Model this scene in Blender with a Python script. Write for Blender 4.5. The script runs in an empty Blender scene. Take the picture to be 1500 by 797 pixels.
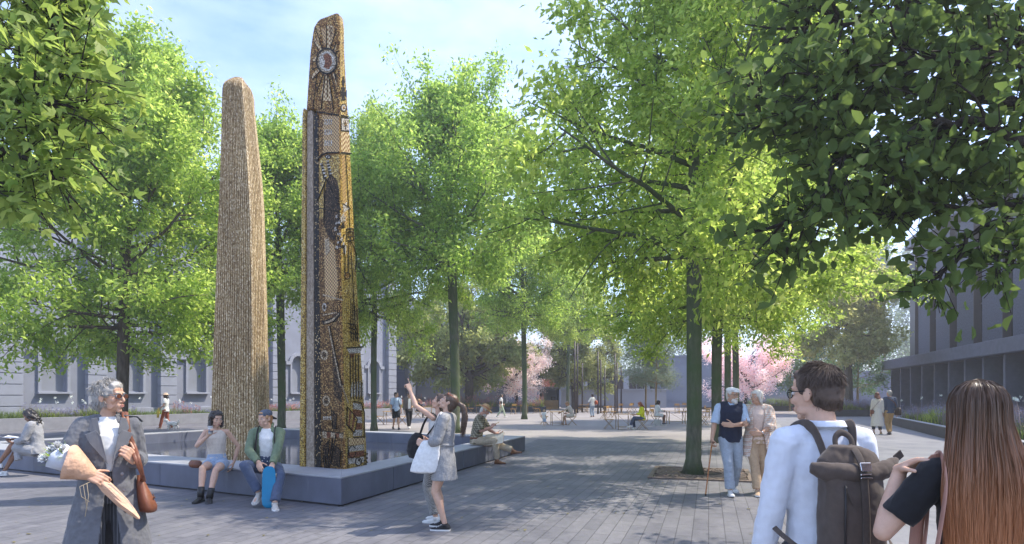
import bpy, bmesh, math, random
import numpy as np
from mathutils import Vector as V, Matrix, Quaternion
R = math.radians
SC = bpy.context.scene
COL = SC.collection
rnd = random.Random(7)
# camera constants (1500 px wide photo): focal in px, horizon row, centre column, eye height
F, HZ, CX, EH = 900.0, 578.0, 750.0, 1.65
def G(x, y, z=0.0):
    Y = F * (EH - z) / (y - HZ)
    return V(((x - CX) / F * Y, Y, z))
def AX(x, Y): return (x - CX) / F * Y
def AZ(y, Y): return EH - (y - HZ) / F * Y

# ------------------------------------------------------------------ materials
MATS = {}
def c4(c): return (c[0], c[1], c[2], 1.0)
def node(nt, typ, **kw):
    n = nt.nodes.new(typ)
    for k, v in kw.items():
        if k.startswith('i_'):
            key = k[2:]
            key = int(key) if key.isdigit() else key.replace('_', ' ')
            n.inputs[key].default_value = v
        else: setattr(n, k, v)
    return n
def ramp(nt, fac, stops, interp='LINEAR'):
    r = nt.nodes.new('ShaderNodeValToRGB'); r.color_ramp.interpolation = interp
    el = r.color_ramp.elements
    while len(el) < len(stops): el.new(0.5)
    for e, (p, c) in zip(el, stops): e.position = p; e.color = c4(c) if len(c) == 3 else c
    if fac is not None: nt.links.new(fac, r.inputs[0])
    return r.outputs[0]
def coords(nt, stretch=(1, 1, 1), kind='Object', rot=(0, 0, 0)):
    tc = nt.nodes.new('ShaderNodeTexCoord'); mp = nt.nodes.new('ShaderNodeMapping')
    mp.inputs['Scale'].default_value = stretch; mp.inputs['Rotation'].default_value = rot
    nt.links.new(tc.outputs[kind], mp.inputs[0]); return mp.outputs[0]
def noise_t(nt, vec, scale, detail=4, rough=.55):
    n = node(nt, 'ShaderNodeTexNoise'); n.inputs['Scale'].default_value = scale
    n.inputs['Detail'].default_value = detail; n.inputs['Roughness'].default_value = rough
    if vec is not None: nt.links.new(vec, n.inputs['Vector'])
    return n.outputs[0]
def mixc(nt, fac, a, b, mode='MIX'):
    m = nt.nodes.new('ShaderNodeMix'); m.data_type = 'RGBA'; m.blend_type = mode
    for sock, v in ((m.inputs[0], fac), (m.inputs[6], a), (m.inputs[7], b)):
        if isinstance(v, (int, float)): sock.default_value = v
        elif isinstance(v, tuple): sock.default_value = c4(v)
        else: nt.links.new(v, sock)
    return m.outputs[2]
def mth(nt, op, a, b=0.0, clamp=False):
    m = nt.nodes.new('ShaderNodeMath'); m.operation = op; m.use_clamp = clamp
    for i, v in enumerate((a, b)):
        if isinstance(v, (int, float)): m.inputs[i].default_value = v
        else: nt.links.new(v, m.inputs[i])
    return m.outputs[0]
def bump(nt, h, strength=.3, dist=.01):
    b = nt.nodes.new('ShaderNodeBump'); b.inputs['Strength'].default_value = strength
    b.inputs['Distance'].default_value = dist; nt.links.new(h, b.inputs['Height']); return b.outputs[0]
def newmat(name):
    m = bpy.data.materials.new(name); m.use_nodes = True
    nt = m.node_tree; return m, nt, nt.nodes['Principled BSDF']
def mat(name, col, rough=.7, var=.14, vs=6, bp=.15, bs=60, bd=.004, metal=0, spec=.4, stretch=(1, 1, 1), col2=None, sheen=0, fold=0, alpha=1, sss=0):
    """plain surface: noise-varied colour, fine bump, optional broad cloth folds"""
    if name in MATS: return MATS[name]
    m, nt, b = newmat(name)
    vec = coords(nt, stretch)
    a = tuple(max(0, c * (1 - var)) for c in col)
    d = col2 if col2 else tuple(min(1, c * (1 + var)) for c in col)
    nt.links.new(ramp(nt, noise_t(nt, vec, vs, 5), [(.3, a), (.7, d)]), b.inputs['Base Color'])
    b.inputs['Roughness'].default_value = rough; b.inputs['Metallic'].default_value = metal
    b.inputs['Specular IOR Level'].default_value = spec
    if sheen: b.inputs['Sheen Weight'].default_value = sheen
    if sss:
        b.inputs['Subsurface Weight'].default_value = sss; b.inputs['Subsurface Radius'].default_value = (.012, .005, .003); b.inputs['Subsurface Scale'].default_value = 1
    if bp:
        h = noise_t(nt, vec, bs, 3)
        if fold:
            f = noise_t(nt, coords(nt, (1, 1, .35)), fold, 3, .5)
            h = mth(nt, 'ADD', mth(nt, 'MULTIPLY', h, .25), mth(nt, 'MULTIPLY', f, 6.0))
        nt.links.new(bump(nt, h, bp, bd), b.inputs['Normal'])
    MATS[name] = m; return m
def cloth(name, col, fold=9, rough=.85, var=.1, weave=420, bp=.5):
    return mat(name, col, rough, var, 30, bp, weave, .0035, spec=.2, sheen=.15, fold=fold)
def skin(name, col):
    return mat(name, col, .5, .07, 25, .1, 260, .001, spec=.35, sss=.12)

# ------------------------------------------------------------------ mesh builder
def basis(d):
    d = d.normalized(); a = V((0, 0, 1)) if abs(d.z) < .9 else V((1, 0, 0))
    x = d.cross(a).normalized(); return x, d.cross(x).normalized() * -1
class MB:
    def __init__(s): s.v = []; s.f = []; s.m = []; s.mi = 0
    def add(s, vs, fs):
        o = len(s.v); s.v += [tuple(v) for v in vs]; s.f += [tuple(i + o for i in f) for f in fs]; s.m += [s.mi] * len(fs)
    def box(s, c, size, rot=None):
        c = V(c); a, b, d = (x / 2 for x in size)
        vs = [V((x, y, z)) for z in (-d, d) for y in (-b, b) for x in (-a, a)]
        if rot is not None:
            m = Matrix.Rotation(rot, 3, 'Z') if isinstance(rot, (int, float)) else rot
            vs = [m @ v for v in vs]
        s.add([c + v for v in vs], [(0, 2, 3, 1), (4, 5, 7, 6), (0, 1, 5, 4), (2, 6, 7, 3), (0, 4, 6, 2), (1, 3, 7, 5)])
    def bar(s, a, b, w, h, up=V((0, 0, 1))):
        a, b = V(a), V(b); d = (b - a); L = d.length; d.normalize()
        x = d.cross(V(up));
        if x.length < 1e-4: x = d.cross(V((0, 1, 0)))
        x.normalize(); z = x.cross(d).normalized()
        s.box((a + b) / 2, (w, L, h), Matrix((x, d, z)).transposed())
    def rings(s, rg, cap=True, closed=True):
        n = len(rg[0]); vs = [p for r in rg for p in r]; fs = []
        for i in range(len(rg) - 1):
            for j in range(n if closed else n - 1):
                k = (j + 1) % n
                fs.append((i * n + j, i * n + k, (i + 1) * n + k, (i + 1) * n + j))
        if cap: fs.append(tuple(range(n))[::-1]); fs.append(tuple((len(rg) - 1) * n + j for j in range(n)))
        s.add(vs, fs)
    def tube(s, pts, rs, n=8, cap=True, flat=1.0, up=None):
        pts = [V(p) for p in pts]
        if isinstance(rs, (int, float)): rs = [rs] * len(pts)
        d0 = (pts[1] - pts[0]).normalized()
        if up is not None:
            x = d0.cross(V(up)).normalized()
        else: x, _ = basis(d0)
        rg = []
        for i, p in enumerate(pts):
            d = (pts[min(i + 1, len(pts) - 1)] - pts[max(i - 1, 0)])
            d = d.normalized() if d.length > 1e-9 else d0
            x = (x - d * x.dot(d))
            x = x.normalized() if x.length > 1e-6 else basis(d)[0]
            y = d.cross(x)
            rg.append([p + (x * math.cos(t) + y * math.sin(t) * flat) * rs[i] for t in (2 * math.pi * j / n for j in range(n))])
        s.rings(rg, cap)
    def ell(s, c, r, m=None, nu=14, nv=8):
        c = V(c); r = (r, r, r) if isinstance(r, (int, float)) else r
        vs = []; fs = []
        for i in range(nv + 1):
            th = math.pi * i / nv
            for j in range(nu):
                ph = 2 * math.pi * j / nu
                p = V((r[0] * math.sin(th) * math.cos(ph), r[1] * math.sin(th) * math.sin(ph), r[2] * math.cos(th)))
                vs.append(c + (m @ p if m is not None else p))
        for i in range(nv):
            for j in range(nu):
                k = (j + 1) % nu
                if i == 0: fs.append((j, (i + 1) * nu + j, (i + 1) * nu + k))
                elif i == nv - 1: fs.append((i * nu + j, (i + 1) * nu + j, i * nu + k))
                else: fs.append((i * nu + j, (i + 1) * nu + j, (i + 1) * nu + k, i * nu + k))
        s.add(vs, fs)
    def cap(s, a, ra, b, rb, n=12):
        s.ell(a, ra, None, n, 7); s.ell(b, rb, None, n, 7)
        if (V(a) - V(b)).length > 1e-5: s.tube([a, b], [ra, rb], n)
    def prism(s, poly, off):
        """polygon (3D points) extruded by vector off"""
        n = len(poly); off = V(off); a = [V(p) for p in poly]
        s.add(a + [p + off for p in a], [tuple(range(n))[::-1], tuple(range(n, 2 * n))] + [(i, (i + 1) % n, n + (i + 1) % n, n + i) for i in range(n)])
    def lathe(s, prof, c=(0, 0, 0), n=20, cap=True):
        c = V(c)
        s.rings([[c + V((r * math.cos(2 * math.pi * j / n), r * math.sin(2 * math.pi * j / n), z)) for j in range(n)] for r, z in prof], cap)
    def build(s, name, m, parent=None, smooth=False, bevel=0, recalc=True, loc=None, solid=0):
        me = bpy.data.meshes.new(name); me.from_pydata(s.v, [], s.f)
        ms = m if isinstance(m, (list, tuple)) else [m]
        for x in ms: me.materials.append(x)
        if len(ms) > 1: me.polygons.foreach_set('material_index', s.m)
        if recalc:
            b = bmesh.new(); b.from_mesh(me)
            if any(len(f) == 3 for f in s.f): bmesh.ops.remove_doubles(b, verts=b.verts, dist=1e-6)
            bmesh.ops.recalc_face_normals(b, faces=b.faces); b.to_mesh(me); b.free()
        if smooth: me.polygons.foreach_set('use_smooth', [True] * len(me.polygons))
        me.update()
        o = bpy.data.objects.new(name, me); COL.objects.link(o)
        if parent is not None: o.parent = parent
        if loc is not None: o.location = loc
        if bevel:
            bv = o.modifiers.new('Bevel', 'BEVEL'); bv.width = bevel; bv.segments = 2; bv.limit_method = 'ANGLE'; bv.angle_limit = R(40)
        if solid:
            sm = o.modifiers.new('Solidify', 'SOLIDIFY'); sm.thickness = solid; sm.offset = 0
        return o
    def blob(s, name, m, parent, vox, it=3, disp=0, ds=.05):
        """fuse the overlapping solids into one continuous skin"""
        o = s.build(name, m, parent, True)
        r = o.modifiers.new('Remesh', 'REMESH'); r.mode = 'VOXEL'; r.voxel_size = vox; r.use_smooth_shade = True
        if it:
            sm = o.modifiers.new('Smooth', 'SMOOTH'); sm.factor = .5; sm.iterations = it
        if disp:
            t = bpy.data.textures.new(name + '_folds', 'CLOUDS'); t.noise_scale = ds; t.noise_depth = 2
            d = o.modifiers.new('Displace', 'DISPLACE'); d.texture = t; d.strength = disp; d.mid_level = .5; d.texture_coords = 'LOCAL'
        return o
def np_mesh(name, verts, faces4, m, parent=None, smooth=False):
    """fast quad mesh from numpy arrays"""
    me = bpy.data.meshes.new(name); nv, nf = len(verts), len(faces4); k = faces4.shape[1]
    me.vertices.add(nv); me.vertices.foreach_set('co', verts.astype(np.float32).ravel())
    me.loops.add(nf * k); me.loops.foreach_set('vertex_index', faces4.astype(np.int32).ravel())
    me.polygons.add(nf); me.polygons.foreach_set('loop_start', np.arange(0, nf * k, k, dtype=np.int32))
    me.polygons.foreach_set('loop_total', np.full(nf, k, dtype=np.int32))
    if smooth: me.polygons.foreach_set('use_smooth', np.ones(nf, dtype=bool))
    me.materials.append(m); me.update(calc_edges=True); me.validate()
    o = bpy.data.objects.new(name, me); COL.objects.link(o)
    if parent is not None: o.parent = parent
    return o

# ------------------------------------------------------------------ things
def tag(o, label=None, cat=None, group=None, kind=None):
    if label: o['label'] = label
    if cat: o['category'] = cat
    if group: o['group'] = group
    if kind: o['kind'] = kind
    return o
def thing(name, label, cat, loc=(0, 0, 0), rz=0, group=None, sc=1):
    o = bpy.data.objects.new(name, None); COL.objects.link(o); o.empty_display_size = .2
    o.location = loc; o.rotation_euler = (0, 0, rz); o.scale = (sc, sc, sc) if isinstance(sc, (int, float)) else sc
    return tag(o, label, cat, group)
def struct(o): o['kind'] = 'structure'; return o
def dup(root, loc, rz=0, label=None, sc=None, group=None):
    r = root.copy(); COL.objects.link(r); r.location = loc; r.rotation_euler = (0, 0, rz)
    if sc is not None: r.scale = (sc, sc, sc) if isinstance(sc, (int, float)) else sc
    if label: r['label'] = label
    if group: r['group'] = group
    for ch in list(root.children):
        c = ch.copy(); COL.objects.link(c); c.parent = r
        for g in ch.children:
            d = g.copy(); COL.objects.link(d); d.parent = c
    return r
# ------------------------------------------------------------------ materials of the place
def paving_mat(name, c1, c2, cm, w, h, mortar, rot=0):
    m, nt, b = newmat(name)
    vec = coords(nt)
    bk = nt.nodes.new('ShaderNodeTexBrick'); nt.links.new(vec, bk.inputs['Vector'])
    bk.inputs['Scale'].default_value = 1; bk.inputs['Brick Width'].default_value = w; bk.inputs['Row Height'].default_value = h
    bk.inputs['Mortar Size'].default_value = mortar; bk.inputs['Mortar Smooth'].default_value = .1; bk.offset = .37; bk.offset_frequency = 2
    bk.inputs['Color1'].default_value = c4(c1); bk.inputs['Color2'].default_value = c4(c2); bk.inputs['Mortar'].default_value = c4(cm)
    n1 = noise_t(nt, vec, .35, 6); n2 = noise_t(nt, vec, 9, 5)
    st = ramp(nt, n1, [(.3, (.78, .78, .8)), (.7, (1.14, 1.12, 1.1))])
    f2 = ramp(nt, n2, [(.3, (.86, .86, .86)), (.7, (1.1, 1.1, 1.1))])
    vs_ = nt.nodes.new('ShaderNodeTexVoronoi'); vs_.inputs['Scale'].default_value = 1.7; nt.links.new(vec, vs_.inputs['Vector'])
    gum = ramp(nt, vs_.outputs['Distance'], [(.035, (.62, .62, .62)), (.06, (1, 1, 1))])
    blot = ramp(nt, noise_t(nt, vec, 1.3, 7, .68), [(.36, (.80, .80, .82)), (.5, (1, 1, 1)), (.68, (1.12, 1.11, 1.08))])
    cc_ = mixc(nt, 1.0, mixc(nt, 1.0, bk.outputs[0], st, 'MULTIPLY'), f2, 'MULTIPLY')
    nt.links.new(mixc(nt, 1.0, mixc(nt, 1.0, cc_, gum, 'MULTIPLY'), blot, 'MULTIPLY'), b.inputs['Base Color'])
    nt.links.new(ramp(nt, n2, [(.3, (.55, .55, .55)), (.7, (.8, .8, .8))]), b.inputs['Roughness'])
    b.inputs['Specular IOR Level'].default_value = .35
    hh = mth(nt, 'ADD', mth(nt, 'MULTIPLY', bk.outputs['Fac'], -1.0), mth(nt, 'MULTIPLY', noise_t(nt, vec, 60, 3), .35))
    nt.links.new(bump(nt, hh, .35, .004), b.inputs['Normal']); MATS[name] = m; return m
M_PAVE = paving_mat('slate_plank_paving', (.155, .154, .168), (.196, .193, .204), (.095, .094, .10), .62, .185, .006)
M_SLAB = paving_mat('concrete_slab_paving', (.225, .225, .24), (.25, .25, .262), (.10, .10, .11), 7.0, 4.3, .012)
M_BAND = paving_mat('pale_granite_band', (.36, .35, .33), (.22, .225, .24), (.15, .15, .15), 1.2, .7, .01)
def ground_mat():
    m, nt, b = newmat('resin_bound_gravel'); vec = coords(nt)
    a = ramp(nt, noise_t(nt, vec, .25, 6), [(.3, (.245, .225, .22)), (.7, (.36, .33, .31))])
    g = ramp(nt, noise_t(nt, vec, 22, 3), [(.3, (.8, .8, .82)), (.7, (1.15, 1.14, 1.12))])
    nt.links.new(mixc(nt, 1.0, a, g, 'MULTIPLY'), b.inputs['Base Color']); b.inputs['Roughness'].default_value = .9
    nt.links.new(bump(nt, noise_t(nt, vec, 90, 3), .3, .005), b.inputs['Normal']); return m
M_GRAV = ground_mat()
M_POOLTOP = mat('honed_pale_granite', (.36, .365, .39), .55, .1, 3, .1, 90)
def streak_mat(name, col, streak, rough=.5):
    m, nt, b = newmat(name); vec = coords(nt)
    base = ramp(nt, noise_t(nt, vec, 2.2, 6), [(.3, tuple(c * .86 for c in col)), (.7, tuple(c * 1.12 for c in col))])
    s = ramp(nt, noise_t(nt, coords(nt, (4, 4, .7), rot=(.5, .5, 0)), 1.6, 6, .65), [(.62, (0, 0, 0)), (.74, (1, 1, 1))])
    gi = nt.nodes.new('ShaderNodeNewGeometry'); tone = ramp(nt, gi.outputs['Random Per Island'], [(0, (.80, .80, .82)), (1, (1.16, 1.15, 1.13))])
    dk = ramp(nt, noise_t(nt, coords(nt, (1.5, 1.5, .6)), 1.1, 6, .6), [(.35, (.8, .8, .82)), (.6, (1, 1, 1))])
    nt.links.new(mixc(nt, 1.0, mixc(nt, 1.0, mixc(nt, mth(nt, 'MULTIPLY', s, .4), base, streak), tone, 'MULTIPLY'), dk, 'MULTIPLY'), b.inputs['Base Color'])
    b.inputs['Roughness'].default_value = rough
    nt.links.new(bump(nt, noise_t(nt, vec, 120, 2), .1, .003), b.inputs['Normal']); MATS[name] = m; return m
M_POOL = streak_mat('blue_grey_granite', (.135, .148, .195), (.33, .33, .355))
M_STONE = mat('pale_stone_render', (.255, .27, .325), .85, .08, 1.3, .2, 40, .006)
M_STONE2 = mat('pale_stone_trim', (.30, .315, .365), .8, .06, 2, .15, 60)
M_PANE = mat('white_blind_pane', (.27, .285, .325), .35, .05, 1, 0)
M_DARKM = mat('dark_metal', (.035, .035, .04), .45, .2, 8, .05, 200)
M_CONC = mat('planter_concrete', (.27, .27, .295), .8, .13, 3, .2, 60)
M_BLACKC = mat('dark_planter_concrete', (.05, .052, .06), .6, .2, 3, .15, 60)
M_SOIL = mat('dark_soil', (.05, .04, .03), .95, .3, 12, .5, 60, .02)
M_WALLB = mat('blue_grey_render', (.21, .24, .31), .85, .06, .6, .15, 30)
M_WALLD = mat('slate_blue_render', (.14, .155, .215), .85, .08, .7, .15, 30)
M_WALLL = mat('light_grey_render', (.27, .285, .33), .85, .06, .6, .15, 30)
M_WHITE = mat('white_render', (.5, .52, .56), .7, .04, 1, .05, 40)
M_GLASSD = mat('dark_glazing', (.02, .024, .03), .12, .2, 1, 0, spec=.6)
M_BRICKB = mat('rough_grey_stone_cladding', (.10, .105, .135), .8, .35, 9, .5, 30, .015)
M_CANOPY = mat('grey_blue_canopy', (.145, .15, .19), .7, .12, 3, .15, 40)
M_BROWNP = mat('brown_bronze_panel', (.06, .045, .04), .5, .15, 4, .05, 60)

# ------------------------------------------------------------------ ground
TH = math.atan2(288, 900)                                # paving direction, right of straight ahead
U = V((math.sin(TH), math.cos(TH), 0)); RX = V((math.cos(TH), -math.sin(TH), 0))
PA, PB, PC, PD = V((-2.5, 9.0, 0)), V((.38, 17.9, 0)), V((-9.8, 22.9, 0)), V((-13.85, 14.9, 0))
def sheet(name, poly, z, m, rz=0, org=V((0, 0, 0)), sub=0):
    inv = Matrix.Rotation(-rz, 3, 'Z'); mb = MB()
    mb.add([inv @ (V((p[0], p[1], 0)) - org) for p in poly], [tuple(range(len(poly)))])
    o = mb.build(name, m, recalc=False); o.location = (org.x, org.y, z); o.rotation_euler = (0, 0, rz)
    if o.data.polygons[0].normal.z < 0: o.data.flip_normals()
    return struct(o)
sheet('ground', [(-420, -60), (420, -60), (420, 520), (-420, 520)], 0, M_GRAV)
rzp = math.pi / 2 - TH                                   # local x along U
sheet('plaza_paving', [(-60, -8), (14, -8), (8.36, 19.3), (1.0, 22.9), (.1, 18.6), (-9.9, 23.3), (-9.5, 60), (-60, 22)], .004, M_PAVE, rzp)
el = (G(1161, 646), G(1276, 797)); dl = (el[0] - el[1]).normalized()
e0 = el[1] - dl * 12; e1 = el[0] + dl * 30
sheet('concrete_path', [tuple(e0[:2]), (40, -8), (60, 70), tuple(e1[:2])], .008, M_SLAB, 0)
nb = V((-dl.y, dl.x, 0)) * 1.35; b0 = el[0] - dl * 4.2; b1 = el[0] + dl * 18
sheet('granite_band', [tuple((b0 + nb)[:2]), tuple(b0[:2]), tuple(b1[:2]), tuple((b1 + nb)[:2])], .012, M_BAND, math.atan2(dl.y, dl.x), b0)

# ------------------------------------------------------------------ pool with its rim
ZR = .44
pool = thing('reflecting_pool', 'low blue grey granite pool with broad pale rim around two tall pillars', 'pool', tuple(PA))
def off(a, b, d):                                        # offset of the line a-b to its left by d
    t = (b - a).normalized(); n = V((-t.y, t.x, 0)); return a + n * d, b + n * d
def isect(p1, p2, q1, q2):
    d1, d2 = p2 - p1, q2 - q1; w_ = q1 - p1
    t = (w_.x * d2.y - w_.y * d2.x) / (d1.x * d2.y - d1.y * d2.x); return p1 + d1 * t
corn = [PA, PB, PC, PD]; wd = [.62, .5, .5, .85]           # rim widths on right, back, left, front
inn = []
lines = [off(corn[i], corn[(i + 1) % 4], wd[i]) for i in range(4)]
for i in range(4): inn.append(isect(*lines[i - 1], *lines[i]))
for i, nmx in enumerate(('side_wall', 'rear_wall', 'side_wall', 'front_wall')):
    j = (i + 1) % 4
    a, b, c, d = (p - PA for p in (corn[i], corn[j], inn[j], inn[i]))
    mb = MB(); nseg = max(4, round((b - a).length / 1.45))
    for q in range(nseg):
        t0, t1 = q / nseg + (.0 if q == 0 else .0022 / nseg), (q + 1) / nseg - (.0 if q == nseg - 1 else .0022 / nseg)
        mb.prism([a.lerp(b, t0) + V((0, 0, .03)), a.lerp(b, t1) + V((0, 0, .03)), d.lerp(c, t1) + V((0, 0, .03)), d.lerp(c, t0) + V((0, 0, .03))], (0, 0, ZR - .06))
    mb.build('wall', M_POOL, pool, bevel=.006)
    mb = MB(); mb.prism([p + V((0, 0, ZR - .028)) for p in (a, b, c, d)], (0, 0, .028)); mb.build('rim', M_POOLTOP, pool, bevel=.006)
    t = (b - a).normalized(); n_ = V((-t.y, t.x, 0)) * .05
    mb = MB(); mb.prism([a + n_ + V((0, 0, .002)), b + n_ + V((0, 0, .002)), c + V((0, 0, .002)), d + V((0, 0, .002))], (0, 0, .03)); mb.build('plinth', M_DARKM, pool)
mw, nt, b = newmat('pool_water')
b.inputs['Base Color'].default_value = (.03, .036, .055, 1); b.inputs['Roughness'].default_value = .04; b.inputs['Specular IOR Level'].default_value = .6
wv = coords(nt, (1, 2.4, 1), rot=(0, 0, .5))
nt.links.new(bump(nt, noise_t(nt, wv, 2.2, 4, .55), .10, .03), b.inputs['Normal'])
sheet('water', [tuple(p[:2]) for p in inn], .13, mw)

# ------------------------------------------------------------------ left building
def oriented(o, P, d): o.location = P; o.rotation_euler = (0, 0, math.atan2(d.y, d.x))
FD = V((.53, .85, 0)).normalized(); FP0 = V((-22.6, 33.1, 0))
bl = thing('stone_building', 'pale grey stone building with arched windows and rusticated pilasters', 'building', FP0)
bl.rotation_euler = (0, 0, math.atan2(FD.y, FD.x))       # local x along facade, local -y faces the square
X0, X1, HB = -17, 23.3, 11.5
wins = [-1.8 + 3.8 * k for k in range(-3, 7)]
ww, zs, zt = 1.15, 1.78, 4.05
mb = MB()                                                # front wall with openings cut
xs = [X0]
for wx in wins: xs += [wx - ww / 2, wx + ww / 2]
xs.append(X1)
for i in range(0, len(xs) - 1):
    a, c = xs[i], xs[i + 1]
    if i % 2 == 0: mb.box(((a + c) / 2, .3, HB / 2), (c - a, .6, HB))
    else:
        mb.box(((a + c) / 2, .3, zs / 2), (c - a, .6, zs)); 
        n = 10; r = ww / 2; cx = (a + c) / 2
        arc = [V((cx + r * math.cos(math.pi * k / n), 0, zt - .1 + r * .85 * math.sin(math.pi * k / n))) for k in range(n + 1)]
        for k in range(n):
            p, q = arc[k], arc[k + 1]
            mb.add([(p.x, 0, p.z), (q.x, 0, q.z), (q.x, 0, HB), (p.x, 0, HB), (p.x, .6, p.z), (q.x, .6, q.z), (q.x, .6, HB), (p.x, .6, HB)],
                   [(0, 1, 2, 3), (4, 7, 6, 5), (0, 4, 5, 1)])
mb.box(((X0 + X1) / 2, 7.3, HB / 2), (X1 - X0, 13.4, HB - .02))
mb.build('wall', M_STONE, bl)
mb = MB(); mb.box(((X0 + X1) / 2, -.12, HB + .15), (X1 - X0 + .5, .9, .3)); mb.box(((X0 + X1) / 2, 0, HB - .25), (X1 - X0 + .2, .3, .35)); mb.build('cornice', M_STONE2, bl, bevel=.03)
mb = MB(); mb.box(((X0 + X1) / 2, 0, .45), (X1 - X0, .2, .9)); mb.build('base_course', M_STONE2, bl, bevel=.02)
for k, wx in enumerate(wins):
    wi = MB()
    for sx in (-1, 1): wi.box((wx + sx * (ww / 2 + .07), -.05, (zs + zt) / 2), (.14, .14, zt - zs))
    n = 14
    ring = []
    for q in range(n + 1):
        t = math.pi * q / n
        ring.append((math.cos(t), math.sin(t)))
    for q in range(n):
        (c0, s0), (c1, s1) = ring[q], ring[q + 1]
        ri, ro = ww / 2, ww / 2 + .26
        zc = zt - .1
        P8 = [V((wx + rr * cc, yy, zc + rr * .85 * ss)) for yy in (-.17, .06) for rr, cc, ss in ((ri, c0, s0), (ro, c0, s0), (ro, c1, s1), (ri, c1, s1))]
        wi.add(P8, [(0, 1, 2, 3), (7, 6, 5, 4), (1, 5, 6, 2), (0, 3, 7, 4), (0, 4, 5, 1), (3, 2, 6, 7)])
    for sx in (-1, 1): wi.box((wx + sx * (ww / 2 + .32), -.06, zt - .15), (.44, .24, .24))
    wo = wi.build('window', M_STONE2, bl)
    mb = MB(); mb.box((wx, -.08, zs - .05), (1.5, .36, .11)); mb.build('sill', M_STONE2, wo, bevel=.015)
    mb = MB(); mb.box((wx, .30, (zs + zt + .4) / 2), (ww, .04, zt + .5 - zs)); mb.build('pane', M_PANE, wo)
    mb = MB()
    for sx in (-1, 1): mb.box((wx + sx * (ww / 2 - .03), .25, (zs + zt) / 2), (.06, .06, zt - zs))
    mb.box((wx, .25, zt - .12), (ww, .07, .07)); mb.box((wx, .25, zt - .42), (ww, .05, .03)); mb.box((wx, .25, zs + .03), (ww, .06, .06)); mb.box((wx, .25, zt + .05), (.03, .05, .3))
    mb.build('frame', M_STONE2, wo)
for k in range(-4, 7):
    px = .1 + 3.8 * k; mb = MB(); z = .0
    while z < HB - .5:
        mb.box((px, -.19, z + .26), (.95, .38, .5)); mb.box((px, -.17, z + .52), (.88, .33, .05)); z += .54
    mb.build('pilaster', M_STONE2, bl, bevel=.012)

# ------------------------------------------------------------------ right building
rb = thing('library_building', 'dark stone building with long grey canopy over a colonnade of glazed bays', 'building', (35.9, 58.7, 0))
rb.rotation_euler = (0, 0, math.atan2(-U.y, -U.x))       # local +x comes towards the camera, local -y faces away... facade side is y<0
# local frame: x from far end towards camera; facade at y=0, building body on y>0
LB = 62
mb = MB(); mb.box((LB / 2, 0, 4.42), (LB, 1.0, .86)); mb.box((LB / 2, 1.6, 4.82), (LB, 3.0, .1)); mb.build('canopy', M_CANOPY, rb, bevel=.03)
mb = MB(); mb.box((LB / 2, 2.5, 4.0), (LB - .3, 5, .06)); mb.build('soffit', M_BROWNP, rb)
mb = MB(); mb.box((LB / 2 + .5, 9.5, 2.0), (LB - 1, 13, 4)); mb.build('ground_floor_wall', M_BRICKB, rb)
k = 0; x = 1.0
while x < LB:
    gl = MB(); gl.box((x + 1.35, 2.95, 1.98), (2.6, .06, 3.94)); g_ = gl.build('window', M_GLASSD, rb)
    fr = MB()
    for dx in (0.05, 1.35, 2.65): fr.box((x + dx, 2.88, 1.98), (.07, .1, 3.9))
    fr.box((x + 1.35, 2.88, 2.9), (2.6, .08, .07)); fr.build('frame', M_DARKM, g_)
    pm = MB(); pm.box((x - .05, 1.25, 2.0), (.30, 2.4, 3.96)); pm.build('pier', M_CANOPY, rb, bevel=.01)
    x += 2.9
up = MB(); up.box((LB / 2, 9.0, 10.3), (LB - 1.0, 13, 10.6)); up.build('upper_wall', M_BRICKB, rb)
x = 1.9; k = 0
while x < LB:
    pn = MB(); pn.box((x + 1.6, 2.25, 10.0), (3.3, .5, 9.6)); pn.build('wall_panel', M_BRICKB, rb, bevel=.02)
    wn = MB(); wn.box((x + 3.9, 2.46, 10.0), (1.3, .1, 9.6)); w_ = wn.build('window', M_GLASSD, rb)
    fn = MB(); fn.box((x + 3.3, 2.2, 10.0), (.08, .56, 9.6)); fn.box((x + 3.9, 2.38, 8.2), (1.2, .12, .1)); fn.build('frame', M_BROWNP, w_)
    x += 4.6
mb = MB(); mb.box((.9, 2.2, 10.0), (1.5, .8, 9.9)); mb.build('end_panel', M_BROWNP, rb)
mb = MB(); mb.box((LB / 2, 8.6, 15.7), (LB, 14.4, .9)); mb.build('parapet', M_CANOPY, rb, bevel=.05)

# ------------------------------------------------------------------ distant buildings
def block(name, label, x0, x1, ytop, Y, depth, m, z0=0, cat='building', extra=None, zt=None):
    a, c = AX(x0, Y), AX(x1, Y); z = zt if zt else AZ(ytop, Y)
    t = thing(name, label, cat, ((a + c) / 2, Y, z0))
    mb = MB(); mb.box((0, depth / 2, (z - z0) / 2), (c - a, depth, z - z0)); mb.build('wall', m, t)
    mb = MB(); mb.box((0, depth / 2, z - z0 + .1), (c - a + .3, depth + .3, .2)); mb.build('coping', m, t)
    if extra: extra(t, c - a, z - z0)
    return t
def bands(t, w_, h):
    for i in range(int(h // 1.6)):
        mb = MB(); mb.box((0, -.03, .8 + 1.6 * i), (w_, .06, .06)); mb.build('string_course', M_WALLB, t)
block('rendered_building', 'slate blue windowless building beside the end of the stone facade', 505, 593, 0, 62, 12, M_WALLD, zt=12, extra=bands)
block('rendered_building', 'light grey blank building behind the spreading tree', 593, 742, 0, 70, 10, M_WALLL, zt=9.5, extra=bands)
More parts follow.
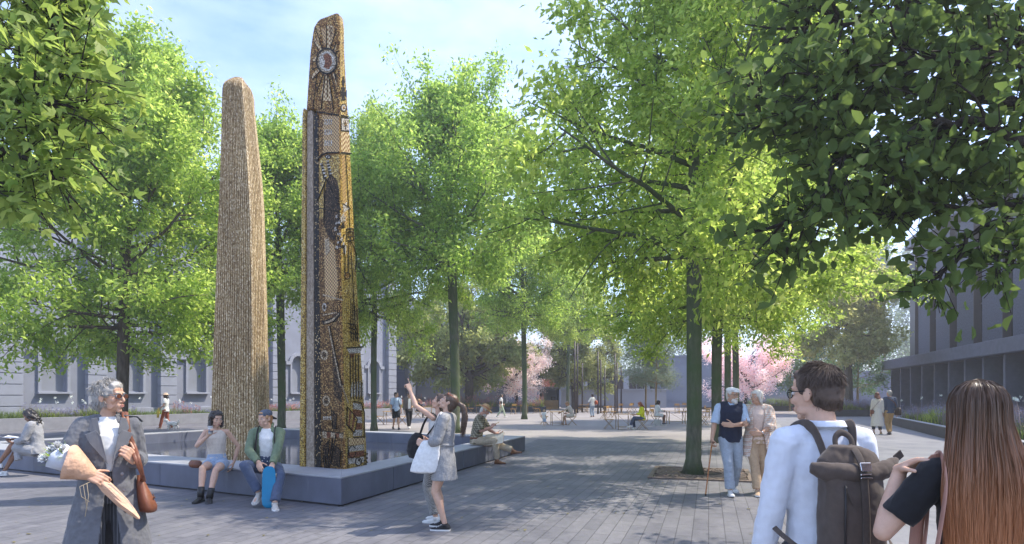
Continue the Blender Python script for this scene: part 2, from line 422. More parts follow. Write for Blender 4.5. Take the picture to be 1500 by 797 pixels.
def glaz(t, w_, h):
    n = max(2, int(w_ / 2.4))
    for i in range(n):
        wx = -w_ / 2 + w_ * (i + .5) / n
        mb = MB(); mb.box((wx, -.03, h * .62), (w_ / n * .72, .12, h * .5)); wo = mb.build('window', M_GLASSD, t)
        mb = MB(); mb.box((wx, -.1, h * .62), (.1, .06, h * .5)); mb.build('frame', M_WALLL, wo)
block('office_building', 'grey building with dark window bays and an orange fascia above the kiosk', 742, 832, 545, 82, 10, M_WALLB, zt=7.5, extra=glaz)
sg = MB(); sg.box((AX(804, 82), 81.8, AZ(561, 82)), (1.9, .25, 1.0)); o = sg.build('fascia_board', mat('orange_brown_board', (.42, .13, .06), .6)); tag(o, 'orange brown fascia board above the grey kiosk', 'board')
block('garden_wall', 'long low light grey wall behind the pole cluster', 822, 976, 572, 76, .4, M_WALLL, cat='wall')
block('pavilion', 'white and blue grey low pavilion behind the long low wall', 826, 978, 543, 84, 8, M_WHITE, extra=glaz)
block('rendered_building', 'tall plain blue grey building behind the pink blossom by the near trunk', 975, 1170, 523, 78, 12, M_WALLB, extra=bands)
block('rendered_building', 'dark slate building seen under the dark green trees', 1150, 1330, 545, 84, 10, M_WALLD, extra=bands)
# kiosk
Yk = 70; kx = AX(805, Yk)
kk = thing('coffee_kiosk', 'small open fronted grey kiosk with a timber counter and machines', 'kiosk', (kx, Yk, 0))
for nm_, c, s, m in (('side_wall', (-1.05, .9, 1.15), (.1, 1.9, 2.3), M_DARKM), ('side_wall', (1.05, .9, 1.15), (.1, 1.9, 2.3), M_DARKM), ('rear_wall', (0, 1.8, 1.15), (2.0, .08, 2.3), M_WALLL),
                     ('roof', (0, .8, 2.37), (2.4, 2.4, .16), M_CONC), ('counter', (0, .1, .5), (1.98, .5, 1.0), mat('pale_timber', (.42, .28, .15), .6)), ('coffee_machine', (.45, .1, 1.2), (.5, .35, .4), M_DARKM), ('menu_board', (-.55, 1.7, 1.6), (.6, .06, .8), M_WHITE)):
    mb = MB(); mb.box(c, s); mb.build(nm_, m, kk, bevel=.015)
# ------------------------------------------------------------------ poles
pole_px = [(842, 500), (846, 503), (853, 532), (876, 515), (880, 527), (886, 540), (901, 518), (904, 531), (910, 537)]
pole0 = None
PL = ['tallest slim brown pole beside another just as thin', 'tall slim brown pole just inside the tallest one', 'shorter lone brown pole standing between two pole groups', 'tallest pole of the middle group of three', 'medium pole of the middle group of three', 'shortest pole of the middle group of three', 'tallest pole of the last group beside the young trees', 'medium pole of the last group beside the young trees', 'shortest pole of the last group beside the young trees']
for i, (px, py) in enumerate(pole_px):
    Y = 52 + (i % 3) * 2.5; h = AZ(py, Y)
    t = thing('steel_pole', PL[i], 'pole', (AX(px, Y), Y, 0), group='slim brown poles in the middle of the square')
    mb = MB(); mb.tube([(0, 0, 0), (0, 0, h)], [.075, .06], 10); mb.build('shaft', M_BROWNP, t, True)
    mb = MB(); mb.lathe([(.13, 0), (.13, .03), (.09, .05)]); mb.build('base_plate', M_DARKM, t)
# ------------------------------------------------------------------ benches
for i, (px, py, ln, lb) in enumerate(((774, 599, 3.0, 'long dark stone bench before the kiosk side planting'), (868, 600, 3.4, 'long dark stone bench under the brown poles'), (1036, 603, 2.6, 'long dark stone bench just past the near tree trunk'))):
    g = G(px, py); t = thing('stone_bench', lb, 'bench', g, group='long dark benches')
    mb = MB(); mb.box((0, 0, .33), (ln, .7, .24)); mb.build('seat', M_BLACKC, t, bevel=.02)
    for s in (-1, 1): mb = MB(); mb.box((s * (ln / 2 - .4), 0, .105), (.3, .5, .21)); mb.build('support', M_CONC, t)

# ------------------------------------------------------------------ planting beds
def leafmat(name, c1, c2, trans=.35, rough=.5, mid=None):
    if name in MATS: return MATS[name]
    m, nt, b = newmat(name)
    g = nt.nodes.new('ShaderNodeNewGeometry')
    col = ramp(nt, g.outputs['Random Per Island'], [(0, c1), (1, c2)] if mid is None else [(0, c1), (.5, mid), (1, c2)])
    oi = nt.nodes.new('ShaderNodeObjectInfo'); col = mixc(nt, 1.0, col, ramp(nt, oi.outputs['Random'], [(0, (.86, .96, .95)), (.5, (.95, 1.0, 1.0)), (1, (1.04, 1.03, 1.1))]), 'MULTIPLY')
    nt.links.new(col, b.inputs['Base Color']); b.inputs['Roughness'].default_value = rough; b.inputs['Specular IOR Level'].default_value = .3
    tr = nt.nodes.new('ShaderNodeBsdfTranslucent')
    hs = nt.nodes.new('ShaderNodeHueSaturation'); hs.inputs['Value'].default_value = 2.1; hs.inputs['Saturation'].default_value = 1.0; hs.inputs['Hue'].default_value = .495
    nt.links.new(col, hs.inputs['Color']); nt.links.new(hs.outputs[0], tr.inputs['Color'])
    mx = nt.nodes.new('ShaderNodeMixShader'); mx.inputs[0].default_value = trans
    nt.links.new(b.outputs[0], mx.inputs[1]); nt.links.new(tr.outputs[0], mx.inputs[2])
    nt.links.new(mx.outputs[0], nt.nodes['Material Output'].inputs[0]); MATS[name] = m; return m
L_GRASS = leafmat('meadow_green', (.06, .105, .025), (.17, .22, .055))
L_DRY = leafmat('seedhead_mauve', (.16, .12, .13), (.30, .24, .24))
L_LAV = leafmat('lavender_petal', (.16, .15, .27), (.33, .31, .46))
L_PINK = leafmat('salmon_plume', (.36, .15, .12), (.55, .28, .23))
L_WHT = leafmat('white_petal', (.7, .7, .62), (.85, .85, .8))
L_YEL = leafmat('yellow_green_tuft', (.22, .30, .03), (.38, .45, .07))
def blades(rs, pts, h, w, lean, seg=3):
    """curved tapering blades; returns verts, quads"""
    n = len(pts); az = rs.uniform(0, 2 * np.pi, n); hh = np.asarray(h) * rs.uniform(.55, 1.15, n); ln = lean * rs.uniform(.2, 1, n) * hh
    side = np.stack([-np.sin(az), np.cos(az), np.zeros(n)], 1)
    dirv = np.stack([np.cos(az), np.sin(az), np.zeros(n)], 1)
    vs = []
    for k in range(seg + 1):
        t = k / seg
        c = pts + dirv * (ln * t ** 2)[:, None]; c = c.copy(); c[:, 2] += hh * t * (1 - .15 * t)
        wd_ = w * (1 - t) ** .7 + .001
        vs += [c - side * wd_ / 2, c + side * wd_ / 2]
    v = np.stack(vs, 1)                                     # n, 2(seg+1), 3
    base = (np.arange(n) * 2 * (seg + 1))[:, None, None]
    q = np.array([[2 * k, 2 * k + 1, 2 * k + 3, 2 * k + 2] for k in range(seg)])[None]
    return v.reshape(-1, 3), (base + q).reshape(-1, 4)
def flecks(rs, pts, size):
    """small randomly turned diamonds"""
    n = len(pts); a = rs.normal(size=(n, 3)); a /= np.linalg.norm(a, axis=1)[:, None]
    b_ = rs.normal(size=(n, 3)); b_ -= a * (a * b_).sum(1)[:, None]; b_ /= np.linalg.norm(b_, axis=1)[:, None]
    s = (size * rs.uniform(.6, 1.3, n))[:, None]
    v = np.stack([pts - a * s, pts - b_ * s * .55, pts + a * s, pts + b_ * s * .55], 1)
    return v.reshape(-1, 3), (np.arange(n)[:, None] * 4 + np.arange(4)[None])
def bed(seed, a, b, depth, z, n, h, lab, mix):
    """a strip of mixed perennials from a to b, spreading back by depth"""
    rs = np.random.RandomState(seed); a = np.array(a[:3]); b = np.array(b[:3]); d = b - a; L = np.linalg.norm(d); d = d / L; nn = np.array([-d[1], d[0], 0]) * depth
    ph = rs.uniform(0, 6.3, 12)
    def fld(t, s_, i, fr=1.0): return (np.sin(t * L * .9 * fr + ph[i]) + np.sin(t * L * 2.3 * fr + s_ * 3 + ph[i + 1]) + np.sin(t * L * .37 * fr + s_ * 5 + ph[i + 2])) / 3
    def scatter(k, i=0, thr=-9, fr=1.0):
        t = rs.uniform(0, 1, k * 4); s_ = rs.uniform(.03, .97, k * 4); keep = fld(t, s_, i, fr) > thr; t, s_ = t[keep][:k], s_[keep][:k]
        p = a[None] + d[None] * (t * L)[:, None] + nn[None] * s_[:, None]; p[:, 2] = z; return p, h * (.75 + .45 * fld(t, s_, 9, 1.6))
    def blade_set(name, k, i, thr, hm, w_, ln, m_, txt):
        p, hh = scatter(k, i, thr); v, f = blades(rs, p, hh * hm, w_, ln); tag(np_mesh(name, v, f, m_), txt + lab, 'grass', kind='stuff')
    def fleck_set(name, k, i, thr, rep, sx, z0, z1, size, m_, txt, fr=1.0):
        p, hh = scatter(k, i, thr, fr); q = np.repeat(p, rep, 0); hh = np.repeat(hh * rs.uniform(.8, 1.15, len(hh)), rep); q[:, :2] += rs.normal(0, sx, (len(q), 2)); q[:, 2] += hh * rs.uniform(z0, z1, len(q))
        v, f = flecks(rs, q, size); tag(np_mesh(name, v, f, m_), txt + lab, 'flowers', kind='stuff')
    blade_set('ornamental_grass', n, 0, -9, .8, .024, .8, L_GRASS, 'green grassy foliage filling the ')
    blade_set('tuft_grass', n // 3, 2, .18, 1.0, .03, .9, L_YEL, 'bright yellow green tufts in the ')
    if 'dry' in mix: blade_set('seedhead_grass', n // 3, 4, .0, 1.45, .017, .5, L_DRY, 'mauve seed heads rising from the ')
    if 'lav' in mix: fleck_set('lavender_foliage', n // 11, 6, .1, 11, .035, .55, 1.15, .026, L_LAV, 'lavender blue flower spikes in the ')
    if 'pink' in mix: fleck_set('salmon_foliage', n // 8, 3, -.12, 15, .035, .3, 1.15, .042, L_PINK, 'salmon pink flower plumes in the ')
    if 'white' in mix:
        p, hh = scatter(max(8, int(L * 1.3)), 5, .1); q = np.repeat(p, 24, 0) + rs.normal(0, .03, (len(p) * 24, 3)); q[:, 2] += np.repeat(h * rs.uniform(1.0, 1.7, len(p)), 24)
        v, f = flecks(rs, q, .028); tag(np_mesh('white_foliage', v, f, L_WHT), 'white globe flower heads standing over the ' + lab, 'flowers', kind='stuff')
def planter(lab, a, b, depth, h, m, t_=.16):
    a, b = V(a), V(b); d = (b - a); L = d.length; d.normalize()
    t = thing('planter', lab, 'planter', a, math.atan2(d.y, d.x))
    for c, s in (((L / 2, t_ / 2, h / 2), (L, t_, h)), ((L / 2, depth - t_ / 2, h / 2), (L, t_, h)), ((t_ / 2, depth / 2, h / 2), (t_, depth - 2 * t_, h)), ((L - t_ / 2, depth / 2, h / 2), (t_, depth - 2 * t_, h))):
        mb = MB(); mb.box(c, s); mb.build('side_wall', m, t, bevel=.01)
    mb = MB(); mb.box((L / 2, depth / 2, h - .14), (L - 2 * t_, depth - 2 * t_, .1)); mb.build('soil', M_SOIL, t)
    return t
a = V((-22.3, 27.5, 0)); d = FD
planter('long grey concrete planter along the stone building', a - d * 12, a + d * 30, 2.6, .58, M_CONC)
n_ = V((-d.y, d.x, 0))
bed(1, a - d * 11.8 + V((0, 0, .5)) + n_ * .15, a + d * 8 + V((0, 0, .5)) + n_ * .15, 2.2, .5, 6500, .62, 'planter along the stone building', ('dry', 'lav', 'white'))
bed(2, a + d * 8 + V((0, 0, .5)) + n_ * .15, a + d * 29.8 + V((0, 0, .5)) + n_ * .15, 2.2, .5, 5500, .6, 'far half of the stone building planter', ('dry', 'pink', 'white', 'lav'))
# right planter comes towards the camera
a = V((20.9, 34.0, 0)); b2 = V((10.6, 10.0, 0)); d = (b2 - a).normalized()
pl = planter('dark walled planter of wild flowers along the concrete path', a, b2, 5.0, .42, M_BLACKC, .2)
mb = MB(); mb.box(((b2 - a).length / 2, .11, .434), ((b2 - a).length + .03, .25, .022)); mb.build('coping', M_POOLTOP, pl, bevel=.004)
n_ = V((-d.y, d.x, 0))
bed(3, a + d * .3 + n_ * .3 + V((0, 0, .34)), b2 - d * .3 + n_ * .3 + V((0, 0, .34)), 4.4, .34, 15000, .85, 'dark planter by the path', ('dry', 'lav', 'white'))
# rear planters
for i, (x0, x1, py, Y, lab, mix, hh) in enumerate(((520, 800, 0, 58, 'rear planter behind the cafe tables', ('pink', 'lav', 'dry'), 1.1), (1060, 1190, 0, 62, 'rear planter below the pink blossom', ('lav', 'dry'), 1.0), (1215, 1300, 0, 46, 'rear planter at the end of the path', ('lav', 'dry'), .9))):
    a, b2 = V((AX(x0, Y), Y, 0)), V((AX(x1, Y), Y, 0))
    planter('long low ' + lab, a, b2, 2.5, .5, M_BLACKC)
    bed(10 + i, a + V((.2, .2, .42)), b2 + V((-.2, .2, .42)), 2.1, .42, 3500, hh, lab, mix)
# ------------------------------------------------------------------ cycle stands
g0 = G(1216, 606)
for i in range(6):
    t = thing('cycle_stand', 'slim steel hoop in the row of cycle stands by the path end', 'cycle stand', g0 + V((.0 + i * .42, -i * .28, 0)), R(60), 'steel cycle stands in a row')
    mb = MB(); mb.tube([(-.38, 0, 0), (-.38, 0, .7), (-.3, 0, .8), (.3, 0, .8), (.38, 0, .7), (.38, 0, 0)], .025, 8); mb.build('hoop', M_DARKM, t, True)
    for s in (-1, 1): mb = MB(); mb.lathe([(.06, 0), (.06, .012)], (s * .38, 0, 0), 12); mb.build('foot_plate', M_DARKM, t)
# ------------------------------------------------------------------ tree grate
TC = G(1015, 695)
M_RUST = mat('rusty_cast_iron', (.20, .15, .115), .75, .3, 14, .3, 120)
gr = thing('tree_grate', 'square rust brown cast iron grate round the nearest trunk', 'grate', TC + V((.15, 0, .012)), -TH)
mb = MB(); S = .98
for sx, sy, lx, ly in ((0, 1, 2 * S, .09), (0, -1, 2 * S, .09), (1, 0, .09, 2 * S - .18), (-1, 0, .09, 2 * S - .18)):
    mb.box((sx * (S - .045), sy * (S - .045), .012), (lx, ly, .024))
mb.build('outer_frame', M_RUST, gr)
mb = MB()
for r in (.5, .62, .74, .86):
    n = 40
    for k in range(n):
        t0 = 2 * math.pi * (k + .12 + .3 * (r > .6)) / n; t1 = 2 * math.pi * (k + .72 + .3 * (r > .6)) / n
        P = [V((rr * math.cos(t), rr * math.sin(t), 0)) for rr, t in ((r - .045, t0), (r + .035, t0 + .05), (r + .035, t1 + .05), (r - .045, t1))]
        mb.prism(P, (0, 0, .022))
for r in (.44, .56, .68, .80, .91):
    n = 48
    for k in range(n):
        t0, t1 = 2 * math.pi * k / n, 2 * math.pi * (k + 1) / n
        mb.prism([V((rr * math.cos(t), rr * math.sin(t), .0)) for rr, t in ((r - .012, t0), (r + .012, t0), (r + .012, t1), (r - .012, t1))], (0, 0, .024))
for k in range(4):
    for q in range(5):
        t0 = math.pi / 4 + k * math.pi / 2 + (q - 2) * .09; r0, r1 = .93, min(S - .09, 9) / max(abs(math.cos(t0)), abs(math.sin(t0)))
        mb.bar((r0 * math.cos(t0), r0 * math.sin(t0), .012), (r1 * math.cos(t0), r1 * math.sin(t0), .012), .03, .022)
mb.build('slotted_plate', M_RUST, gr)
mb = MB(); mb.lathe([(.01, .002), (.43, .002), (.43, .006), (.01, .006)], n=40); mb.build('pit_bed', M_SOIL, gr)
mb = MB(); mb.box((0, 0, -.003), (2 * S - .02, 2 * S - .02, .006)); mb.build('dark_tray', M_DARKM, gr)

# a few fallen leaves
rs = np.random.RandomState(77); n = 260
pp = np.stack([rs.uniform(-9, 6, n), rs.uniform(5, 20, n), np.full(n, .016)], 1); v, f = flecks(rs, pp, .035); v = v.copy(); v[:, 2] = .012 + np.abs(v[:, 2] - .016) * .35
tag(np_mesh('fallen_leaves', v, f, leafmat('dry_fallen_leaf', (.16, .13, .04), (.34, .28, .10))), 'small dry fallen leaves scattered over the dark paving', 'leaves', kind='stuff')
# ------------------------------------------------------------------ pillars
def mosaic(name, stops, scale=55, rough=.55, metal=0, spec=.22):
    """little stone and glass chips, each its own colour"""
    if name in MATS: return MATS[name]
    m, nt, b = newmat(name); vec = coords(nt)
    vo = nt.nodes.new('ShaderNodeTexVoronoi'); vo.inputs['Scale'].default_value = scale; vo.inputs['Randomness'].default_value = .75; nt.links.new(vec, vo.inputs['Vector'])
    sp = nt.nodes.new('ShaderNodeSeparateColor'); nt.links.new(vo.outputs['Color'], sp.inputs[0])
    c = ramp(nt, sp.outputs[0], stops, 'CONSTANT')
    gap = ramp(nt, vo.outputs['Distance'], [(.42, (1, 1, 1)), (.62, (.25, .22, .2))])
    nt.links.new(mixc(nt, 1.0, c, gap, 'MULTIPLY'), b.inputs['Base Color'])
    b.inputs['Roughness'].default_value = rough; b.inputs['Metallic'].default_value = metal; b.inputs['Specular IOR Level'].default_value = spec
    nt.links.new(bump(nt, vo.outputs['Distance'], .5, -.006), b.inputs['Normal']); MATS[name] = m; return m
K_ = (.02, .018, .018)
MO_BROWN = mosaic('brown_mosaic', [(0, (.17, .075, .022)), (.3, (.34, .175, .05)), (.6, (.50, .29, .085)), (.8, (.64, .44, .16)), (.93, K_)])
MO_GOLD = mosaic('gold_mosaic', [(0, (.34, .20, .04)), (.25, (.58, .39, .09)), (.6, (.70, .50, .14)), (.85, (.78, .64, .30)), (.95, (.2, .12, .05))], rough=.3)
MO_DARK = mosaic('dark_mosaic', [(0, (.024, .016, .010)), (.4, (.07, .042, .02)), (.7, (.14, .085, .04)), (.9, (.27, .17, .08))])
MO_BLACK = mosaic('black_mosaic', [(0, (.012, .010, .008)), (.7, (.035, .026, .02)), (.9, (.13, .09, .05))])
MO_WHITE = mosaic('white_mosaic', [(0, (.5, .46, .38)), (.4, (.66, .62, .54)), (.8, (.76, .73, .66)), (.95, (.3, .24, .17))])
MO_GREY = mosaic('grey_mosaic', [(0, (.34, .26, .16)), (.4, (.52, .42, .28)), (.8, (.68, .57, .40))])
MO_RED = mosaic('rust_mosaic', [(0, (.20, .07, .03)), (.4, (.30, .12, .06)), (.8, (.38, .20, .10))])
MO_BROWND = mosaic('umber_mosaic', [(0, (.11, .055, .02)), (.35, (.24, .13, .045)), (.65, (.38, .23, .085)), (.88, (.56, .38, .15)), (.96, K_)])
MO_CHK = None
def check_mos(name, a, b_, sc):
    m, nt, b = newmat(name); vec = coords(nt, (1, 1, 1), rot=(0, 0, .48))
    ck = nt.nodes.new('ShaderNodeTexChecker'); ck.inputs['Scale'].default_value = sc; nt.links.new(vec, ck.inputs[0])
    ck.inputs[1].default_value = c4(a); ck.inputs[2].default_value = c4(b_)
    nt.links.new(mixc(nt, 1.0, ck.outputs[0], ramp(nt, noise_t(nt, vec, 60, 3), [(.3, (.7, .7, .7)), (.7, (1.2, 1.2, 1.2))]), 'MULTIPLY'), b.inputs['Base Color'])
    b.inputs['Roughness'].default_value = .4; MATS[name] = m; return m
MO_CHK = check_mos('checked_mosaic', (.66, .52, .28), (.24, .11, .03), 26)
MO_CHK2 = check_mos('dotted_mosaic', (.58, .38, .14), (.17, .085, .03), 34)
def ribbed_mat(name, stops, dens=(1, 1, .55)):
    m, nt, b = newmat(name); vec = coords(nt, dens)
    vo = nt.nodes.new('ShaderNodeTexVoronoi'); vo.inputs['Scale'].default_value = 62; nt.links.new(vec, vo.inputs['Vector'])
    sp = nt.nodes.new('ShaderNodeSeparateColor'); nt.links.new(vo.outputs['Color'], sp.inputs[0])
    c = ramp(nt, sp.outputs[0], stops)
    big = ramp(nt, noise_t(nt, coords(nt, (1, 1, .25)), 2.2, 5), [(.3, (.75, .72, .7)), (.7, (1.15, 1.15, 1.15))])
    nt.links.new(mixc(nt, 1.0, c, big, 'MULTIPLY'), b.inputs['Base Color']); b.inputs['Roughness'].default_value = .7
    hh = mth(nt, 'ADD', vo.outputs['Distance'], mth(nt, 'MULTIPLY', noise_t(nt, vec, 70, 3), .6))
    nt.links.new(bump(nt, hh, .6, .010), b.inputs['Normal']); MATS[name] = m; return m
M_PEBBLE = ribbed_mat('pebble_dashed_concrete', [(0, (.27, .18, .085)), (.35, (.43, .31, .16)), (.7, (.58, .44, .245)), (.93, (.82, .70, .48))])
M_CONCR = ribbed_mat('coarse_grey_concrete', [(0, (.20, .155, .11)), (.5, (.31, .25, .185)), (.95, (.43, .36, .28))])
E1 = (PD - PA).normalized(); E2 = (PB - PA).normalized()
YP = 9.95
def lerp(t, pts):
    for (a, va), (b_, vb) in zip(pts, pts[1:]):
        if t <= b_: return va + (vb - va) * max(0, min(1, (t - a) / (b_ - a)))
    return pts[-1][1]
def along(K, e, px):
    a = (px - CX) / F; return (a * K.y - K.x) / (e.x - a * e.y)
def KP(z):
    px = lerp(z, [(0, 506), (3.6, 498.5), (8, 496)]); return V((AX(px, YP), YP, z))
ZB, ZT = .1, AZ(17, YP)
# silhouettes as columns of the photo at each height (left side of the drawn face, right edge)
ZF = AZ(146, YP)
FL = [(0, 463), (ZF - .05, 461.5), (ZF + .02, 446.5), (AZ(60, YP), 452), (AZ(24, YP), 457), (ZT, 463)]
FR = [(0, 541.5), (AZ(600, YP), 536), (AZ(480, YP), 528.5), (AZ(340, YP), 521.5), (AZ(200, YP), 514.5), (AZ(100, YP), 508.5), (AZ(26, YP), 504.5), (ZT, 500.5)]
mp_ = thing('mosaic_pillar', 'tall tapering pillar covered in gold and brown mosaic pictures', 'pillar', KP(ZB))
O = KP(ZB)
mb = MB(); rg = []
zl = [ZB + (ZF - .05 - ZB) * i / 22 for i in range(23)] + [ZF + .02 + (ZT - .22 - ZF) * i / 8 for i in range(9)] + [ZT - .1, ZT - .03, ZT]
for z in zl:
    K = KP(z); wf = along(K, E1, lerp(z, FL)); wr = max(.2, along(K, E2, lerp(z, FR)))
    s = .0 if z < ZT - .15 else (.02 if z < ZT - .05 else (.05 if z < ZT - .01 else .1))
    c = .035
    ring = [K + E1 * c, K + E2 * c * .8, K + E2 * (wr - .05), K + E2 * wr + E1 * .05, K + E2 * wr + E1 * (wf - .05), K + E2 * (wr - .05) + E1 * wf, K + E2 * .05 + E1 * wf, K + E1 * (wf - .05)]
    cen = sum(ring, V((0, 0, 0))) / 8
    rg.append([p + (cen - p) * s * 1.6 - O for p in ring])
mb.mi = 0; mb.rings(rg)
# gold on the right-hand side faces, brown elsewhere
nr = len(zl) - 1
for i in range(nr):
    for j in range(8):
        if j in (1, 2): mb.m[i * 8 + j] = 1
        if j in (7, 6) and zl[i] < AZ(300, YP): mb.m[i * 8 + j] = 2  # umber low on the front: brown chips, with shade partly put into the colour
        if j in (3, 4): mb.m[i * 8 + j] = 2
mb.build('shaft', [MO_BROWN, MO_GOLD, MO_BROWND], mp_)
# fin: concrete slab with a gold leading edge, lower than the shaft
def fin(name, p0, p1, proud, mats_, z1, depth):
    b_ = MB(); r_ = []
    for z in (ZB, z1 - .12, z1 - .04, z1):
        K = KP(z); q = 0 if z < z1 - .1 else (.01 if z < z1 - .02 else .03)
        w0, w1 = along(K, E1, lerp(z, p0)) + q, along(K, E1, lerp(z, p1)) - q
        r_.append([K + E1 * w0 - E2 * proud - O, K + E1 * w1 - E2 * proud - O, K + E1 * w1 + E2 * depth - O, K + E1 * w0 + E2 * depth - O])
    b_.rings(r_); return b_.build(name, mats_, mp_, bevel=.008)
fin('gold_edge', [(0, 448.5), (7, 450.5)], [(0, 441), (7, 446)], .05, MO_GOLD, ZF, .12)
fin('concrete_fin', [(0, 461.5), (7, 459)], [(0, 449), (7, 450.8)], .02, M_CONCR, ZF - .05, .5)
fin('dark_strip', [(0, 471.5), (7, 466)], [(0, 462.5), (7, 460)], .012, mosaic('black_white_mosaic', [(0, K_), (.6, (.03, .028, .027)), (.84, (.40, .28, .13)), (.95, (.6, .48, .28))], 48), ZF - .12, .2)
# pictures
def onface(px, py, right=False, out=.004):
    Y = YP
    for _ in range(4):
        z = AZ(py, Y); K = KP(z); e = E2 if right else E1; w_ = along(K, e, px); Y = K.y + e.y * w_
    p = K + e * w_; nrm = (V((E1.y, -E1.x, 0)) if not right else V((E2.y, -E2.x, 0)))
    if not right and nrm.dot(V((0, -1, 0))) < 0: nrm = -nrm
    if right and nrm.dot(V((1, 0, 0))) < 0: nrm = -nrm
    return p + nrm * out - O, nrm
def side_of(px, py):
    z = AZ(py, YP); return px > lerp(z, [(0, 506), (3.6, 498.5), (8, 496)])
art = {}
def amb(m): return art.setdefault(m.name, (MB(), m))[0]
def poly(m, pts, lvl=0, right=None):
    cx = sum(p[0] for p in pts) / len(pts); cy = sum(p[1] for p in pts) / len(pts)
    r = side_of(cx, cy) if right is None else right
    P = []; 
    for x, y in pts:
        p, n = onface(x, y, r, .002 + .003 * lvl); P.append(p)
    amb(m).prism([p - n * .004 for p in P], n * .006)
def line(pts, w=.9, m=None, lvl=3):
    for (x0, y0), (x1, y1) in zip(pts, pts[1:]):
        r = side_of((x0 + x1) / 2, (y0 + y1) / 2)
        a, n = onface(x0, y0, r, .004 + .003 * lvl); b_, n = onface(x1, y1, r, .004 + .003 * lvl)
        if (a - b_).length > .005: amb(m or MO_BLACK).bar(a, b_, w * .011, .008, n)
def circ(cx, cy, rx, ry, n=20): return [(cx + rx * math.cos(2 * math.pi * k / n), cy + ry * math.sin(2 * math.pi * k / n)) for k in range(n)]
ar = random.Random(5)
# sun with rays
for k in range(16):
    t = 2 * math.pi * k / 16 + .1; c, s = math.cos(t), math.sin(t)
    L = min(30, 13 / max(.05, abs(c)), 55 / max(.05, abs(s)))
    cx = 479.5
    pts = [(cx + 13 * math.cos(t - .15), 90 + 17 * math.sin(t - .15)), (cx + 13 * math.cos(t + .15), 90 + 17 * math.sin(t + .15)), (cx + (13 + L) * math.cos(t + .11), 90 + (17 + L * 1.2) * math.sin(t + .11)), (cx + (13 + L) * math.cos(t - .11), 90 + (17 + L * 1.2) * math.sin(t - .11))]
    pts = [(max(460.5 - max(0, y - 70) * .09, min(493, x)), max(33, min(156, y))) for x, y in pts]
    if k % 2 == 0: poly(MO_CHK, pts, 0, False)
    line([pts[0], pts[3]], .9)
poly(MO_GREY, circ(479.5, 90, 15.5, 19), 1, False); line(circ(479.5, 90, 15, 18.5) + [circ(479.5, 90, 15, 18.5)[0]], 2.2)
poly(MO_WHITE, circ(479.5, 90, 11.5, 14.5), 2, False); poly(MO_RED, [(474, 82), (480, 78), (486, 83), (487, 93), (482, 102), (475, 99), (477, 91)], 3, False)
poly(MO_CHK, [(477, 111), (482, 111), (487, 148), (473, 148)], 1, False); line([(477, 111), (471, 160)], 1.3); line([(482, 111), (489, 160)], 1.3); line([(465, 111), (459, 158)], 1); line([(491, 108), (495, 118)], 1)
for x0, x1, y0 in ((463, 469, 40), (471, 480, 42), (482, 490, 40)): poly(MO_CHK2, [(x0, y0), (x1, y0), ((x0 + x1) / 2 + 2, y0 + 24), ((x0 + x1) / 2 - 1, y0 + 24)], 0, False)
# right strip: spindle, cross, ring
def rp(m, pts, lvl=1): poly(m, pts, lvl, True)
for cx, cy, r in ((502.5, 120, 2.6),): rp(MO_BLACK, [(cx, cy - 9), (cx + r, cy), (cx, cy + 9), (cx - r, cy)])
rp(MO_BLACK, [(499, 128), (506, 128), (504, 136), (507.5, 132), (507.5, 143), (504, 139), (506, 147), (499, 147), (501.5, 139), (498.5, 143), (498.5, 132), (501.5, 136)])
rp(MO_BLACK, circ(503, 158, 4.6, 6)); rp(MO_WHITE, circ(503, 158, 3.2, 4.4), 2); rp(MO_BROWN, circ(503, 158, 1.6, 2.2), 3)
line([(464, 164), (497, 169)], 1.6); line([(498.5, 169), (511.5, 172)], 1.6)
# white picture panel with a flower, checks below
rp(MO_BLACK, [(499, 172), (511, 173), (511.5, 193), (499, 192)], 1); rp(MO_WHITE, [(500, 173.5), (510, 174.5), (510.5, 191.5), (500, 190.5)], 2)
line([(505, 177), (505.3, 190)], .9, MO_BROWND, 5)
for dx, dy in ((-2.5, -1), (2.5, 0), (-2, 4), (2.2, 4), (0, -2)): line([(505, 181), (505 + dx, 181 + dy)], 1.0, MO_BROWND, 5)
rp(MO_CHK, [(499, 193), (511.5, 194), (513, 224), (499.5, 223)], 0)
poly(MO_CHK2, [(472, 168), (497, 171), (497.5, 222), (474, 226)], 0, False)
for y in (175, 190, 206):
    for k in range(4): poly(MO_WHITE, [(476 + k * 3, y), (477.8 + k * 3, y), (477.2 + k * 3, y + 8), (475.6 + k * 3, y + 8)], 1, False)
    poly(MO_BROWND, [(467, y - 1), (474, y + 1), (473, y + 11), (467, y + 9)], 1, False)
line([(466, 235), (471, 228), (480, 224), (497, 224)], 1.8); line([(499, 223.5), (514, 225)], 1.6)
poly(MO_GOLD, [(468, 236), (474, 229), (497, 226), (499, 320), (468, 320)], 0, False)
rp(MO_CHK2, [(500.5, 226), (505, 226), (508, 330), (502, 330)], 0); line([(505.5, 226), (511.5, 330), (519, 470)], 1.1)
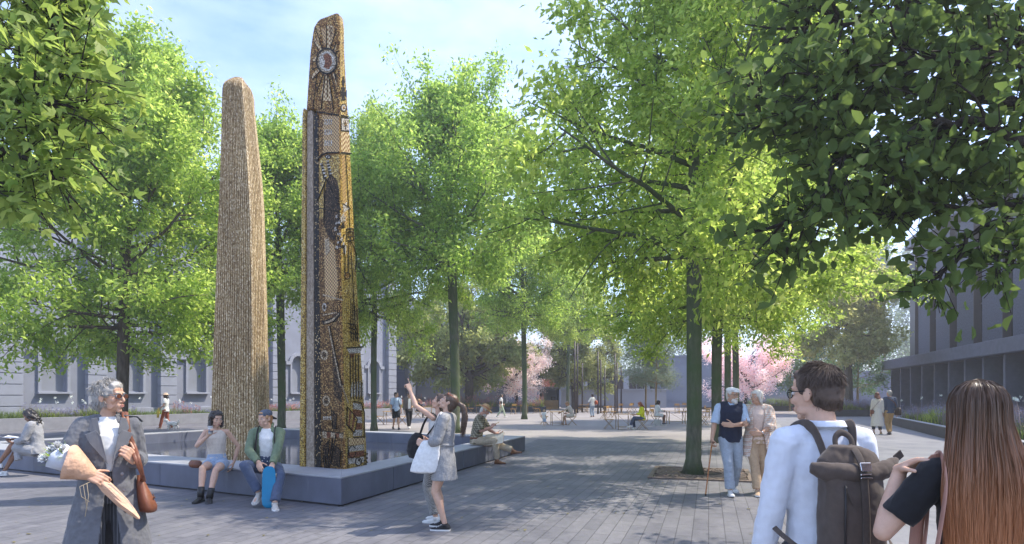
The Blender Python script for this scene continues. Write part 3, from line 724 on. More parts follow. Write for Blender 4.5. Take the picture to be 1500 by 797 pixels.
# striped bird shapes and the dark cloaked figure
for x0, y0, x1, y1 in ((470, 240, 477, 262), (479, 236, 485, 258)):
    poly(MO_BLACK, [(x0, y0), (x0 + 3, y0 - 2), (x1 + 1, y1), (x1 - 3, y1 + 2)], 1, False)
    for k in range(5):
        t = k / 5; x, y = x0 + (x1 - x0) * t, y0 + (y1 - y0) * t; poly(MO_WHITE, [(x - .6, y), (x + 3, y - .8), (x + 3.4, y + 1.2), (x - .2, y + 2)], 2, False)
poly(MO_BLACK, circ(481, 230, 4.5, 3.2), 1, False); poly(MO_WHITE, circ(481, 230, 3, 1.9), 2, False); poly(MO_BLACK, circ(481, 230, 1.2, 1.2), 3, False)
cl = [(479, 262), (486, 257), (493, 262), (497, 276), (498.5, 305), (496, 330), (491, 352), (484, 350), (478, 340), (474, 320), (476, 285)]
poly(MO_DARK, cl, 1, False)
poly(mosaic('slate_mosaic', [(0, (.035, .024, .014)), (.5, (.08, .05, .028)), (.85, (.20, .13, .07))]), [(482, 272), (490, 268), (496, 285), (496, 300), (483, 304)], 2, False)
line([(479, 262), (470, 284), (465, 294)], 1.6); line([(480, 266), (492, 290), (500, 308)], 1.8); line([(466, 305), (498, 310)], 1.2); line([(476, 268), (475, 330)], 1.2)
rp(MO_WHITE, [(502, 300), (508, 296), (506, 304), (512, 305), (506, 309), (503, 312)], 2); line([(501, 298), (513, 306)], 1)
poly(MO_BROWND, [(473, 352), (492, 352), (498, 400), (494, 462), (473, 462)], 0, False); poly(MO_CHK2, [(475, 345), (490, 360), (496, 420), (490, 440), (477, 440)], 1, False)
poly(MO_GREY, [(476, 352), (482, 348), (484, 368), (478, 375)], 2, False)
# white tangle and little figure by the corner
for _ in range(34):
    x, y = ar.uniform(491, 503), ar.uniform(312, 362); rr = side_of(x, y); poly(ar.choice((MO_WHITE, MO_BLACK, MO_WHITE)), [(x, y), (x + ar.uniform(1, 3), y - 1), (x + ar.uniform(1, 3), y + ar.uniform(2, 5)), (x - 1, y + 3)], 3, rr)
for b0 in ((507, 335, 517, 352), (509, 339, 515, 347)): line([(b0[0], b0[1]), (b0[2], b0[1]), (b0[2], b0[3]), (b0[0], b0[3]), (b0[0], b0[1])], 1.2)
for pts in (([(512, 353), (518, 362), (522, 378), (519, 398)]), ([(510, 353), (509, 400)]), ([(503, 362), (505, 380), (504, 400)]), circ(508, 404, 4, 5, 12) + [(512, 404)]): line(pts, 1.2)
rp(MO_BROWN, circ(508, 404, 3.4, 4.4, 12)); rp(MO_WHITE, [(503, 358), (507, 360), (506, 372), (503, 370)])
# lower left: tools and wheels on dark grounds, shade partly put into their colour
for pts in ([(474, 432), (492, 437), (503, 440)], [(474, 462), (494, 458)], [(476, 474), (488, 470), (497, 460)]): line(pts, 1.8, MO_GREY)
poly(MO_BLACK, [(472, 470), (488, 466), (498, 456), (499, 462), (490, 472), (474, 476)], 2, False); poly(MO_GREY, [(475, 472), (487, 468), (493, 463), (486, 472)], 3, False)
poly(MO_WHITE, circ(475.5, 450, 3, 6, 12), 2, False); poly(MO_DARK, circ(475.5, 450, 1.6, 3.6, 12), 3, False)
line([(482, 478), (500, 565), (509, 590)], 2.2, MO_GREY); line([(484, 478), (502, 565)], .9, MO_BLACK, 4)
for cx, cy, r in ((474.5, 520, 5.5), (477, 587, 5.5)):
    poly(MO_GREY, circ(cx + 1, cy, r, r * 1.4, 16), 1, False); poly(MO_DARK, circ(cx + 1, cy, r * .55, r * .8, 16), 2, False)
poly(MO_BROWND, [(473, 480), (480, 480), (497, 560), (497, 690), (473, 688)], 0, False); poly(MO_DARK, [(486, 500), (501, 560), (501, 590), (490, 580)], 1, False)
for k in range(5): poly(MO_WHITE, [(474 + k * 2.6, 610), (475.4 + k * 2.6, 610), (475.4 + k * 2.6, 615), (474 + k * 2.6, 615)], 2, False)
for k in range(5): poly((MO_GREY, MO_RED)[k % 2], [(473 + k * 6, 632 + k * .4), (479 + k * 6, 632.5 + k * .4), (479 + k * 6, 642), (473 + k * 6, 641)], 1, False)
line([(473, 631), (504, 635)], 1.2)
for pts in ([(486, 600), (494, 610), (493, 628), (488, 628)], [(474, 655), (483, 645), (481, 665), (474, 678)], [(488, 650), (500, 660), (498, 684), (486, 680)]): poly(MO_DARK, pts, 2, False); line(pts + [pts[0]], 1.0)
for k in range(4): line([(476 + 2 * k, 690), (478 + 5 * k, 655 - 6 * k)], 1.6, MO_BLACK)
# lower right: boat, flag, towers, fishes on gold
rp(MO_WHITE, [(508, 511), (530, 509), (527, 517), (512, 518)], 1); rp(MO_BLACK, [(507, 509), (531, 507), (531, 509), (507, 511)], 2); rp(MO_RED, [(512, 515), (520, 515), (518, 524), (513, 524)], 1)
for k in range(4): line([(513 + k * 3, 440 + k * 4), (513.5 + k * 3, 500)], 1.0)
for k in range(3): line([(509 + k, 474 + 6 * k), (519, 476 + 7 * k), (524, 490 + 6 * k)], 1.3)
for k in range(4): line([(512 + k * 4, 520), (512.5 + k * 4, 562)], 1.3)
for k in range(5): rp(MO_WHITE, [(513 + k * 4, 572), (516 + k * 3.9, 560 - k), (516 + k * 4, 578), (513.5 + k * 4, 584)], 1); line([(513 + k * 4, 560), (513 + k * 4, 585)], .9)
fl = [(508, 596), (523, 614), (518, 634), (507, 622)]
for k in range(5):
    t0, t1 = k / 5, (k + 1) / 5; a, b_, c_, d_ = fl
    L = lambda p, q, t: (p[0] + (q[0] - p[0]) * t, p[1] + (q[1] - p[1]) * t)
    rp((MO_GOLD, MO_RED)[k % 2], [L(a, b_, t0), L(a, b_, t1), L(d_, c_, t1), L(d_, c_, t0)], 2)
line(fl + [fl[0]], 1.4)
for k in range(5): rp((MO_WHITE, MO_RED)[k % 2], [(517, 590 + k * 10), (528 + k * .6, 592 + k * 9.4), (530, 601 + k * 9.4), (517, 599 + k * 10)], 1)
line([(517, 588), (528, 590), (533, 604), (533, 640), (517, 641)], 1.4)
rp(MO_CHK, [(510, 642), (533, 640), (533.5, 650), (510, 653)], 1)
for k in range(3): rp((MO_WHITE, MO_RED, MO_WHITE)[k], [(510, 654 + k * 9), (532.5, 651 + k * 9), (533, 659 + k * 9), (510, 662 + k * 9)], 1)
line(circ(515, 662, 5, 9, 14), 1.2); rp(MO_WHITE, circ(524, 676, 4.5, 6, 14), 2); line(circ(524, 676, 4.5, 6, 14) + [(528.5, 676)], 1.0, lvl=4); rp(MO_BLACK, circ(525, 674, 1.4, 1.8, 8), 4)
for k in range(3): line([(532, 662 + k * 6), (538, 665 + k * 6), (532, 668 + k * 6)], 1.0)
line([(509, 640), (509, 686)], 1.2)
for nme, (b_, m_) in art.items(): b_.build('mosaic_picture', m_, mp_)

# ribbed pillar
YL = 11.9
def colx(px): return AX(px, YL)
rp_ = thing('ribbed_pillar', 'broad ribbed concrete pillar of coarse brown pebbledash standing in the pool', 'pillar', (colx(348), YL, .1))
SL = [(677, 305), (560, 309), (400, 315), (300, 319), (200, 322.5), (150, 323.5), (138, 324), (131, 324.8), (127, 326.5), (124.5, 329), (123, 333)]
SR = [(677, 392), (560, 390.5), (400, 387), (300, 384.5), (250, 381), (200, 376), (150, 371), (138, 371), (131, 370.3), (127, 369), (124.5, 367), (123, 363.5)]
SM = [(677, 372), (400, 370), (300, 367), (200, 361), (138, 356), (123, 352)]      # corner between the two ribbed faces
def col_at(tab, y):
    for (ya, xa), (yb, xb) in zip(tab, tab[1:]):
        if ya >= y >= yb: return xa + (xb - xa) * (ya - y) / (ya - yb)
    return tab[0][1] if y > tab[0][0] else tab[-1][1]
rg = []; ys = list(np.linspace(677, 140, 46)) + [135, 131, 128, 125.5, 124, 123.2]
n1, n2 = 150, 54
cs = math.cos(.35)
for y in [690] + ys:
    z = AZ(y, YL) - .1
    l, m_, r_ = (col_at(t, y) for t in (SL, SM, SR)); a, b_, c_ = AX(l + 1.5, YL - .30), AX(m_, YL - .31), AX(r_ - 1.5, YL + .12)
    x0 = colx(348); ring = []
    jit = noise_seed = 0
    top = max(0, (140 - y) / 17) ** 1.6; rb_ = .052 * (1 - .7 * top)
    for k in range(n1):
        t = k / n1; q = abs(((t * 17) % 1) - .5) * 2; d = rb_ * min(1, q / .38) + .003 * math.sin(z * 3 + k * 2.6)
        ring.append(V((a + (b_ - a) * t - x0, -.30 + .06 * (1 - t) + .05 * math.sin(3.1 * t) * -1 + .07 * top - d * 1.0, z)))
    for k in range(n2 + 1):
        t = k / n2; q = abs(((t * 7) % 1) - .5) * 2; d = rb_ * .7 * min(1, q / .38) + .003 * math.sin(z * 3 + k * 2.3)
        ring.append(V((b_ + (c_ - b_) * t - x0 + d * .5, -.30 + .42 * t - d + .1 * top * (1 - t), z)))
    dp = .62 * (.75 + .25 * (c_ - a))
    ring += [V((c_ - x0 - .02, dp - .1 * top - .25, z)), V((c_ - x0 - .12, dp - .2 - .1 * top, z)), V((a - x0 + .12, dp - .12 - .1 * top, z)), V((a - x0 + .01, dp - .2 - .1 * top, z))]
    rg.append(ring)
mb = MB(); mb.rings(rg); mb.build('shaft', M_PEBBLE, rp_)
b_ = MB(); 
# ------------------------------------------------------------------ trees
def bark(name, c1, c2, green=None):
    m, nt, b = newmat(name); vec = coords(nt, (1, 1, .25))
    base = ramp(nt, noise_t(nt, vec, 14, 5), [(.3, c1), (.7, c2)])
    if green:
        base = mixc(nt, ramp(nt, noise_t(nt, coords(nt), 1.6, 5), [(.35, (0, 0, 0)), (.6, (1, 1, 1))]), base, green)
    nt.links.new(base, b.inputs['Base Color']); b.inputs['Roughness'].default_value = .9; b.inputs['Specular IOR Level'].default_value = .15
    nt.links.new(bump(nt, noise_t(nt, vec, 26, 5), 1.0, .035), b.inputs['Normal']); MATS[name] = m; return m
BK_GREEN = bark('mossy_bark', (.075, .08, .055), (.19, .185, .14), (.09, .125, .06))
BK_GREY = bark('grey_brown_bark', (.07, .055, .045), (.16, .13, .105))
BK_OCHRE = bark('ochre_young_bark', (.22, .15, .06), (.34, .25, .12))
BK_DARK = bark('dark_bark', (.02, .017, .014), (.05, .042, .034))
L_LIME = leafmat('lime_leaf', (.15, .22, .035), (.47, .52, .125), .60, mid=(.27, .365, .068))
L_OLIVE = leafmat('olive_leaf', (.24, .26, .08), (.50, .48, .19), .45)
L_PALE = leafmat('pale_spring_leaf', (.16, .2, .05), (.34, .35, .12), .4)
L_BLOS = leafmat('pink_blossom', (.74, .58, .54), (.90, .80, .76), .4)
L_DEEP = leafmat('deep_green_leaf', (.05, .11, .03), (.13, .21, .07), .35)
L_SYC = leafmat('broad_sunlit_leaf', (.13, .205, .035), (.29, .36, .075), .5)  # brightened leaf colour, some of the sunlight put into it
L_SHADE = leafmat('broad_shaded_leaf', (.062, .098, .024), (.15, .20, .048), .40, .8)  # darkened leaf colour, shade under the canopy put into it
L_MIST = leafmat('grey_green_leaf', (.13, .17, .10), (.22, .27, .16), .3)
LEAF_S = np.array([(0, 0, 0), (-.24, .45, .07), (0, 1, -.05), (.24, .45, .07)]); FACE_S = [[0, 3, 2, 1]]
LEAF_B = np.array([(0, 0, 0), (-.29, .28, .11), (-.27, .66, .08), (0, 1, -.16), (.27, .66, .08), (.29, .28, .11)]); FACE_B = [[0, 3, 2, 1], [0, 5, 4, 3]]
def lobed():
    vs, fs = [], []
    for a, l in ((0, 1), (.85, .8), (-.85, .8)):
        c, s = math.cos(a), math.sin(a); o = len(vs)
        for x, y, z in ((0, 0, 0), (-.17, .42, .05), (0, 1, -.07), (.17, .42, .05)):
            x, y = x * l * 1.25, y * l; vs.append((x * c - y * s, x * s + y * c, z))
        fs.append([o, o + 3, o + 2, o + 1])
    return np.array(vs), fs
LEAF_M, FACE_M = lobed()
def leaves(rs, twigs, n, size, tmpl, face, spread, droop=.35, name='crown', m=None, parent=None, wts=None, updir=None):
    tw = np.array(twigs)                                     # k, 2, 3
    idx = rs.choice(len(tw), n, p=None if wts is None else wts / wts.sum()); t = rs.uniform(.0, 1.12, n)[:, None]
    p = tw[idx, 0] * (1 - t) + tw[idx, 1] * t + rs.normal(0, spread, (n, 3))
    ax = tw[idx, 1] - tw[idx, 0]; ax /= np.linalg.norm(ax, axis=1)[:, None] + 1e-9
    d = ax * .7 + rs.normal(0, .75, (n, 3)); d[:, 2] -= droop; d /= np.linalg.norm(d, axis=1)[:, None]
    nr = rs.normal(0, .85, (n, 3)); nr[:, 2] += .75; nr -= d * (nr * d).sum(1)[:, None]; nr /= np.linalg.norm(nr, axis=1)[:, None] + 1e-9
    sd_ = np.cross(d, nr); s = (size * rs.uniform(.55, 1.2, n))[:, None]
    k = len(tmpl)
    v = p[:, None] + (sd_ * s)[:, None] * tmpl[None, :, 0:1] + (d * s)[:, None] * tmpl[None, :, 1:2] + (nr * s)[:, None] * tmpl[None, :, 2:3]
    f = (np.arange(n) * k)[:, None, None] + np.array(face)[None]
    return np_mesh(name, v.reshape(-1, 3), f.reshape(-1, 4), m, parent)
def curve(p, d, L, bend, seg, rs, wob=.12):
    pts = [np.array(p, float)]; d = np.array(d, float); d /= np.linalg.norm(d)
    for k in range(seg):
        d = d + np.array(bend) / seg + rs.normal(0, wob / seg ** .5, 3); d /= np.linalg.norm(d)
        pts.append(pts[-1] + d * L / seg)
    return pts
def pt(path, t):
    x = t * (len(path) - 1); i = min(int(x), len(path) - 2); return path[i] + (path[i + 1] - path[i]) * (x - i)
def tree(name, label, cat='tree', loc=(0, 0, 0), seed=1, H=12, CR=4, TH_=3.4, TR=.17, nl=30000, size=.11, lm=None, bm=None, group=None, limbs=24, prof='oval', tmpl=None, spread=.17, fork=False, up=(4, 66), sub=9, tw_n=5, droop=.35, shoots=True):
    rs = np.random.RandomState(seed); root = thing(name, label, cat, loc, 0, group)
    mb = MB(); twigs = []; wt = []
    top = H * (.9 if not fork else .55)
    tp = curve((0, 0, 0), (0, 0, 1), top, (0, 0, .3), 10, rs, .05)
    tp = [p - np.array([tp[0][0], tp[0][1], 0]) for p in tp]
    rr = [TR * 1.5 if i == 0 else TR * max(.1, 1 - .85 * max(0, (p[2] - TH_) / (H - TH_)) ** .8) for i, p in enumerate(tp)]
    tp.insert(1, tp[0] * .72 + tp[1] * .28); rr.insert(1, TR * 1.04)
    mb.tube(tp, rr, 12)
    path = [tp[0]] + tp[2:]
    az = rs.uniform(0, 6.28)
    for i in range(limbs):
        t = ((i + .2) / limbs) ** 1.3; z = TH_ + (top - TH_) * t; az += 2.4 + rs.uniform(-.35, .35)
        if prof == 'oval': f = min(1, .72 + 1.7 * t) if t < .165 else 1 - .86 * ((t - .165) / .835) ** .92
        elif prof == 'wide': f = .55 + .45 * math.sin(math.pi * (.25 + .65 * t))
        else: f = (1 - t) ** .65 * .95 + .12
        el = R(up[0] + (up[1] - up[0]) * t + rs.uniform(-8, 8))
        if prof == 'oval' and t < .12: el = R(rs.uniform(-6, 6))
        L = CR * f * rs.uniform(.82, 1.12) / max(.55, math.cos(el) ** .6)
        base = pt(path, min(.999, z / top)); d = (math.cos(az) * math.cos(el), math.sin(az) * math.cos(el), math.sin(el))
        lp = curve(base, d, L, (0, 0, .02 if t < .15 else .24), 7, rs, .16)
        r0 = TR * .42 * (1 - .6 * t)
        if fork: r0 = TR * .62 * (1 - .3 * t)
        mb.tube(lp, [r0 * (1 - .86 * k / 7) + .004 for k in range(8)], 6)
        for j in range(sub):
            q = .10 + .90 * (j + rs.uniform(.1, .9)) / sub; b0 = pt(lp, q); dl = pt(lp, min(1, q + .05)) - pt(lp, max(0, q - .05)); dl /= np.linalg.norm(dl)
            sdv = rs.normal(0, 1, 3); sdv -= dl * sdv.dot(dl); sdv /= np.linalg.norm(sdv)
            d2 = dl * .65 + sdv * .8 + np.array([0, 0, .12]); L2 = L * .38 * (1.15 - .55 * q) * rs.uniform(.7, 1.2) + .25
            sp = curve(b0, d2, L2, (0, 0, .1), 4, rs, .25)
            mb.tube(sp, [r0 * .3 * (1 - .8 * k / 4) + .003 for k in range(5)], 4, cap=False)
            dens = rs.uniform(.15, 1.0) ** 1.3 * 1.6
            for k in range(tw_n):
                q2 = rs.uniform(.2, 1); b2 = pt(sp, q2); d3 = (sp[-1] - sp[0]) / L2 + rs.normal(0, .7, 3); d3 /= np.linalg.norm(d3)
                twigs.append((b2, b2 + d3 * rs.uniform(.25, .6) * (.5 + CR / 8))); wt.append(dens)
    if shoots:
        for i in range(14):
            t = rs.uniform(.3, 1.0); a = rs.uniform(0, 6.28); rr_ = CR * .62 * math.sqrt(rs.uniform(0, 1)) * (1.1 - t * .75)
            b0 = np.array([math.cos(a) * rr_, math.sin(a) * rr_, TH_ + (H - TH_) * (.50 + .38 * t)])
            sp = curve(b0, (math.cos(a) * .35, math.sin(a) * .35, 1), H * rs.uniform(.10, .2), (0, 0, .1), 5, rs, .25)
            mb.tube(sp, [.016 - .0024 * k for k in range(6)], 4, cap=False)
            for k in range(9):
                b2 = pt(sp, rs.uniform(.1, 1)); d3 = rs.normal(0, .6, 3) + np.array([0, 0, .35]); d3 /= np.linalg.norm(d3)
                twigs.append((b2, b2 + d3 * rs.uniform(.2, .45))); wt.append(rs.uniform(.5, .9))
    mb.build('trunk', bm or BK_GREEN, root, True, recalc=False)
    tmpl = tmpl or (LEAF_S, FACE_S)
    leaves(rs, twigs, nl, size, tmpl[0], tmpl[1], spread, droop, 'crown', lm or L_LIME, root, np.array(wt))
    return root
GT = 'lime green trees planted across the square'
tA = tree('plane_tree', 'big bright green tree standing in the square iron grate', loc=TC, seed=3, H=12.4, CR=4.5, TH_=4.45, TR=.155, nl=98000, size=.15, group=GT, limbs=40)
tB = tree('plane_tree', 'bright green tree behind the pool and the pointing women', loc=G(666, 634), seed=11, H=14.8, CR=4.8, TH_=7.1, TR=.2, nl=72000, size=.20, group=GT, limbs=38, spread=.22)
tC_ = tree('plane_tree', 'broad dark trunked tree in front of the stone building', loc=(AX(178, 21.5), 21.5, 0), seed=23, H=13.8, CR=5.4, TH_=3.8, TR=.19, nl=130000, size=.19, group=GT, limbs=44, spread=.22, bm=BK_GREY)
def tcopy(src, px, Y, sc, rz, lab): return dup(src, (AX(px, Y), Y, 0), rz, lab, sc, GT)
tcopy(tB, 412, 27, (.86, .86, .90), 1.1, 'bright green tree seen in the gap between the two pillars')
tcopy(tA, 548, 28, (.84, .84, 1.14), 2.2, 'smaller green tree just past the mosaic pillar')
tcopy(tB, 768, 41, (.82, .82, .95), .6, 'green tree between the walking woman and the child')
tcopy(tB, 832, 58, (.8, .8, 1.05), 2.9, 'distant hazy green tree by the coffee kiosk')
tcopy(tA, 1051, 21, (1.12, 1.12, .98), 2.0, 'green tree directly behind the elderly man')
tcopy(tA, 1066, 33, (1.1, 1.1, 1.32), 4.0, 'green tree with thin trunk second behind the elderly couple')
tcopy(tB, 1078, 38, (.95, .95, 1.0), 5.0, 'green tree with thinnest trunk furthest behind the elderly couple')
tree('spreading_tree', 'low spreading olive brown tree with forked trunk behind the cafe tables', loc=(AX(688, 60), 60, 0), seed=31, H=11.3, CR=6.8, TH_=3.2, TR=.42, nl=42000, size=.34, lm=L_OLIVE, bm=BK_GREY, limbs=16, prof='wide', fork=True, up=(12, 60), spread=.28, shoots=False, tmpl=(LEAF_B, FACE_B))
GP = 'pink blossom trees'
tP = tree('blossom_tree', 'pink blossom tree in front of the kiosk and office windows', loc=(AX(757, 64), 64, 0), seed=41, H=6.9, CR=4.4, TH_=1.9, TR=.16, nl=30000, size=.19, lm=L_BLOS, bm=BK_DARK, group=GP, limbs=14, prof='wide', fork=True, up=(15, 60), spread=.22, shoots=False)
dup(tP, (AX(1092, 57), 57, 0), 2.4, 'pink blossom tree behind the elderly couple', (.98, .98, .95), GP)
tree('spring_tree', 'pale yellow green tree with forked trunk behind the pole cluster', loc=(AX(842, 69), 69, 0), seed=51, H=13, CR=5.2, TH_=3.0, TR=.38, nl=42000, size=.32, lm=L_PALE, bm=BK_GREY, limbs=18, prof='wide', fork=True, up=(5, 65), spread=.28, shoots=False)
GY = 'young trees with ochre stems'
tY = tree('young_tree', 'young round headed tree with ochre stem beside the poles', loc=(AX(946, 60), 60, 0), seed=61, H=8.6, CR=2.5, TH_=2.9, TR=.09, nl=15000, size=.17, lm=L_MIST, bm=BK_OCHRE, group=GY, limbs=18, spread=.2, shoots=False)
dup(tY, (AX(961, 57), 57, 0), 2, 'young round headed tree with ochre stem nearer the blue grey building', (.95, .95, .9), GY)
tD = tree('young_tree', 'dark green young tree beside the pink blossom', loc=(AX(1157, 62), 62, 0), seed=71, H=7.6, CR=2.8, TH_=2.3, TR=.09, nl=14000, size=.2, lm=L_DEEP, bm=BK_OCHRE, group=GY, limbs=18, spread=.2, shoots=False)
dup(tD, (AX(1256, 60), 60, 0), 2.2, 'dark green young tree behind the tall bare trunk near the path end', (1.15, 1.15, 1.0), GY)
dup(tD, (AX(1208, 72), 72, 0), 4.0, 'dark green young tree farther back between two others', (1.25, 1.25, 1.1), GY)
tree('tall_tree', 'tall olive tree with long bare brown trunk near the canopied building', loc=(AX(1244, 50), 50, 0), seed=81, H=14, CR=4.9, TH_=5.6, TR=.30, nl=42000, size=.28, lm=L_OLIVE, bm=BK_GREY, limbs=20, spread=.24, up=(10, 66), shoots=False, tmpl=(LEAF_B, FACE_B))
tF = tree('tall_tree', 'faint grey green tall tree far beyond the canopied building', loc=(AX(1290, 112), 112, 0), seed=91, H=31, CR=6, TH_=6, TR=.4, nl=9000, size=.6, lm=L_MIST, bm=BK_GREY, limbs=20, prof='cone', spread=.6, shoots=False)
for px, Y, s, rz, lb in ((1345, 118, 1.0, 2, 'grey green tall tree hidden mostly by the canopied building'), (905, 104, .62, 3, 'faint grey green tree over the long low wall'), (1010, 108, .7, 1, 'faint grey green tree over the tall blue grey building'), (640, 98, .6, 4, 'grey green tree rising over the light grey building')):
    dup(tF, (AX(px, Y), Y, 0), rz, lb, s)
# near trees whose trunks stand outside the frame
def near_tree(label, base, TR, tops, limbs, seed, nl, size, lm, bm, tmpl, spread, extra, droop):
    rs = np.random.RandomState(seed); root = thing('broadleaf_tree', label, 'tree', base); B = np.array(base)
    mb = MB(); twigs = []; wt = []
    tp = curve((0, 0, 0), (0, 0, 1), tops, (0, 0, .2), 8, rs, .05); mb.tube(tp, [TR * (1.2 - .8 * i / 8) for i in range(9)], 12)
    def spread_branch(lp, r0, nsub, L2m, dens):
        mb.tube(lp, [r0 * (1 - .85 * k / (len(lp) - 1)) + .004 for k in range(len(lp))], 7)
        for j in range(nsub):
            q = .15 + .85 * (j + rs.uniform(.1, .9)) / nsub; b0 = pt(lp, q); dl = pt(lp, min(1, q + .05)) - pt(lp, max(0, q - .05)); dl /= np.linalg.norm(dl)
            sdv = rs.normal(0, 1, 3); sdv -= dl * sdv.dot(dl); sdv /= np.linalg.norm(sdv)
            L2 = L2m * rs.uniform(.5, 1.2); sp = curve(b0, dl * .8 + sdv * .7, L2, (0, 0, -.15), 4, rs, .25)
            mb.tube(sp, [r0 * .25 * (1 - .8 * k / 4) + .003 for k in range(5)], 4, cap=False)
            for k in range(4):
                b2 = pt(sp, rs.uniform(.2, 1)); d3 = (sp[-1] - sp[0]) / L2 * .8 + rs.normal(0, .55, 3); d3 /= np.linalg.norm(d3)
                e2 = b2 + d3 * rs.uniform(.18, .38); twigs.append((b2, e2)); wt.append(dens)
                mb.tube([b2, e2], [.005, .003], 4, cap=False)
    for (z0, ends, r0, ns, L2m, dens) in limbs:
        P0 = np.array([tp[-1][0] * z0 / tops, tp[-1][1] * z0 / tops, z0]); P = [P0]
        E_ = [np.array([AX(px, Y), Y, AZ(py, Y)]) - B for px, py, Y in ends]
        full = [P0]
        for e in E_:
            a = full[-1]
            for k in range(1, 5): full.append(a + (e - a) * k / 4 + rs.normal(0, .03, 3) + np.array([0, 0, .05 * math.sin(math.pi * k / 4)]))
        spread_branch(full, r0, ns, L2m, dens)
    for _ in range(extra[0]):
        a = rs.uniform(0, 6.28); el = rs.uniform(.2, 1.2); b0 = tp[rs.randint(4, 8)]
        spread_branch(curve(b0, (math.cos(a) * math.cos(el), math.sin(a) * math.cos(el), math.sin(el)), extra[1] * rs.uniform(.7, 1.1), (0, 0, -.1), 6, rs, .2), .05, 14, .8, extra[2])
    mb.build('trunk', bm, root, True, recalc=False)
    leaves(rs, twigs, nl, size, tmpl[0], tmpl[1], spread, droop, 'crown', lm, root, np.array(wt)); return root
near_tree('shaded broad leaved overhanging tree reaching in above the backpack and the library', (AX(1640, 6.4), 6.4, 0), .2, 8.5,
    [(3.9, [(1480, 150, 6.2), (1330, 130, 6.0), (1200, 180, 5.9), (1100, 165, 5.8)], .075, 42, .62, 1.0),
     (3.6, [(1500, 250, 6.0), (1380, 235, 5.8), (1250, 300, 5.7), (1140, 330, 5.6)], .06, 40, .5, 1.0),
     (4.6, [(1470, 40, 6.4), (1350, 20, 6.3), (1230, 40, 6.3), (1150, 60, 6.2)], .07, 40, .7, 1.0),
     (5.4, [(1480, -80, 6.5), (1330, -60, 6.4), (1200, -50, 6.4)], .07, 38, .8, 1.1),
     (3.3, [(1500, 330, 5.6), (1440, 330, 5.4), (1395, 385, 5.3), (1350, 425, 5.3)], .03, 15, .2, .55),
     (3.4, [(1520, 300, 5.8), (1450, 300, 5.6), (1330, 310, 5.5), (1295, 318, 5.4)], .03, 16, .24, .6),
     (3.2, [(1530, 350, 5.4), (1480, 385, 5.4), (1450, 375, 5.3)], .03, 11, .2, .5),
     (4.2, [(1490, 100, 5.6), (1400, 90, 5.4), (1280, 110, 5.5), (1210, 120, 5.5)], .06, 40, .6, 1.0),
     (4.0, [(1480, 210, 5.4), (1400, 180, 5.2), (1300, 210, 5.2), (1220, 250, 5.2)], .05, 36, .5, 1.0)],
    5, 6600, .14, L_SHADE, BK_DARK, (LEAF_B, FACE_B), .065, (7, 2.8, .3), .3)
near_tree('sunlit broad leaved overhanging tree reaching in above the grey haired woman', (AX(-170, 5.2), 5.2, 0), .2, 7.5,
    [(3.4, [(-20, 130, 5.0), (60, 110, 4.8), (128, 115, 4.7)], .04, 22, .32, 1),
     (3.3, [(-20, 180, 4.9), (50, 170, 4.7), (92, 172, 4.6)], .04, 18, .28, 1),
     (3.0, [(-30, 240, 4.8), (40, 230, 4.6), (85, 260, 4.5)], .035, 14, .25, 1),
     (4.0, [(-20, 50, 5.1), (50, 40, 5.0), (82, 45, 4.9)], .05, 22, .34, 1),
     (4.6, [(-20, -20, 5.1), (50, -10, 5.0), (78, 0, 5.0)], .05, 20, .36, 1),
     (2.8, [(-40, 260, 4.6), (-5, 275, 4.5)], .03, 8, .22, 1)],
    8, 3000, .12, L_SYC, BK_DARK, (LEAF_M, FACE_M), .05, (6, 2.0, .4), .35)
# ------------------------------------------------------------------ people
SK1 = skin('fair_skin', (.56, .335, .225)); SK2 = skin('light_skin', (.61, .385, .275)); SK3 = skin('brown_skin', (.30, .16, .10)); SK4 = skin('ruddy_skin', (.58, .32, .23))
M_EYEW = mat('eye_white', (.75, .73, .70), .25, .02, 5, 0); M_IRIS = mat('dark_iris', (.05, .035, .025), .15, .1, 5, 0)
M_LIP = mat('lip_rose', (.45, .19, .16), .45, .08, 30, 0)
def hairmat(name, c1, c2, rough=.42): return mat(name, c1, rough, .1, 9, .5, 130, .004, spec=.5, stretch=(1, 1, .12), col2=c2)
H_GREY = hairmat('silver_grey_hair', (.24, .225, .20), (.55, .52, .48)); H_BLK = hairmat('black_hair', (.012, .01, .01), (.05, .04, .038)); H_BRN = hairmat('brown_hair', (.045, .028, .018), (.12, .075, .05))
H_WHITE = hairmat('white_hair', (.58, .54, .47), (.82, .79, .72)); H_RED = hairmat('auburn_hair', (.20, .06, .03), (.36, .13, .06)); H_GINGER = hairmat('sandy_hair', (.32, .16, .07), (.5, .28, .13))
def rot(ax, a): return Matrix.Rotation(R(a), 3, ax)
def ik(a, t, l1, l2, pole):
    d = t - a; L = max(1e-4, min(d.length, (l1 + l2) * .998)); u = d.normalized()
    x = (l1 * l1 - l2 * l2 + L * L) / (2 * L); h = math.sqrt(max(0, l1 * l1 - x * x))
    p = V(pole) - u * V(pole).dot(u); p = p.normalized() if p.length > 1e-5 else basis(u)[0]
    return a + u * x + p * h, a + u * L
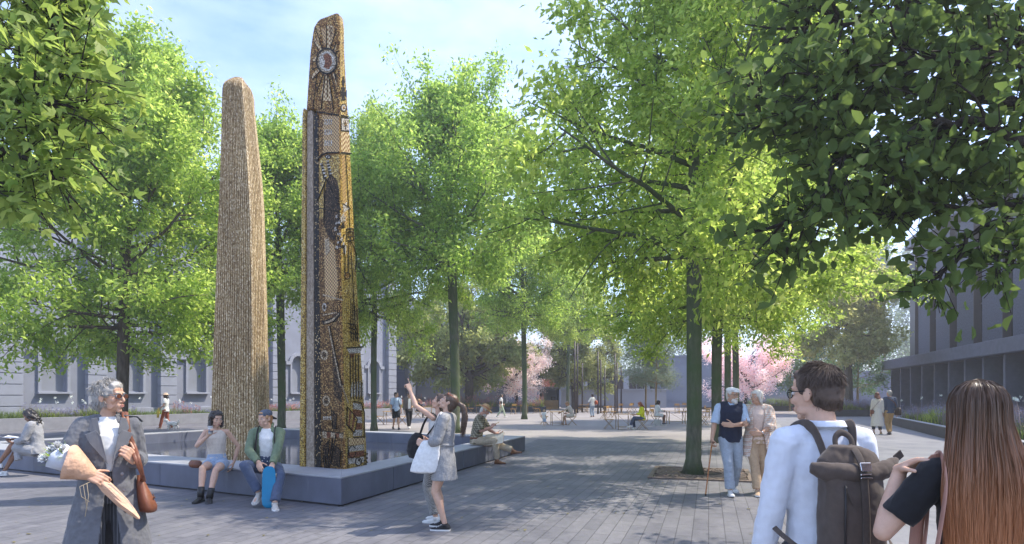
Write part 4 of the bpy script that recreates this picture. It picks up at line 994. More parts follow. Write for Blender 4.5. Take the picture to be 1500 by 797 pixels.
class Sk:
    """joints of one figure; local x to its right, y ahead, z up"""
    def __init__(s, H=1.7, male=False, pz=.93, px=0, py=0, lean=0, side=0, twist=0, head=(0, 0, 0), RH=(.24, .04, .80), LH=(-.24, .04, .80), RF=(.09, 0, .085), LF=(-.09, 0, .085),
                 re=(.5, -1, -.1), le=(-.5, -1, -.1), rk=(.12, 1, 0), lk=(-.12, 1, 0), rt=None, lt=None, rhd=None, lhd=None, rpn=None, lpn=None, rc=.35, lc=.35, w=1.0, hipw=.09, seated=False, neck=1.0):
        k = s.k = H / 1.72; s.male = male; s.w = w; s.seated = seated
        M = rot('Z', twist) @ rot('Y', side) @ rot('X', -lean); Mh = rot('Z', twist * .4) @ rot('Y', side * .5) @ rot('X', -lean * .5); Mp = rot('Z', twist * .1)
        s.M, s.Mh, s.Mp = M, Mh, Mp
        s.P = V((px, py, pz)) * k; s.W = s.P + Mh @ V((0, 0, .14)) * k; s.C = s.W + M @ V((0, .005, .17)) * k; s.N = s.C + M @ V((0, -.012, .215)) * k
        s.Hm = M @ rot('Z', head[0]) @ rot('X', -head[1]) @ rot('Y', head[2])
        s.hc = s.N + (M @ V((0, .012, .06)) + s.Hm @ V((0, .018, .088))) * k * neck
        sw = (.185 if male else .160) * w
        s.S = [s.N + M @ V((x * sw, -.005, -.052)) * k for x in (1, -1)]; s.HP = [s.P + Mp @ V((x * hipw, 0, -.03)) * k for x in (1, -1)]
        s.E, s.Wr, s.K, s.A = [], [], [], []
        for i, (t, p) in enumerate(((RH, re), (LH, le))):
            e, w_ = ik(s.S[i], V(t) * k, .285 * k, .255 * k, p); s.E.append(e); s.Wr.append(w_)
        for i, (t, p) in enumerate(((RF, rk), (LF, lk))):
            e, w_ = ik(s.HP[i], V(t) * k, .43 * k, .415 * k, p); s.K.append(e); s.A.append(w_)
        s.toe = [V(rt or (.12, 1, 0)).normalized(), V(lt or (-.12, 1, 0)).normalized()]
        s.hd = [V(rhd).normalized() if rhd else (s.Wr[0] - s.E[0]).normalized(), V(lhd).normalized() if lhd else (s.Wr[1] - s.E[1]).normalized()]
        s.pn = [V(rpn) if rpn else V((-1, .2, 0)), V(lpn) if lpn else V((1, .2, 0))]; s.curl = [rc, lc]
    def h(s, x, y, z): return s.hc + s.Hm @ V((x, y, z)) * s.k
    def c(s, x, y, z): return s.N + s.M @ V((x, y, z)) * s.k
    def st(s, name):
        """torso station: centre, right, forward, half width, half depth"""
        k, w = s.k, s.w; m = s.male
        D = {'hip': (s.P + s.Mp @ V((0, -.01, -.09)) * k, s.Mp, .160 if m else .168, .118), 'pel': (s.P, s.Mp, .156 if m else .160, .112), 'waist': (s.W, s.Mh, .146 if m else .122, .104 if m else .09),
             'chest': (s.C, s.M, .164 if m else .142, .118 if m else .108), 'arm': (s.C + s.M @ V((0, 0, .09)) * k, s.M, .176 if m else .148, .112 if m else .104),
             'sho': (s.N + s.M @ V((0, 0, -.055)) * k, s.M, .172 if m else .146, .082 if m else .074), 'sho2': (s.N + s.M @ V((0, 0, -.02)) * k, s.M, .11 if m else .095, .068 if m else .062), 'neck': (s.N + s.M @ V((0, .004, .012)) * k, s.M, .064 if m else .055, .062 if m else .054)}
        c, M, rx, ry = D[name]; return c, M @ V((1, 0, 0)), M @ V((0, 1, 0)), rx * k * w, ry * k * (w if w > 1 else 1)
def ering(c, r, f, rx, ry, n=20, pw=1.0): return [c + r * (rx * math.cos(2 * math.pi * j / n)) + f * (ry * math.sin(2 * math.pi * j / n)) for j in range(n)]
def tors(mb, sk, names, g=0.0, n=20, extra=()):
    """closed trunk from stations, g metres fatter; extra rings (centre offset from pelvis, rx, ry) first"""
    rg = []
    for dz, rx, ry, dy in extra:
        rg.append(ering(sk.P + sk.Mp @ V((0, dy, dz)) * sk.k, sk.Mp @ V((1, 0, 0)), sk.Mp @ V((0, 1, 0)), rx * sk.k, ry * sk.k, n))
    for nm_ in names:
        c, r, f, rx, ry = sk.st(nm_); rg.append(ering(c, r, f, rx + g, ry + g, n))
    mb.rings(rg)
ALLT = ('hip', 'pel', 'waist', 'chest', 'arm', 'sho', 'sho2', 'neck')
def arcloft(mb, rg):
    """rings: (centre, right, fwd, rx, ry, half opening, thickness, [shift of the opening]) - open-fronted shell"""
    out = []; n = 26
    for q in rg:
        c, r, f, rx, ry, o, t = q[:7]; sh = q[7] if len(q) > 7 else 0
        A = [math.pi / 2 + sh + o + (2 * math.pi - 2 * o) * j / n for j in range(n + 1)]
        out.append([c + r * (rx * math.cos(a)) + f * (ry * math.sin(a)) for a in A] + [c + r * ((rx - t) * math.cos(a)) + f * ((ry - t) * math.sin(a)) for a in A[::-1]])
    mb.rings(out)
def hand(mb, w, fd, pn, k, curl, right, fr, point=False, thumb=1.0):
    fd = fd.normalized(); pn = (pn - fd * pn.dot(fd)).normalized(); ac = fd.cross(pn) * (1 if right else -1)
    K = [(.033, .090), (.011, .095), (-.011, .091), (-.032, .082)]; FL_ = [(.042, .025, .021), (.047, .029, .022), (.043, .027, .021), (.033, .021, .019)]
    for i, ((a, l), fl) in enumerate(zip(K, FL_)):
        p = w + (ac * a + fd * l) * k; mb.tube([w + ac * a * .55 * k - fd * .01 * k, w + (ac * a * .9 + fd * l * .6) * k, p], [.0155 * k, .0145 * k, max(fr * 1.25, .0115 * k)], 8)
        c = curl if not point or i > 0 else .02
        if point and i > 0: c = 1.25
        d = fd; ang = 0; q = p; mb.ell(p, max(fr * 1.2, .0108 * k), None, 8, 6)
        for j, ln in enumerate(fl):
            ang += c * (1.0, 1.1, .8)[j]; d = (fd * math.cos(ang) + pn * math.sin(ang) + ac * a * 1.2 * (1 - min(1, c))).normalized(); e = q + d * ln * k
            mb.cap(q, max(fr, (.0088 - .0007 * j) * k), e, max(fr * .9, (.0081 - .0008 * j) * k), 8); q = e
    q = w + (ac * .022 + fd * .018 + pn * .008) * k; d = (ac * .75 + fd * .62 + pn * .35 * thumb).normalized()
    for j, (ln, r_) in enumerate(((.048, .0135), (.034, .0105), (.027, .0092))):
        e = q + d * ln * k; mb.cap(q, max(fr, r_ * k), e, max(fr * .9, r_ * .86 * k), 8); q = e; d = (d + fd * .35 + pn * .25 * thumb).normalized()
def foot_bare(mb, a, t, k):
    up = V((0, 0, 1)); t = t.normalized()
    mb.cap(a + t * -.02 * k - up * .05 * k, .03 * k, a + t * .12 * k - up * .062 * k, .02 * k)
def head_prims(mb, sk, fem=True):
    k = sk.k; h = sk.h; Hm = sk.Hm
    j = .92 if fem else 1.0
    mb.ell(h(0, -.014, .032), (.074 * k, .093 * k, .083 * k), Hm, 18, 12)
    mb.ell(h(0, .022, -.02), (.063 * k * j, .067 * k, .088 * k), Hm, 16, 10)
    mb.ell(h(0, .012, -.058), (.054 * k * j, .062 * k, .048 * k), Hm, 14, 8)
    mb.ell(h(0, .070, -.096), (.021 * k, .017 * k, .016 * k), Hm)
    mb.cap(h(-.033, .077, .030), .0125 * k, h(.033, .077, .030), .0125 * k); mb.ell(h(0, .062, .055), (.05 * k, .022 * k, .03 * k), Hm)
    for s in (-1, 1):
        mb.ell(h(s * .041, .062, -.022), (.021 * k, .019 * k, .022 * k), Hm); mb.ell(h(s * .050 * j, .03, -.07), (.014 * k, .03 * k, .018 * k), Hm)
        mb.ell(h(s * .0765, -.008, -.006), (.009 * k, .0195 * k, .032 * k), Hm @ rot('X', 12)); mb.ell(h(s * .012, .094, -.034), (.0075 * k, .009 * k, .007 * k), Hm)
    mb.tube([h(0, .084, .026), h(0, .097, .0), h(0, .109, -.024), h(0, .104, -.036)], [.0075 * k, .008 * k, .0105 * k, .009 * k], 10)
    mb.ell(h(0, .080, -.062), (.030 * k, .016 * k, .022 * k), Hm); mb.ell(h(0, .093, -.057), (.019 * k, .007 * k, .005 * k), Hm); mb.ell(h(0, .091, -.068), (.017 * k, .0075 * k, .006 * k), Hm)
def body(root, sk, sm, vox, fem=True, armr=1.0, legr=1.0, feet=True, slim=-.012, hands=(None, None), it=3):
    k = sk.k; mb = MB(); tors(mb, sk, ALLT, slim)
    nk = .050 if fem else .059
    mb.tube([sk.N - sk.M @ V((0, .0, .05)) * k, sk.N + sk.M @ V((0, .008, .03)) * k, sk.h(0, -.012, -.06)], [nk * 1.25 * k, nk * k, nk * .98 * k], 14)
    head_prims(mb, sk, fem); fr = vox * 1.15
    for i in (0, 1):
        S, E, W_ = sk.S[i], sk.E[i], sk.Wr[i]; a = armr * k * (.88 if fem else 1.0)
        mb.ell(S, .052 * a); mb.tube([sk.N - sk.M @ V((0, 0, .03)) * k, S], [.05 * a, .045 * a], 12); m1 = S + (E - S) * .45; mb.tube([S, m1, E], [.051 * a, .047 * a, .039 * a], 12); mb.ell(E, .039 * a)
        mb.tube([E, E + (W_ - E) * .28, W_ + (W_ - E).normalized() * .012], [.039 * a, .042 * a, .027 * a], 12)
        hand(mb, W_, sk.hd[i], sk.pn[i], k, sk.curl[i], i == 0, fr, point=(hands[i] == 'point'))
        P_, K_2, A_ = sk.HP[i], sk.K[i], sk.A[i]; l = legr * k * (.95 if fem else 1.0)
        mb.tube([P_, P_ + (K_2 - P_) * .4, K_2], [.083 * l, .075 * l, .051 * l], 14); mb.ell(K_2, .052 * l)
        back = (K_2 - A_).cross((K_2 - P_).cross(K_2 - A_)) if (K_2 - P_).cross(K_2 - A_).length > 1e-4 else V((0, -1, 0))
        bk = -sk.toe[i] * .012 * k
        mb.tube([K_2, K_2 + (A_ - K_2) * .3 + bk, K_2 + (A_ - K_2) * .65 + bk * .5, A_], [.050 * l, .054 * l, .041 * l, .034 * l], 14)
        if feet: foot_bare(mb, A_, sk.toe[i], k)
    o = mb.blob('body', sm, root, vox, it)
    return o
def face(parent, sk, lips=True, brow=None, detail=True):
    k = sk.k
    for s in (-1, 1):
        mb = MB(); mb.ell(sk.h(s * .031, .0795, .008), (.0135 * k, .008 * k, .0075 * k), sk.Hm, 12, 8); e = mb.build('eye', M_EYEW, parent, True)
        mb = MB(); mb.ell(sk.h(s * .031, .0862, .008), (.0062 * k, .002 * k, .0066 * k), sk.Hm, 10, 6); mb.build("iris", M_IRIS, parent, True)
        if brow:
            mb = MB(); mb.tube([sk.h(s * .016, .0905, .027), sk.h(s * .034, .0895, .0325), sk.h(s * .052, .077, .027)], [.0038 * k, .0036 * k, .0016 * k], 6); mb.build('eyebrow', brow, parent, True)
    if lips:
        mb = MB(); mb.ell(sk.h(0, .0965, -.0575), (.021 * k, .006 * k, .0042 * k), sk.Hm); mb.ell(sk.h(0, .0955, -.0665), (.018 * k, .006 * k, .005 * k), sk.Hm); mb.build('lips', M_LIP, parent, True)
def sleeve(mb, sk, i, f, g, r=None, cuff=0):
    """f 0..2: to the elbow is 1, to the wrist 2"""
    k = sk.k; S, E, W_ = sk.S[i], sk.E[i], sk.Wr[i]; b = k * (1 if sk.male else .9); mb.ell(S - sk.M @ V((0, 0, .004)) * k, .050 * b + g); mb.tube([sk.N - sk.M @ V((0, 0, .03)) * k, S + (sk.N - S) * .05], [.056 * b + g * .6, .047 * b + g], 12)
    if f <= 1:
        e = S + (E - S) * f; mb.tube([S, S + (e - S) * .5, e], [.053 * b + g, .052 * b + g * 1.1, .050 * b + g * 1.3], 14)
    else:
        mb.tube([S, S + (E - S) * .5, E], [.053 * b + g, .050 * b + g, .044 * b + g], 14); mb.ell(E, .043 * b + g)
        e = E + (W_ - E) * (f - 1); mb.tube([E, E + (e - E) * .4, e], [.043 * b + g, .043 * b + g, (.033 * b + g) if f > 1.6 else .042 * b + g], 14)
def legtube(mb, sk, i, f, g, flare=0):
    """f 0..2 as sleeves"""
    k = sk.k; P_, K_2, A_ = sk.HP[i], sk.K[i], sk.A[i]; l = k * (1 if sk.male else .96)
    mb.ell(P_, .085 * l + g)
    if f <= 1: e = P_ + (K_2 - P_) * f; mb.tube([P_, P_ + (e - P_) * .5, e], [.085 * l + g, .081 * l + g, .076 * l + g * 1.2], 16)
    else:
        mb.tube([P_, P_ + (K_2 - P_) * .45, K_2], [.085 * l + g, .077 * l + g, .056 * l + g], 16); mb.ell(K_2, .056 * l + g)
        e = K_2 + (A_ - K_2) * (f - 1); bk = -sk.toe[i] * .006 * k
        mb.tube([K_2, K_2 + (e - K_2) * .35 + bk, e], [.056 * l + g, .054 * l + g + flare * .3, .040 * l + g + flare], 16)
def trousers(root, sk, m, vox, f=1.97, g=.012, flare=.006, hi='waist', disp=.012, name='trousers'):
    mb = MB(); tors(mb, sk, ('hip', 'pel', hi) if hi == 'waist' else ('hip', 'pel'), g * .8)
    for i in (0, 1): legtube(mb, sk, i, f, g, flare)
    return mb.blob(name, m, root, vox, 3, disp * sk.k, .07)
def shirt(root, sk, m, vox, sl=(2, 2), g=.012, hem=None, name='shirt', disp=.012, neck=True, ext=()):
    mb = MB(); tors(mb, sk, ALLT if neck else ALLT[:-1], g, extra=ext) if hem is None else tors(mb, sk, ALLT[hem:] if neck else ALLT[hem:-1], g, extra=ext)
    for i in (0, 1):
        if sl[i] > 0: sleeve(mb, sk, i, sl[i], g)
    return mb.blob(name, m, root, vox, 3, disp * sk.k, .06)
def shoe(root, sk, i, m, sole, k=None, boot=0, name='shoe', vox=None, slen=1.0):
    k = sk.k; a = sk.A[i]; t = sk.toe[i].normalized(); sd_ = t.cross(V((0, 0, 1))); sd_ = sd_.normalized() if sd_.length > .05 else V((1, 0, 0)); up = sd_.cross(t).normalized()
    stn = [(-.066, .024, .050), (-.055, .033, .080), (-.02, .036, .092), (.035, .038, .080), (.09, .044, .055), (.135, .043, .044), (.168, .033, .036), (.184, .016, .026)]
    def rr(y, w_, h, z0): 
        c = a + t * y * k * slen - up * .085 * k
        return [c + sd_ * (w_ * k * math.cos(q)) + up * ((z0 + (h - z0) * max(0, math.sin(q)) ** .7) * k if math.sin(q) > 0 else z0 * k) for q in (2 * math.pi * j / 16 for j in range(16))]
    mb = MB(); mb.rings([rr(y, w_, h, .014) for y, w_, h in stn])
    if boot: mb.tube([a - up * .03 * k, a + (sk.K[i] - a).normalized() * boot * k], [.047 * k, .05 * k], 14)
    else: mb.tube([a - up * .04 * k, a + up * .006 * k], [.040 * k, .042 * k], 12)
    o = mb.build(name, m, root, True)
    mb = MB()
    def sr(y, w_, z): c = a + t * y * k * slen - up * .085 * k; return [c + sd_ * w_ * k + up * z * k, c - sd_ * w_ * k + up * z * k]
    rg = []
    for y, w_, h in stn: l, r_ = sr(y * 1.02, w_ + .004, .0), sr(y * 1.02, w_ + .004, .022); rg.append([l[0], r_[0], r_[1], l[1]])
    mb.rings(rg); mb.build('sole', sole, o, bevel=.003)
    return o
def shoes(root, sk, m, sole, boot=0, name='shoe'):
    for i in (0, 1): shoe(root, sk, i, m, sole, boot=boot, name=name)
# hair
def cap_hair(mb, sk, v=0.0, low=0.0):
    k = sk.k; h = sk.h; Hm = sk.Hm
    mb.ell(h(0, -.020, .047), ((.080 + v) * k, (.093 + v) * k, (.077 + v) * k), Hm, 20, 12); mb.ell(h(0, -.050, .005), ((.072 + v) * k, (.066 + v) * k, (.088 + v) * k), Hm, 18, 10)
    mb.ell(h(0, .052, .085), ((.052 + v) * k, .032 * k, (.026 + v) * k), Hm)
    for s in (-1, 1): mb.ell(h(s * .066, .014, .030), (.016 * k, .026 * k, .036 * k), Hm)
    if low:
        mb.ell(h(0, -.055, -.05), ((.062 + v) * k, (.045 + v) * k, .06 * k), Hm)
def hair_short(root, sk, m, vox, v=0.0, disp=.02, name='hair', low=1):
    mb = MB(); cap_hair(mb, sk, v, low); return mb.blob(name, m, root, vox, 2, disp * sk.k, .025)
def hair_long(root, sk, m, vox, L=.3, w=.085, v=.004, front=True, disp=.012, back=-.055, name='hair'):
    k = sk.k; mb = MB(); cap_hair(mb, sk, v, 1); rg = []
    for t in (0, .25, .5, .75, 1):
        c = sk.h(0, -.04, .03).lerp(sk.N + sk.M @ V((0, back - .055, .02)) * k, min(1, t * 1.4)); c.z -= max(0, t * L - .14) * k * .9
        q = (1 + .15 * math.sin(3 * t)) * (1 - .35 * max(0, t - .6)); rg.append(ering(c, sk.M @ V((1, 0, 0)), sk.M @ V((0, 1, 0)), w * q * k, (.06 - .028 * t) * k, 16))
    mb.rings(rg)
    if front:
        for s in (-1, 1): mb.tube([sk.h(s * .05, .05, .07), sk.h(s * .077, .025, .01), sk.h(s * .078, .005, -.06), sk.N + sk.M @ V((s * .075, .02, .03)) * k], [.016 * k, .02 * k, .024 * k, .018 * k], 8)
    return mb.blob(name, m, root, vox, 2, disp * k, .02)
def hair_curly(root, sk, m, vox, L=.17, n=150, seed=1, rad=.021, name='hair'):
    k = sk.k; mb = MB(); cap_hair(mb, sk, .004, 1); r_ = random.Random(seed)
    for _ in range(n):
        a = r_.uniform(0, 2 * math.pi); z = r_.uniform(-L, .11)
        if math.sin(a) > .35 and z < .075: continue
        rr_ = .092 * math.sqrt(max(.1, 1 - max(0, z / .13) ** 2)); mb.ell(sk.h(rr_ * math.cos(a), -.018 + rr_ * 1.08 * math.sin(a), .01 + z), rad * k * r_.uniform(.7, 1.2), None, 8, 6)
    return mb.blob(name, m, root, vox, 1)
def ribbons(name, paths, w, m, parent, rs, taper=True):
    """many thin flat strands; paths: list of lists of points"""
    n = len(paths); kk = len(paths[0]); P_ = np.array([[tuple(p) for p in q] for q in paths])
    d = np.gradient(P_, axis=1); d /= np.linalg.norm(d, axis=2)[..., None] + 1e-9
    s = rs.normal(0, 1, (n, 1, 3)); s = s - d * (s * d).sum(2)[..., None]; s /= np.linalg.norm(s, axis=2)[..., None] + 1e-9
    ww_ = w * rs.uniform(.6, 1.3, (n, 1, 1)) * np.array([(1 - .8 * (i / (kk - 1)) ** 2) if taper else 1 for i in range(kk)])[None, :, None]
    v = np.stack([P_ - s * ww_ / 2, P_ + s * ww_ / 2], 2).reshape(n, kk * 2, 3)
    f = np.array([[2 * i, 2 * i + 1, 2 * i + 3, 2 * i + 2] for i in range(kk - 1)])[None] + (np.arange(n) * kk * 2)[:, None, None]
    return np_mesh(name, v.reshape(-1, 3), f.reshape(-1, 4), m, parent, True)
def person(lab, px, Y, yaw, group=None, x=None): return thing('person', lab, 'person', (AX(px, Y) if x is None else x, Y, 0), R(yaw), group)
def held(name, lab, cat, root, group=None):
    o = thing(name, lab, cat, root.location, root.rotation_euler.z, group); return o
def glasses(root, sk, m, lens=None, r=.019, name='glasses'):
    k = sk.k; mb = MB()
    for s in (-1, 1):
        c = [sk.h(s * .033 + r * 1.15 * math.cos(a), .1 - .008 * (abs(math.cos(a)) if s * math.cos(a) > 0 else 0), .006 + r * .85 * math.sin(a)) for a in (2 * math.pi * j / 18 for j in range(19))]
        mb.tube(c, .0022 * k, 6, False); mb.tube([sk.h(s * .054, .094, .012), sk.h(s * .079, .055, .014), sk.h(s * .081, -.008, .012), sk.h(s * .080, -.025, -.002)], .0024 * k, 6)
    mb.tube([sk.h(-.012, .102, .01), sk.h(0, .106, .012), sk.h(.012, .102, .01)], .0022 * k, 6)
    o = mb.build(name, m, root, True)
    if lens:
        for s in (-1, 1):
            l = MB(); l.ell(sk.h(s * .033, .099, .006), (r * 1.1 * k, .0016 * k, r * .82 * k), sk.Hm, 16, 8); l.build('lens', lens, o, True)
    return o
def seat_on(a, b, px, inset=.22):
    """point on the wall from a to b under photo column px, inset from the outer edge"""
    t = (b - a).normalized(); q = (px - CX) / F; s_ = (q * a.y - a.x) / (t.x - q * t.y); p = a + t * s_; n = V((-t.y, t.x, 0)) * inset
    return p, p + n, s_
WHITEW = mat('white_rubber', (.72, .71, .68), .6, .05, 20, .05, 200)
BLACKR = mat('black_rubber', (.02, .02, .02), .6, .1, 20, .05, 200)
def lens_mat(name, col, a=.45):
    m, nt, b = newmat(name); b.inputs['Base Color'].default_value = c4(col); b.inputs['Roughness'].default_value = .05
    tr = nt.nodes.new('ShaderNodeBsdfTransparent'); tr.inputs[0].default_value = c4(tuple(min(1, c * 2.2 + .3) for c in col)); mx = nt.nodes.new('ShaderNodeMixShader'); mx.inputs[0].default_value = a
    nt.links.new(tr.outputs[0], mx.inputs[1]); nt.links.new(b.outputs[0], mx.inputs[2]); nt.links.new(mx.outputs[0], nt.nodes['Material Output'].inputs[0]); return m
# ------------------------------------------------------------------ woman in the trench coat
C_COAT = cloth('grey_trench_cloth', (.135, .137, .148), 10, .8, .08)
C_TEE = cloth('white_jersey', (.72, .71, .68), 13, .85, .04)
def pin_mat():
    m, nt, b = newmat('pinstripe_wool'); vec = coords(nt)
    wv = node(nt, 'ShaderNodeTexWave', wave_type='BANDS', bands_direction='X'); wv.inputs['Scale'].default_value = 16; wv.inputs['Distortion'].default_value = .6; nt.links.new(vec, wv.inputs['Vector'])
    nt.links.new(ramp(nt, wv.outputs[0], [(.8, (.055, .056, .062)), (.95, (.17, .17, .18))]), b.inputs['Base Color']); b.inputs['Roughness'].default_value = .9; return m
C_PIN = pin_mat()
LEATH = mat('rust_brown_leather', (.15, .05, .025), .45, .22, 9, .2, 130, .002, col2=(.24, .085, .04))
LEATH_D = mat('dark_brown_leather', (.11, .045, .025), .5, .2, 9, .2, 130, .002)
PAPER = mat('kraft_paper', (.62, .36, .22), .75, .1, 5, .9, 9, .035, col2=(.74, .47, .32))
PAPERW = mat('white_tissue_paper', (.62, .66, .74), .8, .08, 6, .4, 18, .01)
VX = .006
def catmull(pts, m=5):
    pts = [V(p) for p in pts]; q = [pts[0] * 2 - pts[1]] + pts + [pts[-1] * 2 - pts[-2]]; out = []
    for i in range(1, len(q) - 2):
        a, b, c, d = q[i - 1:i + 3]
        for j in range(m):
            t = j / m; out.append(.5 * (2 * b + (c - a) * t + (2 * a - 5 * b + 4 * c - d) * t * t + (3 * b - a - 3 * c + d) * t ** 3))
    return out + [pts[-1]]
def strap(mb, pts, rs_, n=10, flat=.25, up=None):
    P_ = catmull(pts); m_ = len(P_) - 1; rs_ = [rs_] * len(pts) if isinstance(rs_, (int, float)) else rs_
    mb.tube(P_, [lerp(i / m_ * (len(pts) - 1), list(enumerate(rs_))) for i in range(m_ + 1)], n, True, flat, up)
la = person('grey haired woman in an open grey trench coat carrying a wrapped bouquet', 158, 4.55, 217)
s1 = Sk(1.745, False, head=(48, -2, 0), RH=(.135, .265, 1.085), LH=(-.15, .17, 1.15), re=(.8, -.7, -.3), le=(-.25, -1, -.35), rhd=(-.85, .25, -.45), rpn=(-.1, -.9, -.45), lhd=(.55, .35, .75), lpn=(.5, -.9, 0), rc=.55, lc=1.0, w=.90)
b1 = body(la, s1, SK1, .0048); face(b1, s1, True, H_GREY)
hb = MB(); cap_hair(hb, s1, .007, 1); hb.blob('hair', H_GREY, la, .006, 2, .018, .03)
rs = np.random.RandomState(2); paths = []
for _ in range(1500):
    u, v = rs.uniform(-math.pi, math.pi), rs.uniform(-.45, 1.45)
    if abs(u) < 1.1 and v < .62: continue
    r0 = V((math.sin(u) * math.cos(v) * .088, math.cos(u) * math.cos(v) * .102 - .02, .04 + math.sin(v) * .088 - (.06 if v < 0 else 0)))
    cr = V((.012, -.045, .135)); d = (r0 - cr).normalized(); n_ = V((r0.x / .088, (r0.y + .02) / .102, (r0.z - .04) / .088)).normalized(); d = (d - n_ * d.dot(n_)).normalized(); d = (d + V(rs.normal(0, .45, 3))).normalized()
    L = rs.uniform(.025, .05); paths.append([s1.h(*(r0 - n_ * .006 + d * L * t + n_ * (.016 * math.sin(3 * t) * rs.uniform(.3, 1.4)) - V((0, 0, .012 * t * t)))) for t in (0, .33, .66, 1)])
ribbons('hair_strands', paths, .004, H_GREY, la, rs)
gl = glasses(la, s1, mat('blue_grey_acetate', (.08, .12, .15), .3), lens_mat('amber_lens', (.16, .07, .045), .55), .0235, 'sunglasses')
shirt(la, s1, C_TEE, .008, (0, 0), .014, 2, 'tee_shirt', .012)
trousers(la, s1, C_PIN, .010, 1.97, .016, .03)
shoes(la, s1, BLACKR, BLACKR)
mb = MB(); k = s1.k; RX_, FY = V((1, 0, 0)), V((0, 1, 0))
def cst(n_, g, o, sh=0.0): c, r, f, rx, ry = s1.st(n_); return (c, r, f, rx + g, ry + g * .85, o, .016, sh)
P1 = s1.P
arcloft(mb, [(P1 + V((0, 0, -.56)), RX_, FY, .31, .25, .30, .016), (P1 + V((0, 0, -.36)), RX_, FY, .275, .22, .26, .016), (P1 + V((0, 0, -.16)), RX_, FY, .235, .185, .20, .016), cst('pel', .05, .14), cst('waist', .062, .10), cst('chest', .05, .22), cst('arm', .045, .42), cst('sho', .035, .62), cst('sho2', .030, .72)])
for i in (0, 1): sleeve(mb, s1, i, 1.80, .026)
mb.blob('trench_coat', C_COAT, la, VX, 3, .016, .055)
def front_y(x, z, g=.07):
    """depth of the coat front at local x, z"""
    t = max(0, min(1, (z - .93 * k) / (.5 * k))); ry = (.13 + .012 * math.sin(t * 3)) * k; rx = .215 * k
    return ry * math.sqrt(max(.03, 1 - (x / rx) ** 2)) + g * .42 - .035 * max(0, t - .55) * 2
def panel(name, pts, m, parent, th=.010, g=.07, dy=0, bev=.003):
    b_ = MB(); n = len(pts); Pp = [V((x * k, front_y(x * k, z * k, g) + dy, z * k)) for x, z in pts]; b_.prism(Pp, (0, -th, 0)); return b_.build(name, m, parent, bevel=bev)
for s in (1, -1):
    panel('lapel', [(s * .012, 1.135), (s * .115, 1.285), (s * .145, 1.345), (s * .078, 1.375), (s * .050, 1.33)], C_COAT, la, .012, .09, .010)
    panel('collar', [(s * .052, 1.345), (s * .088, 1.325), (s * .125, 1.385), (s * .105, 1.455), (s * .07, 1.462)], C_COAT, la, .014, .07, -.002)
b_ = MB(); arcloft(b_, [(s1.N + V((0, -.008, -.03)), RX_, FY, .118, .085, .95, .012), (s1.N + V((0, -.012, .025)), RX_, FY, .092, .082, .85, .012), (s1.N + V((0, -.018, .005)), RX_, FY, .128, .106, .95, .012)]); b_.blob('collar', C_COAT, la, .005, 2)
BTN = mat('grey_horn_button', (.2, .19, .19), .3, .2, 40, 0)
for x, z in ((-.075, 1.06), (-.085, .94), (-.10, .80), (.06, 1.06), (-.09, .68)):
    b_ = MB(); y = front_y(x * k, z * k, .10) + .012; b_.ell((x * k, y, z * k), (.012, .005, .012), None, 12, 6); b_.build('button', BTN, la, True)
b_ = MB(); b_.tube([s1.S[1] + V((.05, .055, .07)), s1.S[1] + V((-.035, .0, .062)), s1.S[1] + V((-.075, -.005, .02))], [.022, .02, .018], 8, flat=.3); b_.build('epaulette', C_COAT, la, True)
for i in (0,):
    e, w_ = s1.E[i], s1.Wr[i]; d = (w_ - e).normalized(); b_ = MB(); b_.tube([e + d * .135, e + d * .205], [.068, .066], 16); b_.build('cuff', C_COAT, la, True, bevel=.006)
# bouquet
bq = held('bouquet', 'bouquet of white flowers wrapped in kraft paper in the arm of the grey haired woman', 'bouquet', la)
hw = s1.Wr[0] + s1.hd[0] * .065 * k + V((0, -.028, .0))
ax = V((.80, .0, .60)).normalized(); px_, py_ = basis(ax)
def cone(name, r0, r1, L, m, a0, a1, jag, th=.003, o0=0.0):
    b_ = MB(); n = 22; rg = []
    for q in range(7):
        t = q / 6; ring = []
        for j in range(n + 1):
            a = a0 + (a1 - a0) * j / n; l = L * (1 + jag * (.5 - abs(j / n - .5)) * 2); rr_ = (r0 + (r1 - r0) * t) * (1 + .035 * math.sin(5 * a + 3 * t))
            ring.append(hw + ax * (l * t + o0) + (px_ * math.cos(a) + py_ * math.sin(a)) * rr_)
        rg.append(ring)
    b_.rings(rg, False, False); return b_.build(name, m, bq, True, recalc=False, solid=th)
cone('kraft_wrap', .026, .118, .17, PAPER, .16, 4.56, .55)
cone('tissue_wrap', .018, .092, .25, PAPERW, .2, 6.2, .28)
b_ = MB(); dn = V((-.62, .0, -.78)).normalized(); q0 = hw - dn * .0
for q in range(1): pass
n = 14; rg = []
for t, a_, c_ in ((0, .030, .026), (.25, .052, .036), (.6, .068, .034), (.85, .06, .022), (1, .05, .010)):
    c = hw + dn * .40 * t; x_, y_ = basis(dn); rg.append([c + x_ * a_ * math.cos(2 * math.pi * j / n) * (1 + .12 * math.sin(5 * j + 9 * t)) + y_ * c_ * math.sin(2 * math.pi * j / n) * (1 + .15 * math.cos(4 * j)) for j in range(n)])
b_.rings(rg); b_.build('stem_wrap', PAPER, bq)
b_ = MB(); b_.prism([hw + V((.02, .03, -.02)), hw + V((-.10, .035, -.12)), hw + V((-.24, .03, -.30)), hw + V((-.20, .035, -.20)), hw + V((-.08, .04, -.05))], (0, .004, 0)); b_.build('paper_flap', mat('pale_kraft_paper', (.78, .58, .44), .75), bq)
b_ = MB()
for q in range(3): b_.tube([hw + V((.03, .03, -.02)), hw + V((.06 + .02 * q, .05, -.03 - .01 * q)), hw + V((.05 + .02 * q, .045, -.12)), hw + V((.07 - .012 * q, .04, -.26 + .05 * q))], .0022, 5)
